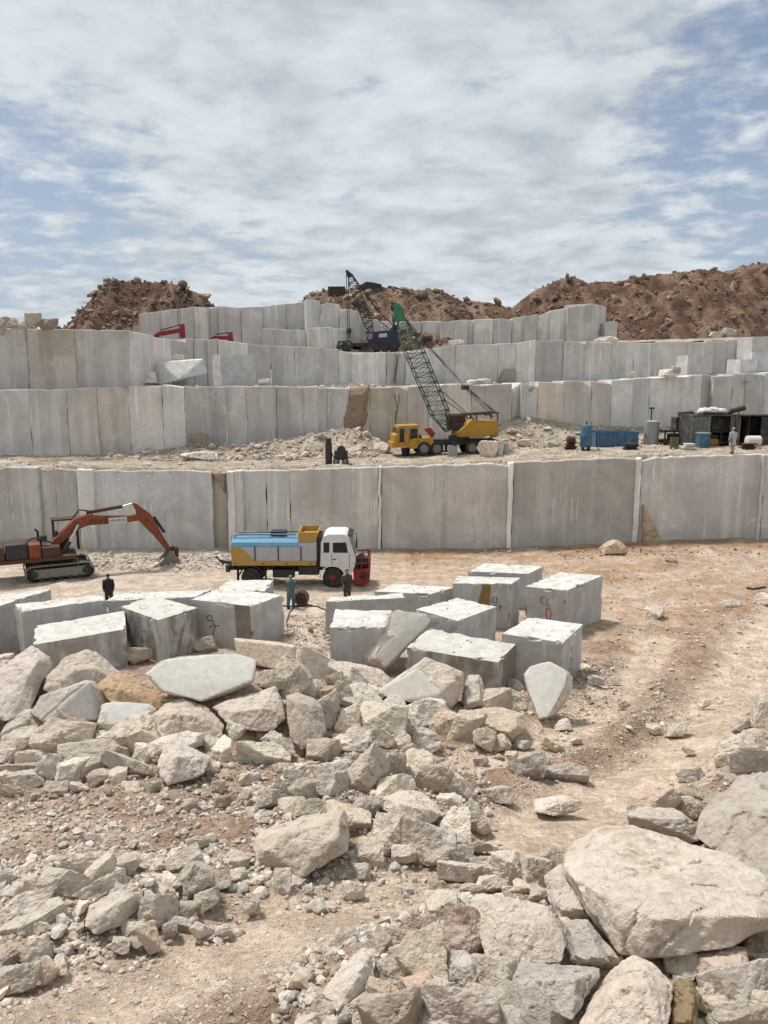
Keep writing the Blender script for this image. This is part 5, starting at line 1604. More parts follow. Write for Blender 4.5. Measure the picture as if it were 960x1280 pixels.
# --- tanker truck
def build_truck():
    p, _ = hit(416, 735)
    S = Side((p[0], p[1], gbase(p[0], p[1])), 0.0)
    z = zoomed(S, 260, 640, 4.364)
    root = empty('tanker_truck', tuple(S.o))
    tag(root, 'tanker truck with white cab, blue and grey tank, yellow trim, parked before the lowest bench', 'truck')
    W = 2.35
    f = lambda *q: [z(*a) for a in q]
    # chassis
    x0, zc = z(85, 318)
    x1, _ = z(770, 318)
    m = MB()
    for yy in (.55, 1.65):
        m.box(x0, x1, yy, yy + .12, zc - .12, zc + .16)
    for k in range(6):
        xx = x0 + (x1 - x0) * (k + .5) / 6
        m.box(xx - .06, xx + .06, .55, 1.77, zc - .06, zc + .08)
    m.build('chassis', M['dark'], root)
    m = MB()
    a, b = z(350, 318), z(470, 362)
    m.box(a[0], b[0], .1, .6, b[1], a[1], .05)
    a, b = z(490, 300), z(605, 348)
    m.box(a[0], b[0], .15, .7, b[1], a[1], .04)
    m.disc_lathe([(.2, 0), (.24, .05), (.24, .75), (.2, .8)], (z(420, 0)[0], 1.7, zc - .25), 'x', 14)
    m.build('underframe_boxes', M['dark'], root)
    m = MB()
    a = z(45, 285)
    m.tube([(a[0], .9, a[1]), (z(120, 300)[0], .9, z(120, 300)[1])], .09, 8)
    m.tube([(z(30, 255)[0], .6, z(30, 255)[1]), (z(75, 300)[0], .6, z(75, 300)[1])], .05, 6)
    m.box(z(80, 0)[0], z(100, 0)[0], .3, 2.1, z(0, 335)[1], z(0, 300)[1])
    m.build('rear_hitch', M['dark'], root)
    # tank: rounded cross-section swept along
    xa, xb = z(122, 0)[0], z(588, 0)[0]
    zb_, zt_ = z(0, 268)[1], z(0, 187)[1]
    ztop = zt_ + .42
    prof = [(0, zb_), (0, zt_), (.10, zt_ + .18), (.35, ztop - .10), (.75, ztop), (W - .75, ztop), (W - .35, ztop - .10), (W - .1, zt_ + .18), (W, zt_), (W, zb_)]
    n = len(prof)
    m = MB()
    vs = [(xa, y, q) for y, q in prof] + [(xb, y, q) for y, q in prof]
    m.add(vs, [(i, (i + 1) % n, (i + 1) % n + n, i + n) for i in range(n)] + [tuple(range(n))[::-1], tuple(range(n, 2 * n))])
    tank = m.build('tank', M['tankgrey'], root)
    top = [(-.012, zt_ - .02), (-.012, zt_ + .02), (.09, zt_ + .20), (.34, ztop - .075), (.75, ztop + .03), (W - .75, ztop + .03), (W - .34, ztop - .075), (W - .09, zt_ + .2), (W + .012, zt_)]
    m = MB()
    n = len(top)
    xc = z(492, 0)[0]
    vs = [(xa - .02, y, q) for y, q in top] + [(xc, y, q) for y, q in top]
    m.add(vs, [(i, i + 1, i + 1 + n, i + n) for i in range(n - 1)] + [tuple(range(n))[::-1], tuple(range(n, 2 * n))])
    m.build('tank_top', M['tankblue'], tank)
    m = MB()
    lo = z(0, 292)[1]
    m.box(xa - .02, z(585, 0)[0], -.03, W + .03, lo, zb_ + .02, .02)
    m.prism([(xa - .015, zb_), (xa - .015, zt_ - .01), (z(165, 0)[0], zt_ - .01), (z(250, 0)[0], zb_)], -.02, -.004)
    m.box(xa - .03, xa - .005, .0, W, zb_, zt_ - .01)
    m.build('yellow_trim', M['tankyellow'], tank)
    for X in (250, 378, 503):
        m = MB()
        q = z(X, 0)[0]
        m.box(q - .03, q + .03, -.035, .0, zb_ + .02, zt_)
        m.build('tank_rib', M['dark'], tank)
    m = MB()
    m.tube([(xa + .2, .5, ztop + .12), (xa + .3, .5, ztop + .16), (z(400, 0)[0], .6, ztop + .14), (z(470, 0)[0], .5, ztop + .16)], .05, 8)
    m.tube([(xa + .1, 1.6, ztop + .1), (xa + 1.2, 1.2, ztop + .16), (z(330, 0)[0], 1.4, ztop + .14), (z(480, 0)[0], 1.6, ztop + .13)], .05, 8)
    m.tube([(xa + .05, .3, zt_ + .1), (xa + .15, .5, ztop + .15)], .05, 6)
    m.build('hose', M['steel'], root)
    m = MB()
    a, b = z(330, 128), z(415, 146)
    m.box(a[0], b[0], .7, 1.5, ztop + .02, ztop + .28, .03)
    m.build('hatch', M['navy'], tank)
    # yellow bin behind the cab
    m = MB()
    zl, zh = z(0, 166)[1], z(0, 112)[1]
    pr = [(z(488, 0)[0], zl), (z(585, 0)[0], zl), (z(598, 0)[0], zh), (z(488, 0)[0], zh - .02)]
    m.prism(pr, .1, .18)
    m.prism(pr, W - .18, W - .1)
    m.prism([pr[0], (pr[0][0] + .06, zl), (pr[0][0] + .06, zh), pr[3]], .18, W - .18)
    m.prism([(pr[1][0] - .06, zl), pr[1], pr[2], (pr[2][0] - .06, zh)], .18, W - .18)
    m.box(pr[0][0] + .06, pr[1][0] - .06, .18, W - .18, zl, zl + .25)
    m.build('yellow_bin', M['tankyellow'], root)
    m = MB()
    m.box(z(589, 0)[0], z(610, 0)[0], .2, 2.1, zc + .1, z(0, 140)[1], .03)
    m.build('air_stack', M['dark'], root)
    # cab
    cabp = f((612, 300), (615, 168), (628, 135), (655, 122), (745, 122), (768, 135), (800, 232), (806, 262), (800, 300), (778, 345), (742, 338), (722, 308), (700, 300))
    m = MB()
    m.prism(cabp, .0, W - .05, bev=.05)
    cab = m.build('cab', M['white'], root, True)
    for pts, nm in ((f((630, 168), (662, 166), (662, 222), (630, 222)), 'window'), (f((681, 168), (752, 166), (764, 222), (681, 222)), 'window')):
        m = MB()
        m.prism(pts, -.012, .03)
        m.build(nm, M['glass'], cab)
        m = MB()
        m.prism(pts, W - .08, W - .038)
        m.build(nm, M['glass'], cab)
    a, b = z(768, 142), z(801, 236)
    m = MB()
    m.add([(a[0] + .03, .14, a[1]), (b[0] + .03, .10, b[1]), (b[0] + .03, W - .15, b[1]), (a[0] + .03, W - .2, a[1]),
           (a[0] - .05, .14, a[1]), (b[0] - .05, .10, b[1]), (b[0] - .05, W - .15, b[1]), (a[0] - .05, W - .2, a[1])],
          [(0, 1, 2, 3), (4, 7, 6, 5), (0, 4, 5, 1), (3, 2, 6, 7), (0, 3, 7, 4), (1, 5, 6, 2)])
    m.build('windscreen', M['glass'], cab)
    m = MB()
    for X in (672, 770):
        q = z(X, 0)[0]
        m.box(q - .012, q + .012, -.014, .02, z(0, 300)[1], z(0, 228)[1])
    q = z(690, 258)
    m.box(q[0] - .1, q[0] + .08, -.03, .0, q[1] - .03, q[1] + .02)
    m.build('door_seam_and_handle', M['dark'], cab)
    m = MB()
    q0, q1, q2 = z(775, 130), z(810, 110), z(812, 165)
    m.tube([(q0[0], -.05, q0[1]), (q1[0], -.25, q1[1]), (q2[0], -.25, q2[1])], .02, 6)
    m.box(q2[0] - .05, q2[0] + .04, -.42, -.1, q2[1] - .25, q2[1] + .25, .02)
    m.build('mirror', M['dark'], cab)
    m = MB()
    a = z(680, 362)
    r = .70
    m.add([(a[0] + rr * math.cos(R(t)), yy, a[1] + rr * math.sin(R(t))) for yy in (-.02, .55) for rr in (r, r + .06) for t in range(10, 181, 17)],
          [])
    k = len(range(10, 181, 17))
    m.f += [(i, i + 1, i + 1 + k, i + k) for i in range(k - 1)] + [(i + k, i + 1 + k, i + 1 + 3 * k, i + 3 * k) for i in range(k - 1)] + [(i, i + 2 * k, i + 1 + 2 * k, i + 1) for i in range(k - 1)]
    m.build('wheel_arch', M['white'], cab)
    rw = .57
    wheel(root, a[0], .18, rw, rw, .32, 'rubber', 'red')
    wheel(root, a[0], 2.1, rw, rw, .32, 'rubber', 'red', 1)
    xr = z(225, 0)[0]
    for yy, sd in ((.2, -1), (.52, -1), (1.8, 1), (2.12, 1)):
        wheel(root, xr, yy, rw, rw, .29, 'rubber', None, sd)
    m = MB()
    pts = [(xr + .72 * math.cos(R(t)), rw + .72 * math.sin(R(t))) for t in range(15, 166, 15)]
    for yy in (0.0,):
        m.prism(pts + [(q[0] * 1 + (xr - q[0]) * .06, q[1] - .04) for q in pts[::-1]], yy, yy + .65)
    m.build('mudguard', M['dark'], root)
    # lamps, steps, grille, visor, ladder, flaps
    xf = z(800, 0)[0]
    zl_ = z(0, 300)[1]
    for yy in (.18, W - .45):
        m = MB()
        m.disc_lathe([(.12, 0), (.12, .05), (.08, .08)], (xf + .02, yy + .12, zl_ + .12), 'x', 12)
        m.build('headlight', M['chrome'], cab, True)
    m = MB()
    for i in range(4):
        m.box(xf - .02, xf + .03, .5, W - .55, zl_ + .05 + i * .12, zl_ + .11 + i * .12)
    m.build('grille', M['dark'], cab)
    m = MB()
    a = z(762, 128)
    m.prism([(a[0] - .02, a[1]), (a[0] + .28, a[1] - .12), (a[0] + .29, a[1] - .08), (a[0] + .0, a[1] + .05)], .08, W - .15)
    m.build('sun_visor', M['dark'], cab)
    m = MB()
    for i in range(2):
        q = z(742, 345 + i * 18)
        m.box(q[0] - .02, q[0] + .28, -.05, .18, q[1] - .03, q[1])
    m.build('cab_step', M['dark'], cab)
    m = MB()
    for yy in (.5, .9):
        m.tube([(xa - .08, yy, zb_ - .1), (xa - .08, yy, ztop + .1)], .02, 6)
    for i in range(6):
        m.tube([(xa - .08, .5, zb_ + i * .2), (xa - .08, .9, zb_ + i * .2)], .015, 6)
    m.build('ladder', M['steel'], tank)
    for xx in (xr - .8, xr + .78):
        m = MB()
        m.box(xx - .012, xx + .012, .03, .62, .25, 1.0)
        m.build('mud_flap', M['rubber'], root)
    m = MB()
    for i, X in enumerate((150, 300, 430, 560)):
        q = z(X, 281)
        m.box(q[0] - .06, q[0] + .06, -.045, -.028, q[1] - .035, q[1] + .035)
    m.build('side_reflector', M['red'], tank)
    # red compressor frame hung on the bumper
    xa2, xb2 = z(788, 0)[0], z(884, 0)[0]
    zl, zh = z(0, 400)[1], z(0, 318)[1]
    m = MB()
    m.prism([(xa2, zh), (xa2 + .05, zl + .1), (xa2 + .25, zl), (xb2 - .3, zl), (xb2 - .04, zl + .15), (xb2, zh)], .15, 2.1)
    m.build('bumper_hopper', M['red'], root)
    m = MB()
    zt2 = z(0, 250)[1]
    for yy in (.15, 2.05):
        for xx in (xa2 + .05, (xa2 + xb2) / 2, xb2 - .04):
            m.box(xx - .03, xx + .03, yy, yy + .06, zh, zt2)
        m.box(xa2, xb2, yy - .003, yy + .063, zt2 - .06, zt2)
        m.box(xa2, xb2, yy - .003, yy + .063, (zh + zt2) / 2 - .03, (zh + zt2) / 2 + .03)
    m.tube([(xb2 - .1, .5, zt2), (xb2 - .1, .5, zt2 + .35), (xb2 - .2, .5, zt2 + .4)], .05, 8)
    m.build('bumper_frame', M['red'], root)
    m = MB()
    m.disc_lathe([(.1, 0), (.28, .05), (.28, 1.2), (.1, 1.25)], (xa2 + .45, .45, zh + .35), 'y', 14)
    m.box(xb2 - .45, xb2 - .1, .6, 1.4, zh + .02, zh + .55, .04)
    m.tube([(xa2 + .2, .2, zh + .1), (xa2 + .1, .1, zh + .7), (xa2 + .5, .12, zh + .9), (xb2 - .1, .12, zh + .3)], .035, 6)
    m.build('bumper_engine', M['dark'], root)
    m = MB()
    m.disc_lathe([(.14, 0), (.19, .03), (.19, .08), (.14, .1)], ((xa2 + xb2) / 2 + .1, .05, (zl + zh) / 2 + .1), 'y', 18)
    m.build('hopper_lamp', M['dark'], root, True)


build_truck()


# --- excavators
def track_frame(root, L, w, y, h, mat_frame='steel', zl=0.0):
    """one crawler: pads round a frame, wheels at the ends, rollers below"""
    tr = empty('crawler_track', (0, y, zl))
    tr.parent = root
    r = h / 2
    xs = L / 2 - r
    path = []
    for k in range(9):
        a = R(90 - k * 180 / 8)
        path.append((xs + r * math.cos(a), r + r * math.sin(a)))
    for k in range(9):
        a = R(-90 - k * 180 / 8)
        path.append((-xs + r * math.cos(a), r + r * math.sin(a)))
    path.append(path[0])
    seg = np.array(path)
    d = np.concatenate([[0], np.cumsum(np.linalg.norm(np.diff(seg, axis=0), axis=1))])
    n = 40
    m = MB()
    for k in range(n):
        s = d[-1] * k / n
        x, zz = np.interp(s, d, seg[:, 0]), np.interp(s, d, seg[:, 1])
        s2 = (s + 0.02) % d[-1]
        dx, dz = np.interp(s2, d, seg[:, 0]) - x, np.interp(s2, d, seg[:, 1]) - zz
        l = math.hypot(dx, dz)
        dx, dz = dx / l, dz / l
        hl = d[-1] / n * .47
        for (t0, t1, a, b) in ((-hl, hl, -.035, .02), (-.02, .025, .02, .06)):
            pr = [(x + dx * t0 - dz * a, zz + dz * t0 + dx * a), (x + dx * t1 - dz * a, zz + dz * t1 + dx * a), (x + dx * t1 - dz * b, zz + dz * t1 + dx * b), (x + dx * t0 - dz * b, zz + dz * t0 + dx * b)]
            m.add([(p[0], 0, p[1]) for p in pr] + [(p[0], w, p[1]) for p in pr], [(0, 1, 2, 3), (7, 6, 5, 4), (0, 4, 5, 1), (1, 5, 6, 2), (2, 6, 7, 3), (3, 7, 4, 0)])
    m.build('track_pads', M['steel'], tr)
    m = MB()
    m.prism([(-xs, r * .45), (xs, r * .45), (xs + .1, r), (xs, r * 1.55), (-xs, r * 1.55), (-xs - .1, r)], .06, w - .06)
    m.build('track_frame', M[mat_frame], tr)
    for sx in (-1, 1):
        m = MB()
        m.disc_lathe([(r * .8, .05), (r * .8, .12), (r * .45, .12), (r * .4, .0), (r * .2, -.02)][::-1] + [(r * .8, w - .05)], (sx * xs, 0, r), 'y', 18)
        m.build('sprocket' if sx < 0 else 'idler', M['dark'], tr, True)
    for k in range(5):
        xx = -xs + 2 * xs * (k + .7) / 5.4
        m = MB()
        m.disc_lathe([(.13, -.01), (.13, w + .01)], (xx, 0, .14), 'y', 12)
        m.build('roller', M['dark'], tr, True)


def plate(prof, half, y=0.0, bev=.03):
    m = MB()
    m.prism(prof, y - half, y + half, bev=bev)
    return m


def build_excavator():
    yaw = R(27)
    p, _ = hit(66, 724)
    S = Side((p[0], p[1] + .9, 0.02), yaw)
    z = zoomed(S, 0, 610, 4)
    root = empty('excavator', tuple(S.o), yaw)
    tag(root, 'rusty orange crawler excavator with long bent boom, bucket resting on white rubble', 'excavator')
    f = lambda *q: [z(*a) for a in q]
    track_frame(root, 3.75, .6, -1.45, .95)
    track_frame(root, 3.75, .6, .75, .95)
    m = MB()
    m.box(-1.0, 1.0, -.9, .8, .45, .95, .05)
    m.disc_lathe([(.75, .9), (.75, 1.18)], (0, -.05, 0), 'z', 24)
    m.build('undercarriage', M['dark'], root)
    m = MB()
    m.prism([(-3.6, 1.2), (1.0, 1.2), (1.0, 1.42), (-3.6, 1.42)], -1.35, 1.25)
    m.build('turntable_deck', M['rust'], root)
    # engine house behind
    for (x0, x1, y0, y1, z0, z1, mt, nm) in ((-3.65, -2.85, -1.3, 1.2, 1.42, 2.2, 'rust', 'counterweight'), (-2.8, -1.65, -1.3, -.2, 1.42, 2.32, 'dark', 'engine_cover'),
                                             (-1.6, -.95, -1.33, -.35, 1.42, 2.25, 'orange', 'side_cover'), (-2.8, -.8, -.15, 1.2, 1.42, 2.2, 'rust', 'engine_cover'),
                                             (-.9, .1, -1.3, -.45, 1.42, 2.0, 'rust', 'side_cover')):
        m = MB()
        m.box(x0, x1, y0, y1, z0, z1, .08)
        m.build(nm, M[mt], root, True)
    m = MB()
    m.tube([(-1.0, .1, 2.2), (-1.0, .1, 2.75), (-1.15, .1, 2.9)], .07, 8)
    m.disc_lathe([(.16, 0), (.2, .05), (.2, .3), (.16, .35)], (-.75, -.5, 2.25), 'z', 12)
    m.tube([(-1.6, -.3, 2.3), (-1.2, -.5, 2.5), (-.6, -.8, 2.3), (-.2, -.9, 2.15)], .05, 6)
    m.build('exhaust_and_pipes', M['dark'], root)
    # open cab on the far side
    m = MB()
    for (x, y) in ((-.1, .35), (-.1, 1.2), (1.25, .35), (1.25, 1.2)):
        m.box(x - .05, x + .05, y - .05, y + .05, 1.42, 3.25)
    m.box(-.2, 1.35, .25, 1.3, 3.25, 3.35)
    m.box(-.2, -.1, .3, 1.25, 1.42, 2.2)
    m.box(1.2, 1.3, .3, 1.25, 1.42, 2.1)
    cab = m.build('cab_frame', M['rust'], root)
    m = MB()
    m.box(.05, .65, .5, 1.1, 1.42, 1.9, .05)
    m.box(.0, .15, .5, 1.1, 1.9, 2.55, .05)
    m.build('seat', M['dark'], cab)
    # boom, arm, linkage
    boomp = f((248, 300), (262, 262), (330, 195), (372, 152), (430, 132), (500, 138), (640, 138), (690, 128), (692, 160), (640, 168), (520, 178), (440, 184), (400, 200), (350, 236), (275, 292))
    boom = plate(boomp, .26).build('boom', M['orange'], root, True)
    m = MB()
    for k, X in enumerate((441, 465, 490, 516)):
        a, b = z(X, 152), z(X + 19, 174)
        yy = -.272
        w_ = (b[0] - a[0])
        m.box(a[0], a[0] + w_ * .25, yy, yy + .02, b[1], a[1])
        m.box(a[0] + w_ * .7, b[0], yy, yy + .02, b[1], a[1])
        m.box(a[0] + w_ * .25, a[0] + w_ * .7, yy, yy + .02, (a[1] + b[1]) / 2 - .03, (a[1] + b[1]) / 2 + .04)
        if k % 2:
            m.box(a[0] + w_ * .25, a[0] + w_ * .7, yy, yy + .02, a[1] - .07, a[1])
    m.build('dark_lettering', M['rust'], boom)
    a, b = z(540, 147), z(632, 168)
    m = MB()
    m.box(a[0], b[0], -.275, -.255, b[1], a[1])
    pl = m.build('white_nameplate', M['sack'], boom)
    m = MB()
    for k in range(9):
        xx = a[0] + (b[0] - a[0]) * (.06 + k * .1)
        m.box(xx, xx + .06, -.281, -.27, b[1] + .1, a[1] - (.09 if k % 3 else .13))
    m.build('dark_lettering', M['greygreen'], pl)
    m = MB()
    for yy in (-.62, .62):
        a, b = z(290, 352), z(345, 258)
        cyl_link(m, (a[0], yy, a[1]), (b[0], yy * .95, b[1]), .12, 10)
    m.build('boom_cylinder', M['dark'], root, True)
    m = MB()
    for yy in (-.6, .6):
        a, b = z(340, 266), z(388, 178)
        cyl_link(m, (a[0], yy, a[1]), (b[0], yy * .7, b[1]), .065, 8)
    m.build('boom_piston', M['chrome'], root, True)
    m = MB()
    a, b = z(432, 130), z(612, 92)
    cyl_link(m, (a[0], 0, a[1] + .08), (b[0], 0, b[1]), .11, 10)
    m.build('arm_cylinder', M['rust'], root, True)
    m = MB()
    c = z(660, 78)
    cyl_link(m, (b[0], 0, b[1]), (c[0], 0, c[1]), .05, 8)
    m.build('arm_piston', M['chrome'], root, True)
    m = MB()
    for k in (-.12, .12):
        q = [z(365, 150), z(395, 122), z(440, 122), z(470, 138)]
        m.tube([(q[0][0], k, q[0][1]), (q[1][0], k, q[1][1] + .15), (q[2][0], k, q[2][1] + .1), (q[3][0], k, q[3][1])], .03, 6)
    m.build('hydraulic_hose', M['dark'], root)
    armp = f((660, 75), (676, 74), (748, 126), (766, 150), (800, 215), (845, 290), (848, 320), (828, 308), (770, 240), (690, 160), (678, 110))
    arm = plate(armp, .22).build('arm', M['orange'], root, True)
    m = MB()
    a, b = z(768, 152), z(822, 228)
    cyl_link(m, (a[0], 0, a[1] + .12), (b[0], 0, b[1] + .08), .10, 10)
    m.build('bucket_cylinder', M['dark'], root, True)
    m = MB()
    c = z(880, 300)
    cyl_link(m, (b[0], 0, b[1] + .08), (c[0], 0, c[1]), .05, 8)
    m.build('bucket_piston', M['chrome'], root, True)
    m = MB()
    for yy in (-.2, .2):
        q = f((878, 296), (890, 300), (888, 355), (872, 352))
        m.prism(q, yy - .03, yy + .03)
        q = f((842, 300), (885, 292), (886, 304), (846, 318))
        m.prism(q, yy - .025, yy + .025)
    m.build('bucket_link', M['rust'], root)
    bp = f((840, 300), (888, 345), (882, 372), (845, 392), (780, 410), (722, 416), (760, 385), (800, 360), (830, 330))
    m = MB()
    for yy in (-.55, .52):
        m.prism(bp, yy, yy + .03)
    back = f((888, 345), (882, 372), (845, 392), (780, 410), (722, 416))
    inn = f((880, 346), (874, 366), (842, 384), (778, 402), (722, 411))
    m.prism(back + inn[::-1], -.52, .52)
    bk = m.build('bucket', M['steel'], root)
    for k in range(5):
        m = MB()
        t = z(725, 413)
        yy = -.48 + k * .24
        m.prism([(t[0] + .12, t[1] - .05), (t[0] + .12, t[1] + .07), (t[0] - .18, t[1] - .03)], yy - .05, yy + .05)
        m.build('bucket_tooth', M['steel'], bk)


build_excavator()


def red_excavator(tip, knee, foot, y, zg, lab, scale=1.0):
    """smaller red excavator of which the bent arm rises above the ledge"""
    K = on_plane_y(*knee, y)
    T = on_plane_y(*tip, y)
    Fq = on_plane_y(*foot, y)
    ox = T[0] - 1.2
    root = empty('excavator', (ox, y, zg))
    tag(root, lab, 'excavator')
    track_frame(root, 3.6, .5, -1.2, .8)
    track_frame(root, 3.6, .5, .7, .8)
    m = MB()
    m.box(-.8, .8, -.8, .8, .4, .9, .05)
    m.build('undercarriage', M['dark'], root)
    m = MB()
    m.prism([(-2.3, .95), (1.0, .95), (1.0, 1.5), (-.2, 1.7), (-2.3, 1.8)], -1.1, 1.1, bev=.08)
    m.build('engine_house', M['red'], root, True)
    m = MB()
    m.prism([(-.2, 1.5), (1.05, 1.5), (1.05, 2.0), (.8, 2.45), (-.2, 2.45)], .2, 1.1, bev=.06)
    cab = m.build('cab', M['red'], root, True)
    m = MB()
    m.prism([(0, 1.95), (.95, 1.95), (.72, 2.35), (0, 2.35)], .17, .3)
    m.build('window', M['glass'], cab)
    L = lambda q: (q[0] - ox, q[2] - zg)
    t, k, fo = L(T), L(K), L(Fq)
    m = MB()
    m.prism([(t[0] - .2, t[1] - .1), (t[0] + .5, t[1] + .28), (k[0] - .2, k[1] - .35), (k[0], k[1] - .75), (t[0] + .9, t[1] - .12)], -.22, .22, bev=.04)
    m.build('boom', M['red'], root, True)
    m = MB()
    m.prism([(.4, 1.3), (.9, 1.3), (t[0] + .5, t[1] + .1), (t[0], t[1] - .1)], -.2, .2, bev=.03)
    m.build('boom_foot', M['red'], root, True)
    m = MB()
    m.prism([(k[0] - .2, k[1]), (k[0] + .2, k[1] + .12), (fo[0] + .12, fo[1] - 1.6), (fo[0] - .25, fo[1] - 1.6), (k[0] - .35, k[1] - .7)], -.2, .2, bev=.04)
    m.build('arm', M['red'], root, True)
    m = MB()
    m.tube([(t[0] + .6, 0, t[1] + .45), (k[0] - .15, 0, k[1] + .03)], .07, 8)
    m.build('arm_cylinder', M['dark'], root, True)
    m = MB()
    fb = (fo[0] - .1, fo[1] - 1.6)
    m.prism([(fb[0] + .3, fb[1] + .1), (fb[0] + .35, fb[1] - .6), (fb[0] - .3, fb[1] - .9), (fb[0] - .75, fb[1] - .6), (fb[0] - .2, fb[1] - .45), (fb[0] - .25, fb[1] + .05)], -.45, .45, bev=.03)
    m.build('bucket', M['dark'], root)


red_excavator((194, 418), (228, 406), (231, 421), 86, 13.1, 'red excavator behind the ledge, its larger bent arm showing above it')
red_excavator((263, 423), (288, 416), (292, 424), 88, 13.1, 'red excavator behind the ledge with the lower, flatter arm')


# --- cranes
def lattice(root, A0, A1, wtop, wbot, n, mat, r=.045, y0=0.0, taper=.16):
    """four-chord boom from foot A0 to head A1 (local x, z), braced on every side"""
    A, B = Vector((A0[0], y0, A0[1])), Vector((A1[0], y0, A1[1]))
    d = (B - A).normalized()
    side = Vector((0, 1, 0))
    up = side.cross(d).normalized()
    L = (B - A).length
    def width(t):
        if t < taper:
            return wbot * .35 + (wtop - wbot * .35) * t / taper if False else .3 + (wbot - .3) * t / taper
        if t > 1 - taper:
            return wtop * .45 + (wbot - wtop * .45) * (1 - t) / taper
        return wbot
    ch = [[], [], [], []]
    for k in range(n + 1):
        t = k / n
        h = width(t) / 2
        hy = max(h, .32)
        c = A + d * (L * t)
        for i, (a, b) in enumerate(((-1, -1), (1, -1), (1, 1), (-1, 1))):
            ch[i].append(c + up * (a * h) + side * (b * hy))
    for i in range(4):
        m = MB()
        m.tube(ch[i], r, 6)
        m.build('boom_chord', mat, root)
    m = MB()
    for i in range(4):
        j = (i + 1) % 4
        for k in range(n):
            a, b = (ch[i][k], ch[j][k + 1]) if (k + i) % 2 else (ch[j][k], ch[i][k + 1])
            m.tube([a, b], r * .6, 4)
            if k % 2 == 0:
                m.tube([ch[i][k], ch[j][k]], r * .6, 4)
    o = m.build('boom_bracing', mat, root)
    o['kind'] = 'stuff'
    return ch


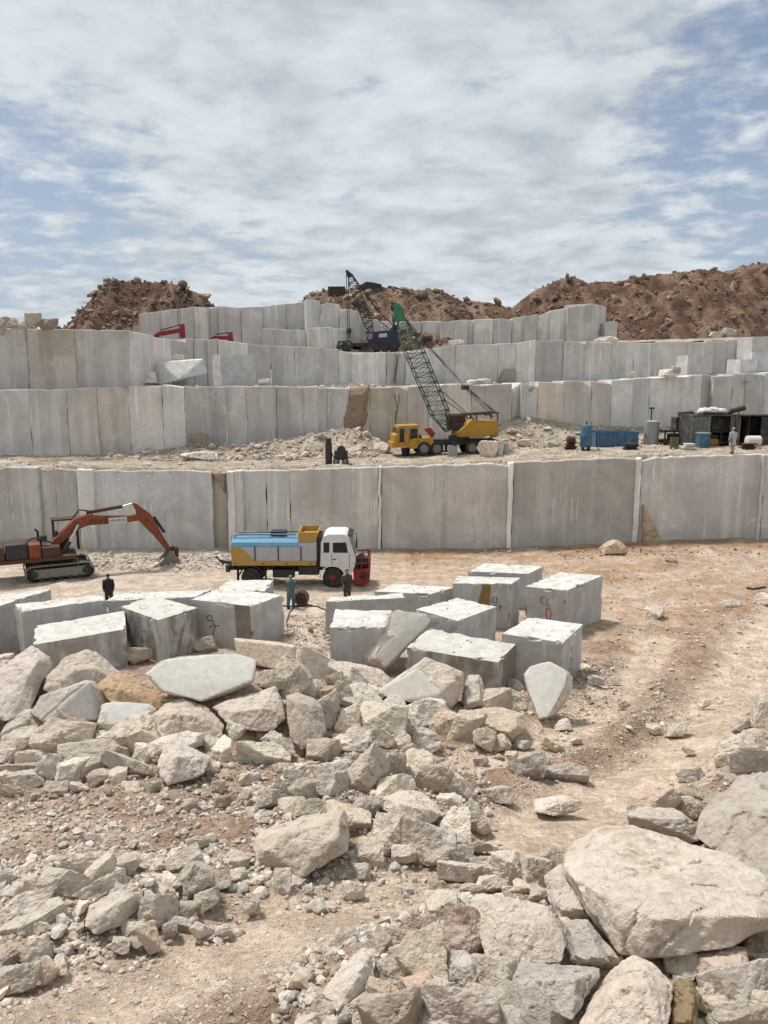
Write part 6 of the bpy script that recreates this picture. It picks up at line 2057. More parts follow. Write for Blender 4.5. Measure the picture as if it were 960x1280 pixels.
def build_yellow_crane():
    yaw = R(7)
    y = 59.8
    c = on_plane_y(556, 566, y)
    S = Side((c[0], y, zt1(c[0]) + .02), yaw)
    z = zoomed(S, 460, 370, 5.3333)
    f = lambda *q: [z(*a) for a in q]
    root = empty('lattice_crane', tuple(S.o), yaw)
    tag(root, 'yellow truck crane with green lattice boom on the lowest bench top', 'crane')
    W = 2.3
    Y0 = -1.15
    # carrier
    zf = 1.0
    xl, xr = z(150, 0)[0], z(860, 0)[0]
    m = MB()
    m.box(xl + .3, xr, Y0 + .5, Y0 + 1.8, .75, 1.15)
    m.build('carrier_frame', M['dark'], root)
    m = MB()
    m.prism(f((262, 1012), (262, 950), (300, 942), (420, 940), (420, 985), (300, 1010)), Y0, Y0 + W, bev=.03)
    m.build('bonnet', M['yellow'], root)
    m = MB()
    m.box(xl - .03, z(250, 0)[0], Y0 - .05, Y0 + W + .05, z(0, 1005)[1], z(0, 972)[1], .03)
    m.build('bumper', M['yellow'], root)
    m = MB()
    m.prism(f((162, 965), (162, 925), (185, 915), (185, 970), (270, 985), (270, 1000), (162, 1000)), Y0, Y0 + W)
    m.prism(f((185, 862), (325, 856), (325, 872), (185, 878)), Y0 - .04, Y0 + W + .04)
    for X in (190, 232, 262, 318):
        a, b = z(X, 870), z(X, 975)
        for yy in (Y0, Y0 + W - .07):
            m.box(a[0] - .05, a[0] + .05, yy, yy + .07, b[1], a[1])
    m.prism(f((235, 905), (262, 905), (262, 985), (235, 985)), Y0, Y0 + .05)
    cab = m.build('driver_cab', M['yellow'], root)
    m = MB()
    m.prism(f((196, 880), (230, 880), (230, 960), (196, 960)), Y0 + .02, Y0 + .04)
    m.prism(f((266, 880), (314, 878), (314, 925), (266, 925)), Y0 + .02, Y0 + .04)
    m.build('cab_window', M['glass'], cab)
    m = MB()
    m.prism(f((270, 940), (345, 925), (345, 942), (270, 955)), Y0 + .3, Y0 + 1.9)
    m.build('engine_deck', M['rust'], root)
    m = MB()
    m.prism(f((368, 882), (408, 874), (440, 915), (420, 942)), Y0 + .5, Y0 + 1.2, bev=.03)
    m.build('red_hood', M['red'], root)
    for X in (365, 452, 690, 765):
        for yy, sd in ((Y0 + .12, -1), (Y0 + W - .12, 1)):
            wheel(root, z(X, 0)[0], yy, .52, .52, .36, 'steel', None, sd)
    for X, nm in ((565, 'outrigger'), (880, 'outrigger')):
        q = z(X, 0)[0]
        for sy in (-1, 1):
            m = MB()
            yy = sy * 1.75
            m.box(q - .12, q + .12, min(0, yy), max(0, yy), .85, 1.05)
            m.box(q - .1, q + .1, yy - .1, yy + .1, .1, 1.1)
            m.box(q - .3, q + .3, yy - .3, yy + .3, -.02, .1)
            m.build(nm, M['dark'], root)
    # upper works
    m = MB()
    m.disc_lathe([(.8, 1.15), (.8, 1.42)], (z(620, 0)[0], 0, 0), 'z', 22)
    m.build('slewing_ring', M['dark'], root)
    m = MB()
    m.prism(f((575, 905), (665, 826), (838, 826), (842, 922), (600, 935), (575, 930)), -1.2, 1.2, bev=.05)
    m.build('engine_house', M['yellow'], root, True)
    m = MB()
    m.prism(f((535, 800), (650, 792), (655, 830), (590, 885), (545, 900)), .1, 1.15, bev=.03)
    m.build('crane_cab', M['rust'], root)
    m = MB()
    for yy in (-1.0, 1.0):
        for (a, b) in (((530, 798), (850, 775)), ((840, 775), (842, 830)), ((702, 786), (702, 828)), ((660, 790), (690, 828)), ((770, 782), (815, 800)), ((560, 795), (548, 905))):
            p_, q_ = z(*a), z(*b)
            m.tube([(p_[0], yy, p_[1]), (q_[0], yy, q_[1])], .06, 6)
    p_ = z(845, 775)
    m.tube([(p_[0], -1.0, p_[1]), (p_[0], 1.0, p_[1])], .06, 6)
    m.build('gantry', M['rust'], root)
    m = MB()
    for k, X in enumerate((600, 650)):
        q = z(X, 900)
        m.disc_lathe([(.38, -.7), (.38, -.6), (.25, -.6), (.25, .6), (.38, .6), (.38, .7)], (q[0], 0, q[1] + .3), 'y', 16)
    m.build('winch_drum', M['dark'], root)
    # boom
    foot, head = z(530, 900), z(212, 140)
    lattice(root, foot, head, 1.0, 1.28, 24, M['green'], .04)
    m = MB()
    m.prism(f((160, 62), (200, 48), (236, 90), (244, 165), (190, 175)), -.35, .35, bev=.04)
    m.build('boom_head', M['headgreen'], root, True)
    m = MB()
    q = z(178, 75)
    for yy in (-.2, 0, .2):
        m.disc_lathe([(.3, yy - .04), (.3, yy + .04)], (q[0], 0, q[1]), 'y', 16)
    m.build('head_sheave', M['dark'], root)
    m = MB()
    for yy in (-.35, .35):
        for pts in (((250, 180), (590, 540)), ((420, 350), (640, 600)), ((655, 605), (842, 775)), ((640, 610), (815, 780)), ((668, 625), (850, 775)), ((475, 620), (660, 782)), ((505, 690), (640, 785)), ((200, 110), (420, 350))):
            a, b = z(*pts[0]), z(*pts[1])
            m.tube([(a[0], yy * .7, a[1]), (b[0], yy, b[1])], .018, 5)
    m.build('stay_rope', M['dark'], root)
    m = MB()
    a, b = z(628, 595), z(668, 625)
    m.box(a[0], b[0], -.5, .5, b[1], a[1], .06)
    m.build('bridle_block', M['dark'], root)
    m = MB()
    for yy in (-.12, .12):
        a = z(180, 95)
        b = z(205, 130)
        m.tube([(a[0], yy, a[1]), (b[0] - .35, yy, b[1] - .7)], .02, 5)
    m.build('short_rope', M['dark'], root)


build_yellow_crane()


def build_blue_crane():
    y = 87.5
    c = on_plane_y(465, 438, y)
    S = Side((c[0], y, 14.92), 0.0)
    z = zoomed(S, 400, 330, 8.0)
    f = lambda *q: [z(*a) for a in q]
    root = empty('lattice_crane', tuple(S.o))
    tag(root, 'dark blue truck crane with thin dark lattice boom on the third bench', 'crane')
    m = MB()
    m.box(z(190, 0)[0], z(800, 0)[0], -.6, .6, .55, .95)
    m.prism(f((330, 852), (335, 815), (420, 838), (470, 842), (470, 862)), -1.1, 1.1)
    m.build('carrier_frame', M['dark'], root)
    m = MB()
    for yy in (-1.1, 1.0):
        m.prism(f((165, 852), (185, 775), (310, 772), (332, 822), (420, 842), (420, 856)) if yy < 0 else f((165, 852), (185, 775), (310, 772), (332, 822)), yy, yy + .08)
    m.prism(f((185, 775), (310, 772), (310, 780), (185, 783)), -1.02, 1.0)
    low = m.build('carrier_cab', M['dark'], root)
    for pts in (((200, 787), (232, 787), (232, 815), (192, 818)), ((248, 787), (300, 785), (310, 815), (248, 816))):
        m = MB()
        m.prism(f(*pts), -1.112, -1.09)
        m.build('window', M['steel'], low)
    for X in (255, 565, 650, 735):
        for yy, sd in ((-1.0, -1), (1.0, 1)):
            wheel(root, z(X, 0)[0], yy, .48, .48, .34, 'dark', None, sd)
    m = MB()
    m.prism(f((478, 828), (482, 692), (570, 682), (690, 672), (772, 660), (782, 740), (806, 775), (800, 815), (700, 822), (560, 832)), -1.15, 1.15, bev=.05)
    body = m.build('engine_house', M['navy'], root, True)
    m = MB()
    m.prism(f((486, 705), (530, 700), (520, 755), (484, 760)), -1.175, -1.1)
    m.build('window', M['steel'], body)
    m = MB()
    m.prism(f((590, 705), (670, 697), (670, 735), (590, 742)), -1.17, -1.1)
    m.build('side_panel', M['tankgrey'], body)
    m = MB()
    for yy in (-.8, .8):
        for a, b in (((690, 672), (740, 620)), ((740, 620), (770, 662)), ((722, 505), (738, 620))):
            p_, q_ = z(*a), z(*b)
            m.tube([(p_[0], yy, p_[1]), (q_[0], yy, q_[1])], .06, 6)
    q = z(745, 632)
    m.box(q[0] - .25, q[0] + .3, -.8, .8, q[1] - .25, q[1] + .2, .05)
    m.build('gantry', M['dark'], root)
    lattice(root, z(520, 690), z(300, 120), .9, .95, 20, M['dark'], .05)
    m = MB()
    m.prism(f((254, 72), (275, 62), (318, 100), (312, 135), (270, 125)), -.3, .3, bev=.03)
    m.build('boom_head', M['navy'], root, True)
    m = MB()
    for a, b in (((320, 100), (380, 190)), ((550, 440), (740, 620)), ((380, 190), (560, 440)), ((440, 430), (690, 650))):
        p_, q_ = z(*a), z(*b)
        for yy in (-.25, .25):
            m.tube([(p_[0], yy, p_[1]), (q_[0], yy, q_[1])], .04, 5)
    m.build('stay_rope', M['dark'], root)
    m = MB()
    for X, yy in ((264, -.1), (282, .1)):
        a, b = z(X, 110), z(X + 12, 650)
        m.tube([(a[0], yy, a[1]), (b[0], yy, b[1])], .04, 5)
    m.build('hoist_rope', M['dark'], root)
    m = MB()
    q = z(290, 668)
    m.disc_lathe([(.12, .32), (.26, .22), (.28, 0), (.2, -.28), (.08, -.4)], (q[0], 0, q[1]), 'z', 12)
    m.tube([(q[0], 0, q[1] - .38), (q[0] + .12, 0, q[1] - .6), (q[0], 0, q[1] - .75), (q[0] - .12, 0, q[1] - .62)], .05, 6)
    m.build('hook_block', M['dark'], root)


build_blue_crane()

# ------------------------------------------------------------------ plant and stores on the lowest bench top
def terr(u, v, dz=0.0):
    d = pix_dir(u, v)
    t = np.arange(40, 90, .02)
    x, zq = d[0] * t, CAM_H + d[2] * t
    zz = np.interp(x, Z1X, Z1Z) + .02
    i = int(np.argmax(zq < zz)) if (zq < zz).any() else 900
    return np.array([x[i], d[1] * t[i], zz[i]])


def K(X, Y):
    return 700 + X / 3.692, 500 + Y / 3.692


def at_terrace(u, v):
    p = terr(u, v)
    return p, float(np.linalg.norm(p - np.array([0, 0, CAM_H]))) / FPX   # point, metres per pixel


def drum_on_legs():
    p, k = at_terrace(*K(118, 236))
    root = empty('water_drum', tuple(p))
    tag(root, 'blue upright steel drum on short legs beside the long blue tank', 'drum')
    r, h0, h1 = 51 / 3.692 * k / 2, .3, 116 / 3.692 * k
    m = MB()
    m.disc_lathe([(r * .9, h0), (r, h0 + .06), (r, (h0 + h1) / 2 - .03), (r * 1.03, (h0 + h1) / 2), (r, (h0 + h1) / 2 + .03), (r, h1 - .06), (r * .9, h1), (.12, h1 + .05)], (0, 0, 0), 'z', 20)
    m.build('drum_shell', M['barrelblue'], root, True)
    for a in range(4):
        m = MB()
        x, y = .7 * r * math.cos(a * 1.57 + .78), .7 * r * math.sin(a * 1.57 + .78)
        m.box(x - .06, x + .06, y - .06, y + .06, -.03, h0 + .05)
        m.build('leg', M['dark'], root)
    m = MB()
    m.tube([(0, 0, h1), (0, 0, h1 + .3)], .05, 8)
    m.tube([(r, -.1, h1 - .4), (r + .3, -.15, h1 - .6), (r + .35, -.1, .4), (r + .5, -.3, .1)], .04, 6)
    m.build('pipe', M['dark'], root)


def long_tank():
    p, k = at_terrace(*K(262, 216))
    root = empty('water_tank', tuple(p))
    tag(root, 'long blue rectangular steel tank with open top', 'tank')
    L, h = 188 / 3.692 * k, 66 / 3.692 * k
    m = MB()
    m.box(-L / 2, L / 2, 0, 1.6, .0, .1)
    for (a, b, c, d) in ((-L / 2, L / 2, 0, .05), (-L / 2, L / 2, 1.55, 1.6), (-L / 2, -L / 2 + .05, .05, 1.55), (L / 2 - .05, L / 2, .05, 1.55)):
        m.box(a, b, c, d, .1, h)
    m.build('tank_wall', M['barrelblue'], root)
    for k2 in range(5):
        m = MB()
        x = -L / 2 + L * (k2 + .5) / 5
        m.box(x - .04, x + .04, -.05, -.002, .05, h - .08)
        m.build('rib', M['barrelblue'], root)
    m = MB()
    m.box(-L / 2 - .04, L / 2 + .04, -.06, .05, h - .07, h + .02)
    m.build('rim', M['brightblue'], root)


def cylinder_tank():
    p, k = at_terrace(*K(420, 206))
    root = empty('cylinder_tank', tuple(p))
    tag(root, 'grey galvanised upright cylinder tank with flat lid', 'tank')
    r, h = 60 / 3.692 * k / 2, 100 / 3.692 * k
    m = MB()
    m.disc_lathe([(r, 0)] + [(r * (1.02 if i % 2 else 1.0), h * i / 6) for i in range(1, 6)] + [(r, h), (r * .3, h + .1)], (0, 0, 0), 'z', 22)
    m.build('shell', M['greytank'], root, True)
    m = MB()
    m.tube([(-r * 1.05, -.2, .1), (-r * 1.3, -.3, .5), (-r * 1.1, -.3, .9), (-r * .9, -.3, .5)], .04, 6)
    m.build('hose', M['dark'], root)
    p, k = at_terrace(*K(446, 206))
    o = MB().tube([(0, 1.6, 0), (0, 1.6, 156 / 3.692 * k)], .05, 6)
    o.box(-.22, .2, 1.5, 1.7, 156 / 3.692 * k - .1, 156 / 3.692 * k + .02)
    tag(o.build('lamp_post', M['dark'], None, loc=tuple(p)), 'thin dark pole standing behind the grey cylinder tank', 'pole')


def rust_barrel():
    p, k = at_terrace(*K(526, 226))
    r, h = 37 / 3.692 * k / 2, 50 / 3.692 * k
    root = empty('barrel', tuple(p))
    tag(root, 'olive brown oil barrel before the dark machine', 'barrel')
    m = MB()
    m.disc_lathe([(r, 0), (r, h * .33), (r * 1.06, h * .35), (r, h * .37), (r, h * .63), (r * 1.06, h * .65), (r, h * .67), (r, h), (r * .95, h), (r * .95, h - .03)], (0, 0, 0), 'z', 18)
    m.build('shell', paint('olive_paint', (0.085, 0.07, 0.025), .6, dirt=.4), root, True)
    m = MB()
    m.disc_lathe([(.05, 0), (.05, .04)], (r * .5, 0, h - .03), 'z', 8)
    m.build('bung', M['steel'], root)


def generator(X=575, off=.8, lab='dark skid-mounted generator with a long muffler on top, beside the olive barrel'):
    p, k = at_terrace(*K(X, 210))
    root = empty('generator_set', (p[0], p[1] + off, p[2]))
    tag(root, lab, 'generator')
    s = k / 3.692
    m = MB()
    m.box(-75 * s, 70 * s, 0, 1.5, .1, .35)
    m.box(-70 * s, -60 * s, .1, .3, -.02, .12)
    m.box(50 * s, 60 * s, .1, .3, -.02, .12)
    m.build('skid', M['dark'], root)
    m = MB()
    m.box(-75 * s, 65 * s, .1, 1.4, 62 * s - .15, 62 * s, .02)
    for x in (-70, -30, 15, 58):
        m.box(x * s, (x + 6) * s, .1, .2, .3, 62 * s)
    m.build('frame', M['dark'], root)
    m = MB()
    m.box(-40 * s, 20 * s, .35, 1.2, .35, 45 * s, .08)
    m.disc_lathe([(.2, -.3), (.35, -.25), (.35, .3), (.2, .35)], (40 * s, .8, 30 * s), 'x', 14)
    m.build('engine', M['dark'], root, True)
    m = MB()
    m.box(-18 * s, 68 * s, .4, 1.5, 62 * s, 118 * s, .05)
    m.build('radiator_box', M['tarp'], root)
    m = MB()
    m.tube([(-5 * s, .6, 130 * s), (58 * s, .6, 134 * s)], .2, 12)
    m.tube([(58 * s, .6, 134 * s), (68 * s, .6, 128 * s), (72 * s, .6, 115 * s)], .08, 8)
    m.build('muffler', M['rust'], root, True)


def shed():
    p, k = at_terrace(*K(760, 216))
    s = k / 3.692
    root = empty('machine_shed', (p[0], p[1] + .7, p[2]))
    tag(root, 'dark flat-roofed machine shed open at the front, with sacks on its roof', 'shed')
    x0, x1, h = -130 * s, 118 * s, 126 * s
    m = MB()
    m.box(x0, x1, 2.3, 2.4, 0, h)
    m.build('back_wall', M['greygreen'], root)
    for (a, b) in ((x0, -48 * s), (36 * s, 78 * s)):
        m = MB()
        m.box(a, b, 0, .06, 0, h - .02)
        m.build('front_sheet', M['greygreen'], root)
    for a in (x0, x1 - .06):
        m = MB()
        m.box(a, a + .06, .06, 2.3, 0, h)
        m.build('side_wall', M['tarp'], root)
    m = MB()
    m.box(x0, x1 + .05, -.04, 2.5, h, h + .07)
    m.box(x0 + 1.0, x0 + 2.6, .3, 1.6, h + .07, h + .3, .04)
    m.build('roof', M['tarp'], root)
    for a in (-118, -100, -82, -64):
        m = MB()
        m.box(a * s - .02, a * s + .02, -.03, -.002, .05, h - .05)
        m.build('sheet_rib', M['greygreen'], root)
    m = MB()
    m.tube([(25 * s, .3, h), (30 * s, .3, h + 12 * s), (45 * s, .3, h + 22 * s)], .09, 8)
    m.tube([(40 * s, .3, h + 20 * s), (98 * s, .3, h + 36 * s)], .2, 12)
    m.tube([(75 * s, .3, h), (75 * s, .3, h + 28 * s)], .04, 6)
    m.build('muffler', M['rust'], root, True)
    m = MB()
    m.box(-42 * s, 0, .4, 1.4, .05, 28 * s, .06)
    m.build('yellow_machine', M['yellow'], root)
    # the container next to it
    q, k2 = at_terrace(*K(960, 214))
    r2 = empty('machine_container', (q[0] + .2, q[1] + .9, q[2]))
    tag(r2, 'black steel container beyond the machine shed, doors open', 'container')
    L = 4.6
    m = MB()
    m.box(-2.2, L, 2.2, 2.3, 0, h * .98)
    m.box(-2.2, -2.1, 0, 2.2, 0, h * .98)
    m.box(L - .1, L, 0, 2.2, 0, h * .98)
    m.box(-2.2, L, 0, 2.3, h * .98, h * .98 + .08)
    m.build('shell', M['tarp'], r2)
    for a in range(4):
        m = MB()
        m.box(-.4 + a * 1.25, .8 + a * 1.25, -.05, 0.02, .05, h * .95)
        m.build('door', M['tarp'], r2)
    m = MB()
    m.disc_lathe([(.3, -.5), (.4, -.45), (.4, .5), (.3, .55)], (-1.2, -.4, .42), 'x', 14)
    tag(m.build('sack', M['sack'], None, True, loc=(q[0] - .1, q[1] + .1, q[2])), 'yellowish bundle lying before the black container', 'bundle')
    # sacks on the shed roof
    for i, (X, w, hh) in enumerate(((700, 44, 30), (735, 50, 34), (770, 44, 28))):
        V, F = ico(4)
        P = V * np.array([w * s / 2 * 1.15, .55, hh * s / 2])[None]
        P = P + V * (0.10 * fbm(V * 2 + i * 7, 3) + .05 * np.abs(fbm(V * 6 + i, 2)))[:, None]
        P[:, 2] = np.maximum(P[:, 2], -hh * s / 2 * .85)
        me = fast_mesh('sack', P, F, True)
        o = link('sack', me, M['sack'], None, (root.location.x + (X - 760) * s, root.location.y + .9, root.location.z + h + .09 + hh * s / 2 * .85))
        tag(o, 'lumpy white sack lying on the roof of the machine shed', 'sack', 'sacks on the shed roof')


def blue_box():
    p, k = at_terrace(*K(659, 222))
    s = k / 3.692
    root = empty('fuel_box', tuple(p))
    tag(root, 'bright blue steel box with lid before the machine shed', 'box')
    m = MB()
    m.box(-21 * s, 21 * s, -.3, .5, .06, 60 * s, .02)
    m.build('box_body', M['barrelblue'], root)
    m = MB()
    m.box(-23 * s, 23 * s, -.34, .54, 60 * s + .003, 66 * s)
    m.build('lid', M['greytank'], root)
    for x in (-16, 14):
        m = MB()
        m.box(x * s, x * s + .06, -.28, .48, -.02, .06)
        m.build('foot', M['dark'], root)


def planks():
    for (X, w, mat, lab) in ((590, 60, 'sack', 'pale plank pile on the ground before the dark generator'), (870, 60, 'rust', 'rusty scrap metal heap beside the worker in pale clothes'), (325, 60, 'dark', 'dark scrap heap before the long blue tank'), (48, 50, 'rust', 'low brown scrap engine beside the blue drum')):
        p, k = at_terrace(*K(X, 228))
        s = k / 3.692
        root = empty('scrap_pile', tuple(p))
        tag(root, lab, 'scrap')
        rg = random.Random(X)
        for i in range(5):
            m = MB()
            L = w * s * rg.uniform(.6, 1.0)
            z0 = .0 + i * .09
            m.box(-L / 2 + rg.uniform(-.1, .1), L / 2, rg.uniform(-.4, -.1), rg.uniform(.1, .4), z0, z0 + .085)
            m.build('plank' if mat == 'sack' else 'scrap_bar', M[mat], root)
        if X == 48:
            m = MB()
            m.disc_lathe([(.2, -.3), (.32, -.25), (.32, .3), (.2, .35)], (0, 0, .7), 'x', 12)
            m.build('scrap_motor', M['rust'], root)


drum_on_legs(); long_tank(); cylinder_tank(); rust_barrel(); generator(); generator(722, -.1, 'dark generator standing right in front of the machine shed'); shed(); blue_box(); planks()


def drill():
    p, k = at_terrace(411, 580)
    root = empty('drill_rig', tuple(p))
    tag(root, 'dark upright drill with a wheeled motor on the edge of the lowest bench top', 'drill')
    m = MB()
    m.box(-.22, .22, -.25, .25, -.03, .12)
    m.tube([(0, 0, .1), (0, 0, 1.5)], .24, 12)
    m.disc_lathe([(.16, 1.5), (.2, 1.55), (.2, 1.8), (.12, 1.85)], (0, 0, 0), 'z', 12)
    m.build('drill_mast', M['dark'], root, True)
    m = MB()
    m.box(.4, 1.35, -.3, .35, .3, .95, .06)
    m.disc_lathe([(.22, -.36), (.3, -.33), (.3, .33), (.22, .36)], (.9, 0, 1.0), 'y', 14)
    m.build('motor', M['dark'], root, True)
    for x in (.55, 1.2):
        wheel(root, x, -.38, .22, .24, .12)
    m = MB()
    m.tube([(.2, 0, .8), (.35, -.1, .5), (.5, 0, .6)], .04, 6)
    m.build('hose', M['dark'], root)
    for (u, v, w, h, mt, lab) in ((566, 571, 11, 13, 'greytank', 'grey square fuel tin before the yellow crane'), ):
        p, k = at_terrace(u, v)
        r2 = empty('fuel_tin', tuple(p))
        tag(r2, lab, 'tin')
        m = MB()
        m.box(-w * k / 2, w * k / 2, -.3, .3, -.02, h * k, .04)
        m.build('tin_body', M[mt], r2)
        m = MB()
        m.disc_lathe([(.06, 0), (.06, .12)], (.1, 0, h * k), 'z', 8)
        m.tube([(-.2, 0, h * k), (-.15, 0, h * k + .1), (0, 0, h * k + .1)], .02, 6)
        m.build('cap_and_handle', M['dark'], r2)
    p, k = at_terrace(624, 569)
    r2 = empty('white_bin', tuple(p))
    tag(r2, 'dirty white bin standing beside the boulder under the crane', 'bin')
    m = MB()
    m.disc_lathe([(.28, 0), (.34, .9), (.38, .92), (.38, .98), (.3, 1.0)], (0, 0, 0), 'z', 16)
    m.build('bin_body', M['sack'], r2, True)
    m = MB()
    m.disc_lathe([(.40, .985), (.40, 1.03), (.1, 1.06)], (0, 0, 0), 'z', 16)
    m.build('lid', M['greytank'], r2, True)
    p, k = at_terrace(507, 570)
    r2 = empty('blue_bucket', tuple(p))
    tag(r2, 'dark blue metal tub before the front of the yellow crane', 'tub')
    m = MB()
    m.disc_lathe([(.25, 0), (.36, .55), (.38, .55), (.38, .6), (.33, .6), (.24, .08)], (0, 0, 0), 'z', 14)
    m.build('tub_body', M['navy'], r2, True)
    m = MB()
    m.tube([(-.36, 0, .57), (-.2, 0, .8), (.2, 0, .8), (.36, 0, .57)], .02, 6)
    m.build('handle', M['dark'], r2)


drill()


# big stones and cut blocks on the bench tops
def gter(x, y):
    return np.interp(x, Z1X, Z1Z) + .02 + 0 * y


LT = ('pale broken boulder in the rubble on the lowest bench top', 'boulders on the lowest bench top')
for (u, v, w, h, rot, sp, t) in [(376, 547, 30, 24, 0, 'tan upright boulder against the second bench left of the broken brown face', (.92, .85, .74)), (436, 549, 46, 18, 12, 'large flat-lying pale slab of rock below the broken brown face', (1.05, 1.0, .95)),
                                 (250, 570, 40, 13, 0, 'white wedge-shaped boulder lying at the edge of the lowest bench top', (1.2, 1.2, 1.16)), (610, 562, 26, 20, 0, 'white boulder lying under the tail of the yellow crane', (1.15, 1.12, 1.06)),
                                 (345, 560, 20, 14, 0, 0, 0), (395, 562, 18, 14, 0, 0, 0), (447, 563, 24, 16, 0, 0, 0), (470, 558, 24, 18, 0, 0, 0), (478, 562, 20, 16, 0, 0, 0), (430, 558, 16, 12, 0, 0, 0), (330, 566, 22, 9, 0, 0, 0),
                                 (310, 568, 24, 8, 10, 0, 0), (290, 566, 16, 8, 0, 0, 0), (205, 565, 18, 9, 0, 0, 0), (186, 567, 14, 8, 0, 0, 0), (455, 545, 22, 14, 0, 0, 0), (640, 548, 20, 14, 0, 0, 0), (655, 555, 16, 10, 0, 0, 0), (690, 556, 14, 8, 0, 0, 0), (420, 568, 12, 8, 0, 0, 0), (634, 560, 14, 12, 0, 0, 0), (362, 566, 14, 10, 0, 0, 0), (225, 562, 20, 10, 0, 0, 0)]:
    tt = RNG.uniform(.95, 1.15)
    boulder(u, v, w, h, rot, sp or LT[0], None if sp else LT[1], t or (tt, tt * .98, tt * .94), g=gter)

for (u, v, w, h, t, lab) in [(12, 404, 20, 11, 1.0, 0), (34, 407, 18, 9, 1.0, 0), (42, 402, 16, 16, .95, 0), (60, 405, 20, 12, .6, 'dark pointed boulder at the end of the small row on the ledge'), (-8, 402, 20, 16, 1., 0), (22, 408, 14, 7, 1, 0), (2, 407, 16, 18, 1, 0)]:
    boulder(u, v, w, h, 0, lab or 'grey pointed boulder in the small row on the ledge above the excavator', None if lab else 'row of boulders on the ledge', (t * .85, t * .84, t * .82), dist=66.5)

gt2 = lambda x, y: np.interp(x, [-20, -8, 10, 35, 66], [10.95, 11.05, 11.25, 12.0, 13.4]) + 0 * y


def block_at(u0, u1, vt, vb, y, d, lab, rz=0.0, tilt=0.0, tint=WHITE):
    """a cut block standing on the second bench top, front face between the given pixels"""
    a, b = on_plane_y(u0, vt, y), on_plane_y(u1, vb, y)
    cx, cz = (a[0] + b[0]) / 2, (a[2] + b[2]) / 2
    w, h = b[0] - a[0], a[2] - b[2]
    bm = bmesh.new()
    bmesh.ops.create_cube(bm, size=1.0)
    for q in bm.verts:
        q.co = Vector((q.co.x * w, q.co.y * d, q.co.z * h))
    bmesh.ops.subdivide_edges(bm, edges=bm.edges, cuts=5, use_grid_fill=True)
    P = np.array([q.co[:] for q in bm.verts])
    nz = 0.10 * fbm(P * 1.1 + u0, 3)
    for q, k in zip(bm.verts, nz):
        q.co *= 1 + k / max(w, h)
    me = bpy.data.meshes.new('marble_block')
    bm.to_mesh(me)
    bm.free()
    fattr(me, 'dirty', np.zeros(len(me.vertices)))
    o = link('marble_block', me, M['block'], None, (cx, y + d / 2, cz), tint)
    o.rotation_euler = (0, tilt, rz)
    tag(o, lab, 'stone block')


block_at(858, 889, 444, 468, 72.5, 2.2, 'cut block alone on the second bench top against the third bench', .1)
block_at(922, 944, 449, 467, 73, 2, 'small white cut block on the second bench top beside a taller one', .2, 0, (1.15, 1.15, 1.15))
block_at(943, 975, 440, 468, 74, 2.4, 'taller white cut block on the second bench top, cut by the frame', -.1, 0, (1.1, 1.1, 1.1))
block_at(938, 990, 421, 450, 84, 3, 'pale cut block standing on a ledge beside the big spoil heap', .1, 0, (1.05, 1.03, 1.0))
block_at(266, 312, 443, 482, 71.5, 2.6, 'grey cut block standing on the second bench top beside the tilted one', .5)
o = traced('marble_block', [(198, 452), (254, 448), (260, 467), (225, 477), (199, 482), (183, 461)], 'tilted pale cut block tipped over on the second bench top', 'stone block', front=[(199, 453, .5), (224, 474, 1.6), (254, 449, -.2), (259, 466, .2)], back=.3, dist=69, p=220, amp=.12, mat='block', sub=5, tint=(1.05, 1.05, 1.05), seed=5)
for (u, v, w, h, t) in [(168, 473, 14, 9, 1.2), (186, 472, 22, 12, 1.1), (222, 446, 14, 6, 1.2), (178, 477, 12, 6, 1.1), (330, 477, 14, 7, 1.1), (790, 467, 10, 6, 1.1), (835, 466, 18, 8, 1.15), (845, 463, 10, 8, 1.1), (570, 428, 18, 6, 1.1), (760, 424, 30, 6, 1.2), (605, 476, 16, 5, 1.15), (590, 477, 12, 4, 1.2), (910, 415, 16, 8, .8), (895, 418, 14, 6, .9)]:
    boulder(u, v, w, h, 0, 'pale chunk of broken stone on the %s bench edge, %s' % ('second' if v > 440 else 'third', 'against the near grey return' if u < 240 else 'below the dark blue crane' if u < 480 else 'behind the green boom' if u < 640 else 'below the big spoil heap'), 'chunks on the upper bench edges %d' % (v > 440), (t, t, t), dist={1: 68}.get(1) if v > 440 and u < 400 else (73 if v > 440 else 88))

# broken patches in the sawn faces
def broken_face(parent, u, v, w, h, y, tint, seed, depth=.35):
    c = on_plane_y(u, v, y)
    k = y / math.cos(PITCH) / FPX
    me = boulder_mesh('broken_face', (w * k / 2, depth, h * k / 2), np.eye(3), seed, 5, amp=1.6)
    me.materials.append(M['rock'])
    fattr(me, 'sawn', np.zeros(len(me.vertices)))
    link('broken_face', me, None, parent, c, tint)


def patch(parent, outline, y, depth, tint, seed):
    """rough broken patch of a sawn face, a shallow hull standing a little proud of it"""
    pts = [on_plane_y(u, v, y) for (u, v) in outline]
    c0 = np.mean(pts, 0)
    P3 = [p for p in pts] + [c0 + (p - c0) * .7 + np.array([0, -depth, 0]) for p in pts] + [p + np.array([0, .5, 0]) for p in pts]
    c, N, D = hull_planes(np.array(P3))
    V, F = ico(5)
    r, _ = plane_shape(V, N, D, 60)
    size = float(np.ptp(np.array(pts)[:, 2]) + np.ptp(np.array(pts)[:, 0])) / 2
    P = rough_up(V * r[:, None], V, size, seed, 1.9)
    me = fast_mesh('broken_face', P, F, True)
    me.materials.append(M['rock'])
    fattr(me, 'sawn', np.zeros(len(me.vertices)))
    link('broken_face', me, None, parent, c, tint)


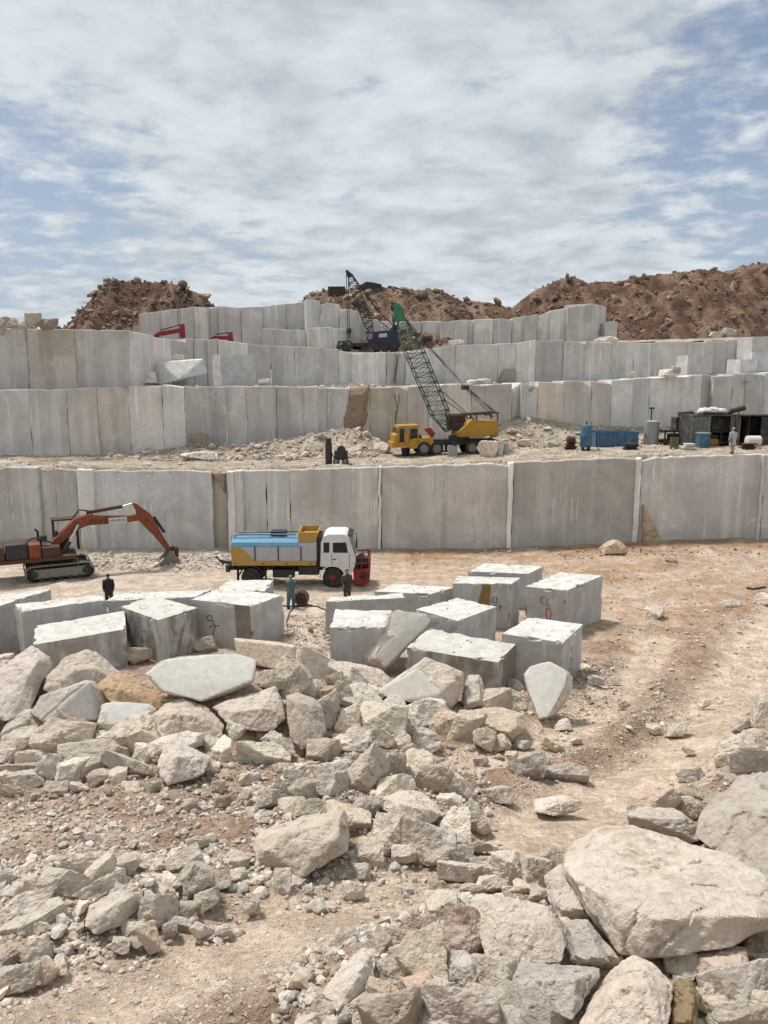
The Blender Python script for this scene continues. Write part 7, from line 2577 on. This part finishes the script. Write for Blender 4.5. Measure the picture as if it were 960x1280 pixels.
patch(BENCH2, [(437, 484), (462, 482), (460, 520), (452, 540), (428, 548), (426, 522), (434, 505)], 65.4, .45, (.62, .52, .42), 71)
patch(BENCH2, [(655, 484), (668, 482), (665, 495), (656, 510), (652, 504)], 68.0, .2, (.80, .72, .64), 73)
patch(BENCH2, [(232, 560), (236, 544), (250, 541), (266, 553), (270, 566), (240, 567)], 61.9, .25, (.55, .50, .45), 74)
patch(BENCH1, [(804, 628), (812, 645), (826, 672), (828, 684), (804, 686)], 52.4, .15, (.72, .63, .52), 75)
patch(BENCH1, [(262, 588), (283, 589), (282, 618), (274, 606)], 52.9, .15, (.62, .54, .45), 76)
patch(BENCH3, [(624, 470), (630, 460), (645, 462), (646, 480), (622, 481)], 84.6, .3, (.62, .61, .6), 78)

# ropes hanging down the third bench face
m = MB()
for dx in (0, .35):
    pts = []
    for k in range(18):
        v = 440 + k * 6.5
        q = on_plane_y(494 + 2.5 * math.sin(k * .7 + dx * 5) + dx * 6, v, 84 if v < 480 else 66.0)
        pts.append((q[0], q[1] - .4, q[2]))
    m.tube(pts[:7], .035, 5)
    m.tube(pts[8:], .03, 5)
tag(m.build('hanging_rope', M['dark'], None), 'thin dark rope hanging down the bench faces beside the green boom', 'rope')

# sheds on the skyline
def skyline_box(u0, u1, vt, vb, y, mat, lab, name, roof=0.0, kind='shed'):
    a, b = on_plane_y(u0, vt, y), on_plane_y(u1, vb, y)
    root = empty(name, ((a[0] + b[0]) / 2, y, b[2] - .8))
    tag(root, lab, kind)
    w, h = (b[0] - a[0]) / 2, a[2] - b[2] + .8
    m = MB()
    if roof:
        m.prism([(-w, 0), (w, 0), (w, h - roof * .7), (w * .25, h - roof * .2), (-w * .35, h), (-w, h - roof)], 0, 2.6)
    else:
        m.box(-w, w, 0, 2.4, 0, h)
    m.build('wall', M[mat], root)
    m = MB()
    m.box(-w * .4, w * .05, -.03, -.002, .2, h - .35)
    m.build('door', M['rust'], root)
    m = MB()
    m.box(w * .3, w * .7, -.03, -.002, h * .5, h - .4)
    m.build('opening', M['dark'], root)


skyline_box(410, 431, 358, 366, 106, 'dark', 'small dark red shed on the middle spoil heap, left of the boom tip', 'site_hut', 0, 'hut')
skyline_box(449, 477, 352, 361, 107, 'tarp', 'dark tarpaulin-covered truck body on the middle spoil heap', 'tarp_shelter', .5, 'shelter')
skyline_box(477, 506, 357, 364, 109, 'tarp', 'low brown black tarp mound beside the tarpaulin-covered shelter', 'tarp_mound', .9, 'shelter')

# ------------------------------------------------------------------ people
def person(loc, rz, lab, top, legs, height=1.72, cap=None, kameez=.0, stride=.12, arm=.0, head_turn=0.0, hair=True):
    """one skinned body in local metres facing -y, clothing over it"""
    k = height / 1.72
    root = empty('person', loc, rz)
    tag(root, lab, 'person')
    P, E, Rr = [], [], []
    def add(p, r, par=None):
        P.append(Vector(p) * k)
        Rr.append(r * k)
        if par is not None:
            E.append((par, len(P) - 1))
        return len(P) - 1
    pel = add((0, 0, .95), .13)
    sp1 = add((0, 0, 1.12), .125, pel)
    sp2 = add((0, .0, 1.32), .14, sp1)
    nk = add((0, .0, 1.46), .06, sp2)
    hd = add((0, -.015, 1.56), .085, nk)
    hd2 = add((0, -.01, 1.66), .08, hd)
    add((0, -.115, 1.575), .015, hd)
    for s in (-1, 1):
        hip = add((s * .10, 0, .90), .095, pel)
        kn = add((s * .11, -.02 + s * stride * .5, .50), .062, hip)
        an = add((s * .115, .04 + s * stride, .09), .042, kn)
        add((s * .125, -.10 + s * stride, .035), .035, an)
        sh = add((s * .19, 0, 1.39), .065, sp2)
        el = add((s * .245, .03 - arm * .1, 1.11), .045, sh)
        wr = add((s * .25, -.07 - arm * .22, .88 + arm * .2), .032, el)
        pa = add((s * .25, -.10 - arm * .24, .81 + arm * .2), .030, wr)
        for q in range(4):
            f1 = add((s * (.225 + q * .016), -.12 - arm * .25, .755 + arm * .2 - .006 * abs(q - 1.5)), .0085, pa)
            add((s * (.225 + q * .016), -.112 - arm * .25, .715 + arm * .2 + .006 * abs(q - 1.5)), .0075, f1)
        th = add((s * .225, -.135 - arm * .24, .82 + arm * .2), .0095, wr)
        add((s * .22, -.155 - arm * .24, .785 + arm * .2), .008, th)
    me = bpy.data.meshes.new('body')
    me.from_pydata(P, E, [])
    o = link('body', me, M['skin'], root)
    md = o.modifiers.new('skin', 'SKIN')
    for i, r in enumerate(Rr):
        sv = me.skin_vertices[0].data[i]
        sv.radius = (r, r)
        sv.use_root = i == 0
    md.use_smooth_shade = True
    o.modifiers.new('sub', 'SUBSURF').levels = 1
    o.modifiers['sub'].render_levels = 1
    # shirt or long tunic
    hem = .95 - kameez * .40
    m = MB()
    rings = [(1.48, .07, .07), (1.44, .15, .10), (1.38, .235, .125), (1.25, .215, .135), (1.08, .185, .13), (.95, .20, .145), (hem, .20 + kameez * .05, .15 + kameez * .05)]
    seg = 18
    vs = [(rx * math.cos(2 * math.pi * i / seg) * k, ry * math.sin(2 * math.pi * i / seg) * k * (1 + .05 * math.sin(3 * i)), zq * k) for (zq, rx, ry) in rings for i in range(seg)]
    fs = [(a * seg + i, a * seg + (i + 1) % seg, (a + 1) * seg + (i + 1) % seg, (a + 1) * seg + i) for a in range(len(rings) - 1) for i in range(seg)]
    m.add(vs, fs)
    for s in (-1, 1):
        m.tube([(s * .19 * k, 0, 1.41 * k), (s * .245 * k, (.03 - arm * .1) * k, 1.11 * k), (s * .25 * k, (-.06 - arm * .2) * k, (.92 + arm * .18) * k)], [.085 * k, .068 * k, .055 * k], 10)
    m.build('tunic' if kameez else 'jacket', M[top], root, True)
    m = MB()
    for s in (-1, 1):
        m.tube([(s * .09 * k, 0, .98 * k), (s * .11 * k, (-.02 + s * stride * .5) * k, .50 * k), (s * .115 * k, (.04 + s * stride) * k, .10 * k)], [.13 * k, .10 * k, .085 * k], 12)
    m.build('trousers', M[legs], root, True)
    for s in (-1, 1):
        m = MB()
        m.box((s * .12 - .045) * k, (s * .12 + .045) * k, (-.16 + s * stride) * k, (.10 + s * stride) * k, -.012, .085 * k, .02)
        m.build('shoe', M['dark'], root)
    V, F = ico(3)
    keep = V.copy()
    Hh = V * np.array([.094, .108, .105])[None] * k
    Hh = Hh + np.array([0, .012, 1.635])[None] * k
    msk = (V[F].mean(1)[:, 2] > (-.15 if not cap else .1)) & (V[F].mean(1)[:, 1] > -.55) | (V[F].mean(1)[:, 2] > .45)
    me = fast_mesh('hair', Hh, F[msk], True)
    link('cap' if cap else 'hair', me, M[cap or 'hair'], root)
    return root


def stand(u, v):
    p, _ = hit(u, v)
    return (p[0], p[1], float(gfull(np.array([p[0]]), np.array([p[1]]))[0]))


person(stand(137, 757), R(200), 'person in black jacket standing behind the blocks below the excavator bucket', 'cloth_black', 'cloth_black', 1.7, stride=.05)
person(stand(364, 760), R(165), 'person in teal tunic and trousers standing between the blocks and the truck', 'cloth_teal', 'cloth_teal', 1.72, kameez=1, cap='cloth_grey', arm=.9, stride=.10)
person(stand(434, 751), R(20), 'person in dark brown clothes standing by the front wheel of the truck', 'cloth_brown', 'cloth_brown', 1.72, kameez=.9, arm=.3, stride=.03)
pp, _ = at_terrace(915, 566.5)
person(tuple(pp), R(190), 'person in long pale tunic and cap walking before the machine shed', 'cloth_pale', 'cloth_grey', 1.75, kameez=1.0, cap='cloth_pale', stride=.2)

# a drum of hose beside the person in teal, with the hoses on the ground
p = stand(377, 757)
root = empty('hose_reel', p)
tag(root, 'brown reel of coiled hose standing beside the person in teal', 'hose reel')
m = MB()
for i in range(5):
    a0 = .32 + .03 * (i % 2)
    m.tube([(a0 * math.cos(t * math.pi / 9), -.2 + i * .1 + .01 * t / 18, .42 + a0 * math.sin(t * math.pi / 9)) for t in range(19)], .06, 8)
m.build('hose_coil', paint('brown_hose', (.10, .065, .045), .8, dirt=.5), root, True)
m = MB()
m.disc_lathe([(.25, -.24), (.25, .26)], (0, 0, .42), 'y', 16)
for s in (-.28, .28):
    m.tube([(-.3, s, -.02), (0, s, .42), (.3, s, -.02)], .03, 6)
m.build('reel_stand', M['rust'], root)


def ground_hose(px, rad, lab):
    pts = []
    for (u, v) in px:
        q = stand(u, v)
        pts.append(Vector((q[0], q[1], q[2] + rad)))
    fine = []
    for i in range(len(pts) - 1):
        for t in range(6):
            s = t / 6
            q = pts[i].lerp(pts[i + 1], s)
            q.z = float(gfull(np.array([q.x]), np.array([q.y]))[0]) + rad
            fine.append(q)
    m = MB()
    m.tube(fine, rad, 6)
    tag(m.build('ground_hose', M['dark'], None, True), lab, 'hose')


ground_hose([(352, 757), (372, 760), (385, 757), (398, 760), (412, 766), (420, 772)], .035, 'dark hose lying from the reel towards the narrow long block')
ground_hose([(368, 760), (362, 768), (358, 778), (362, 790)], .03, 'thin dark hose running from the person in teal towards the beige slab')
ground_hose([(933, 736), (945, 737), (965, 737)], .06, 'short dark pipe lying on the tan floor near the frame edge')
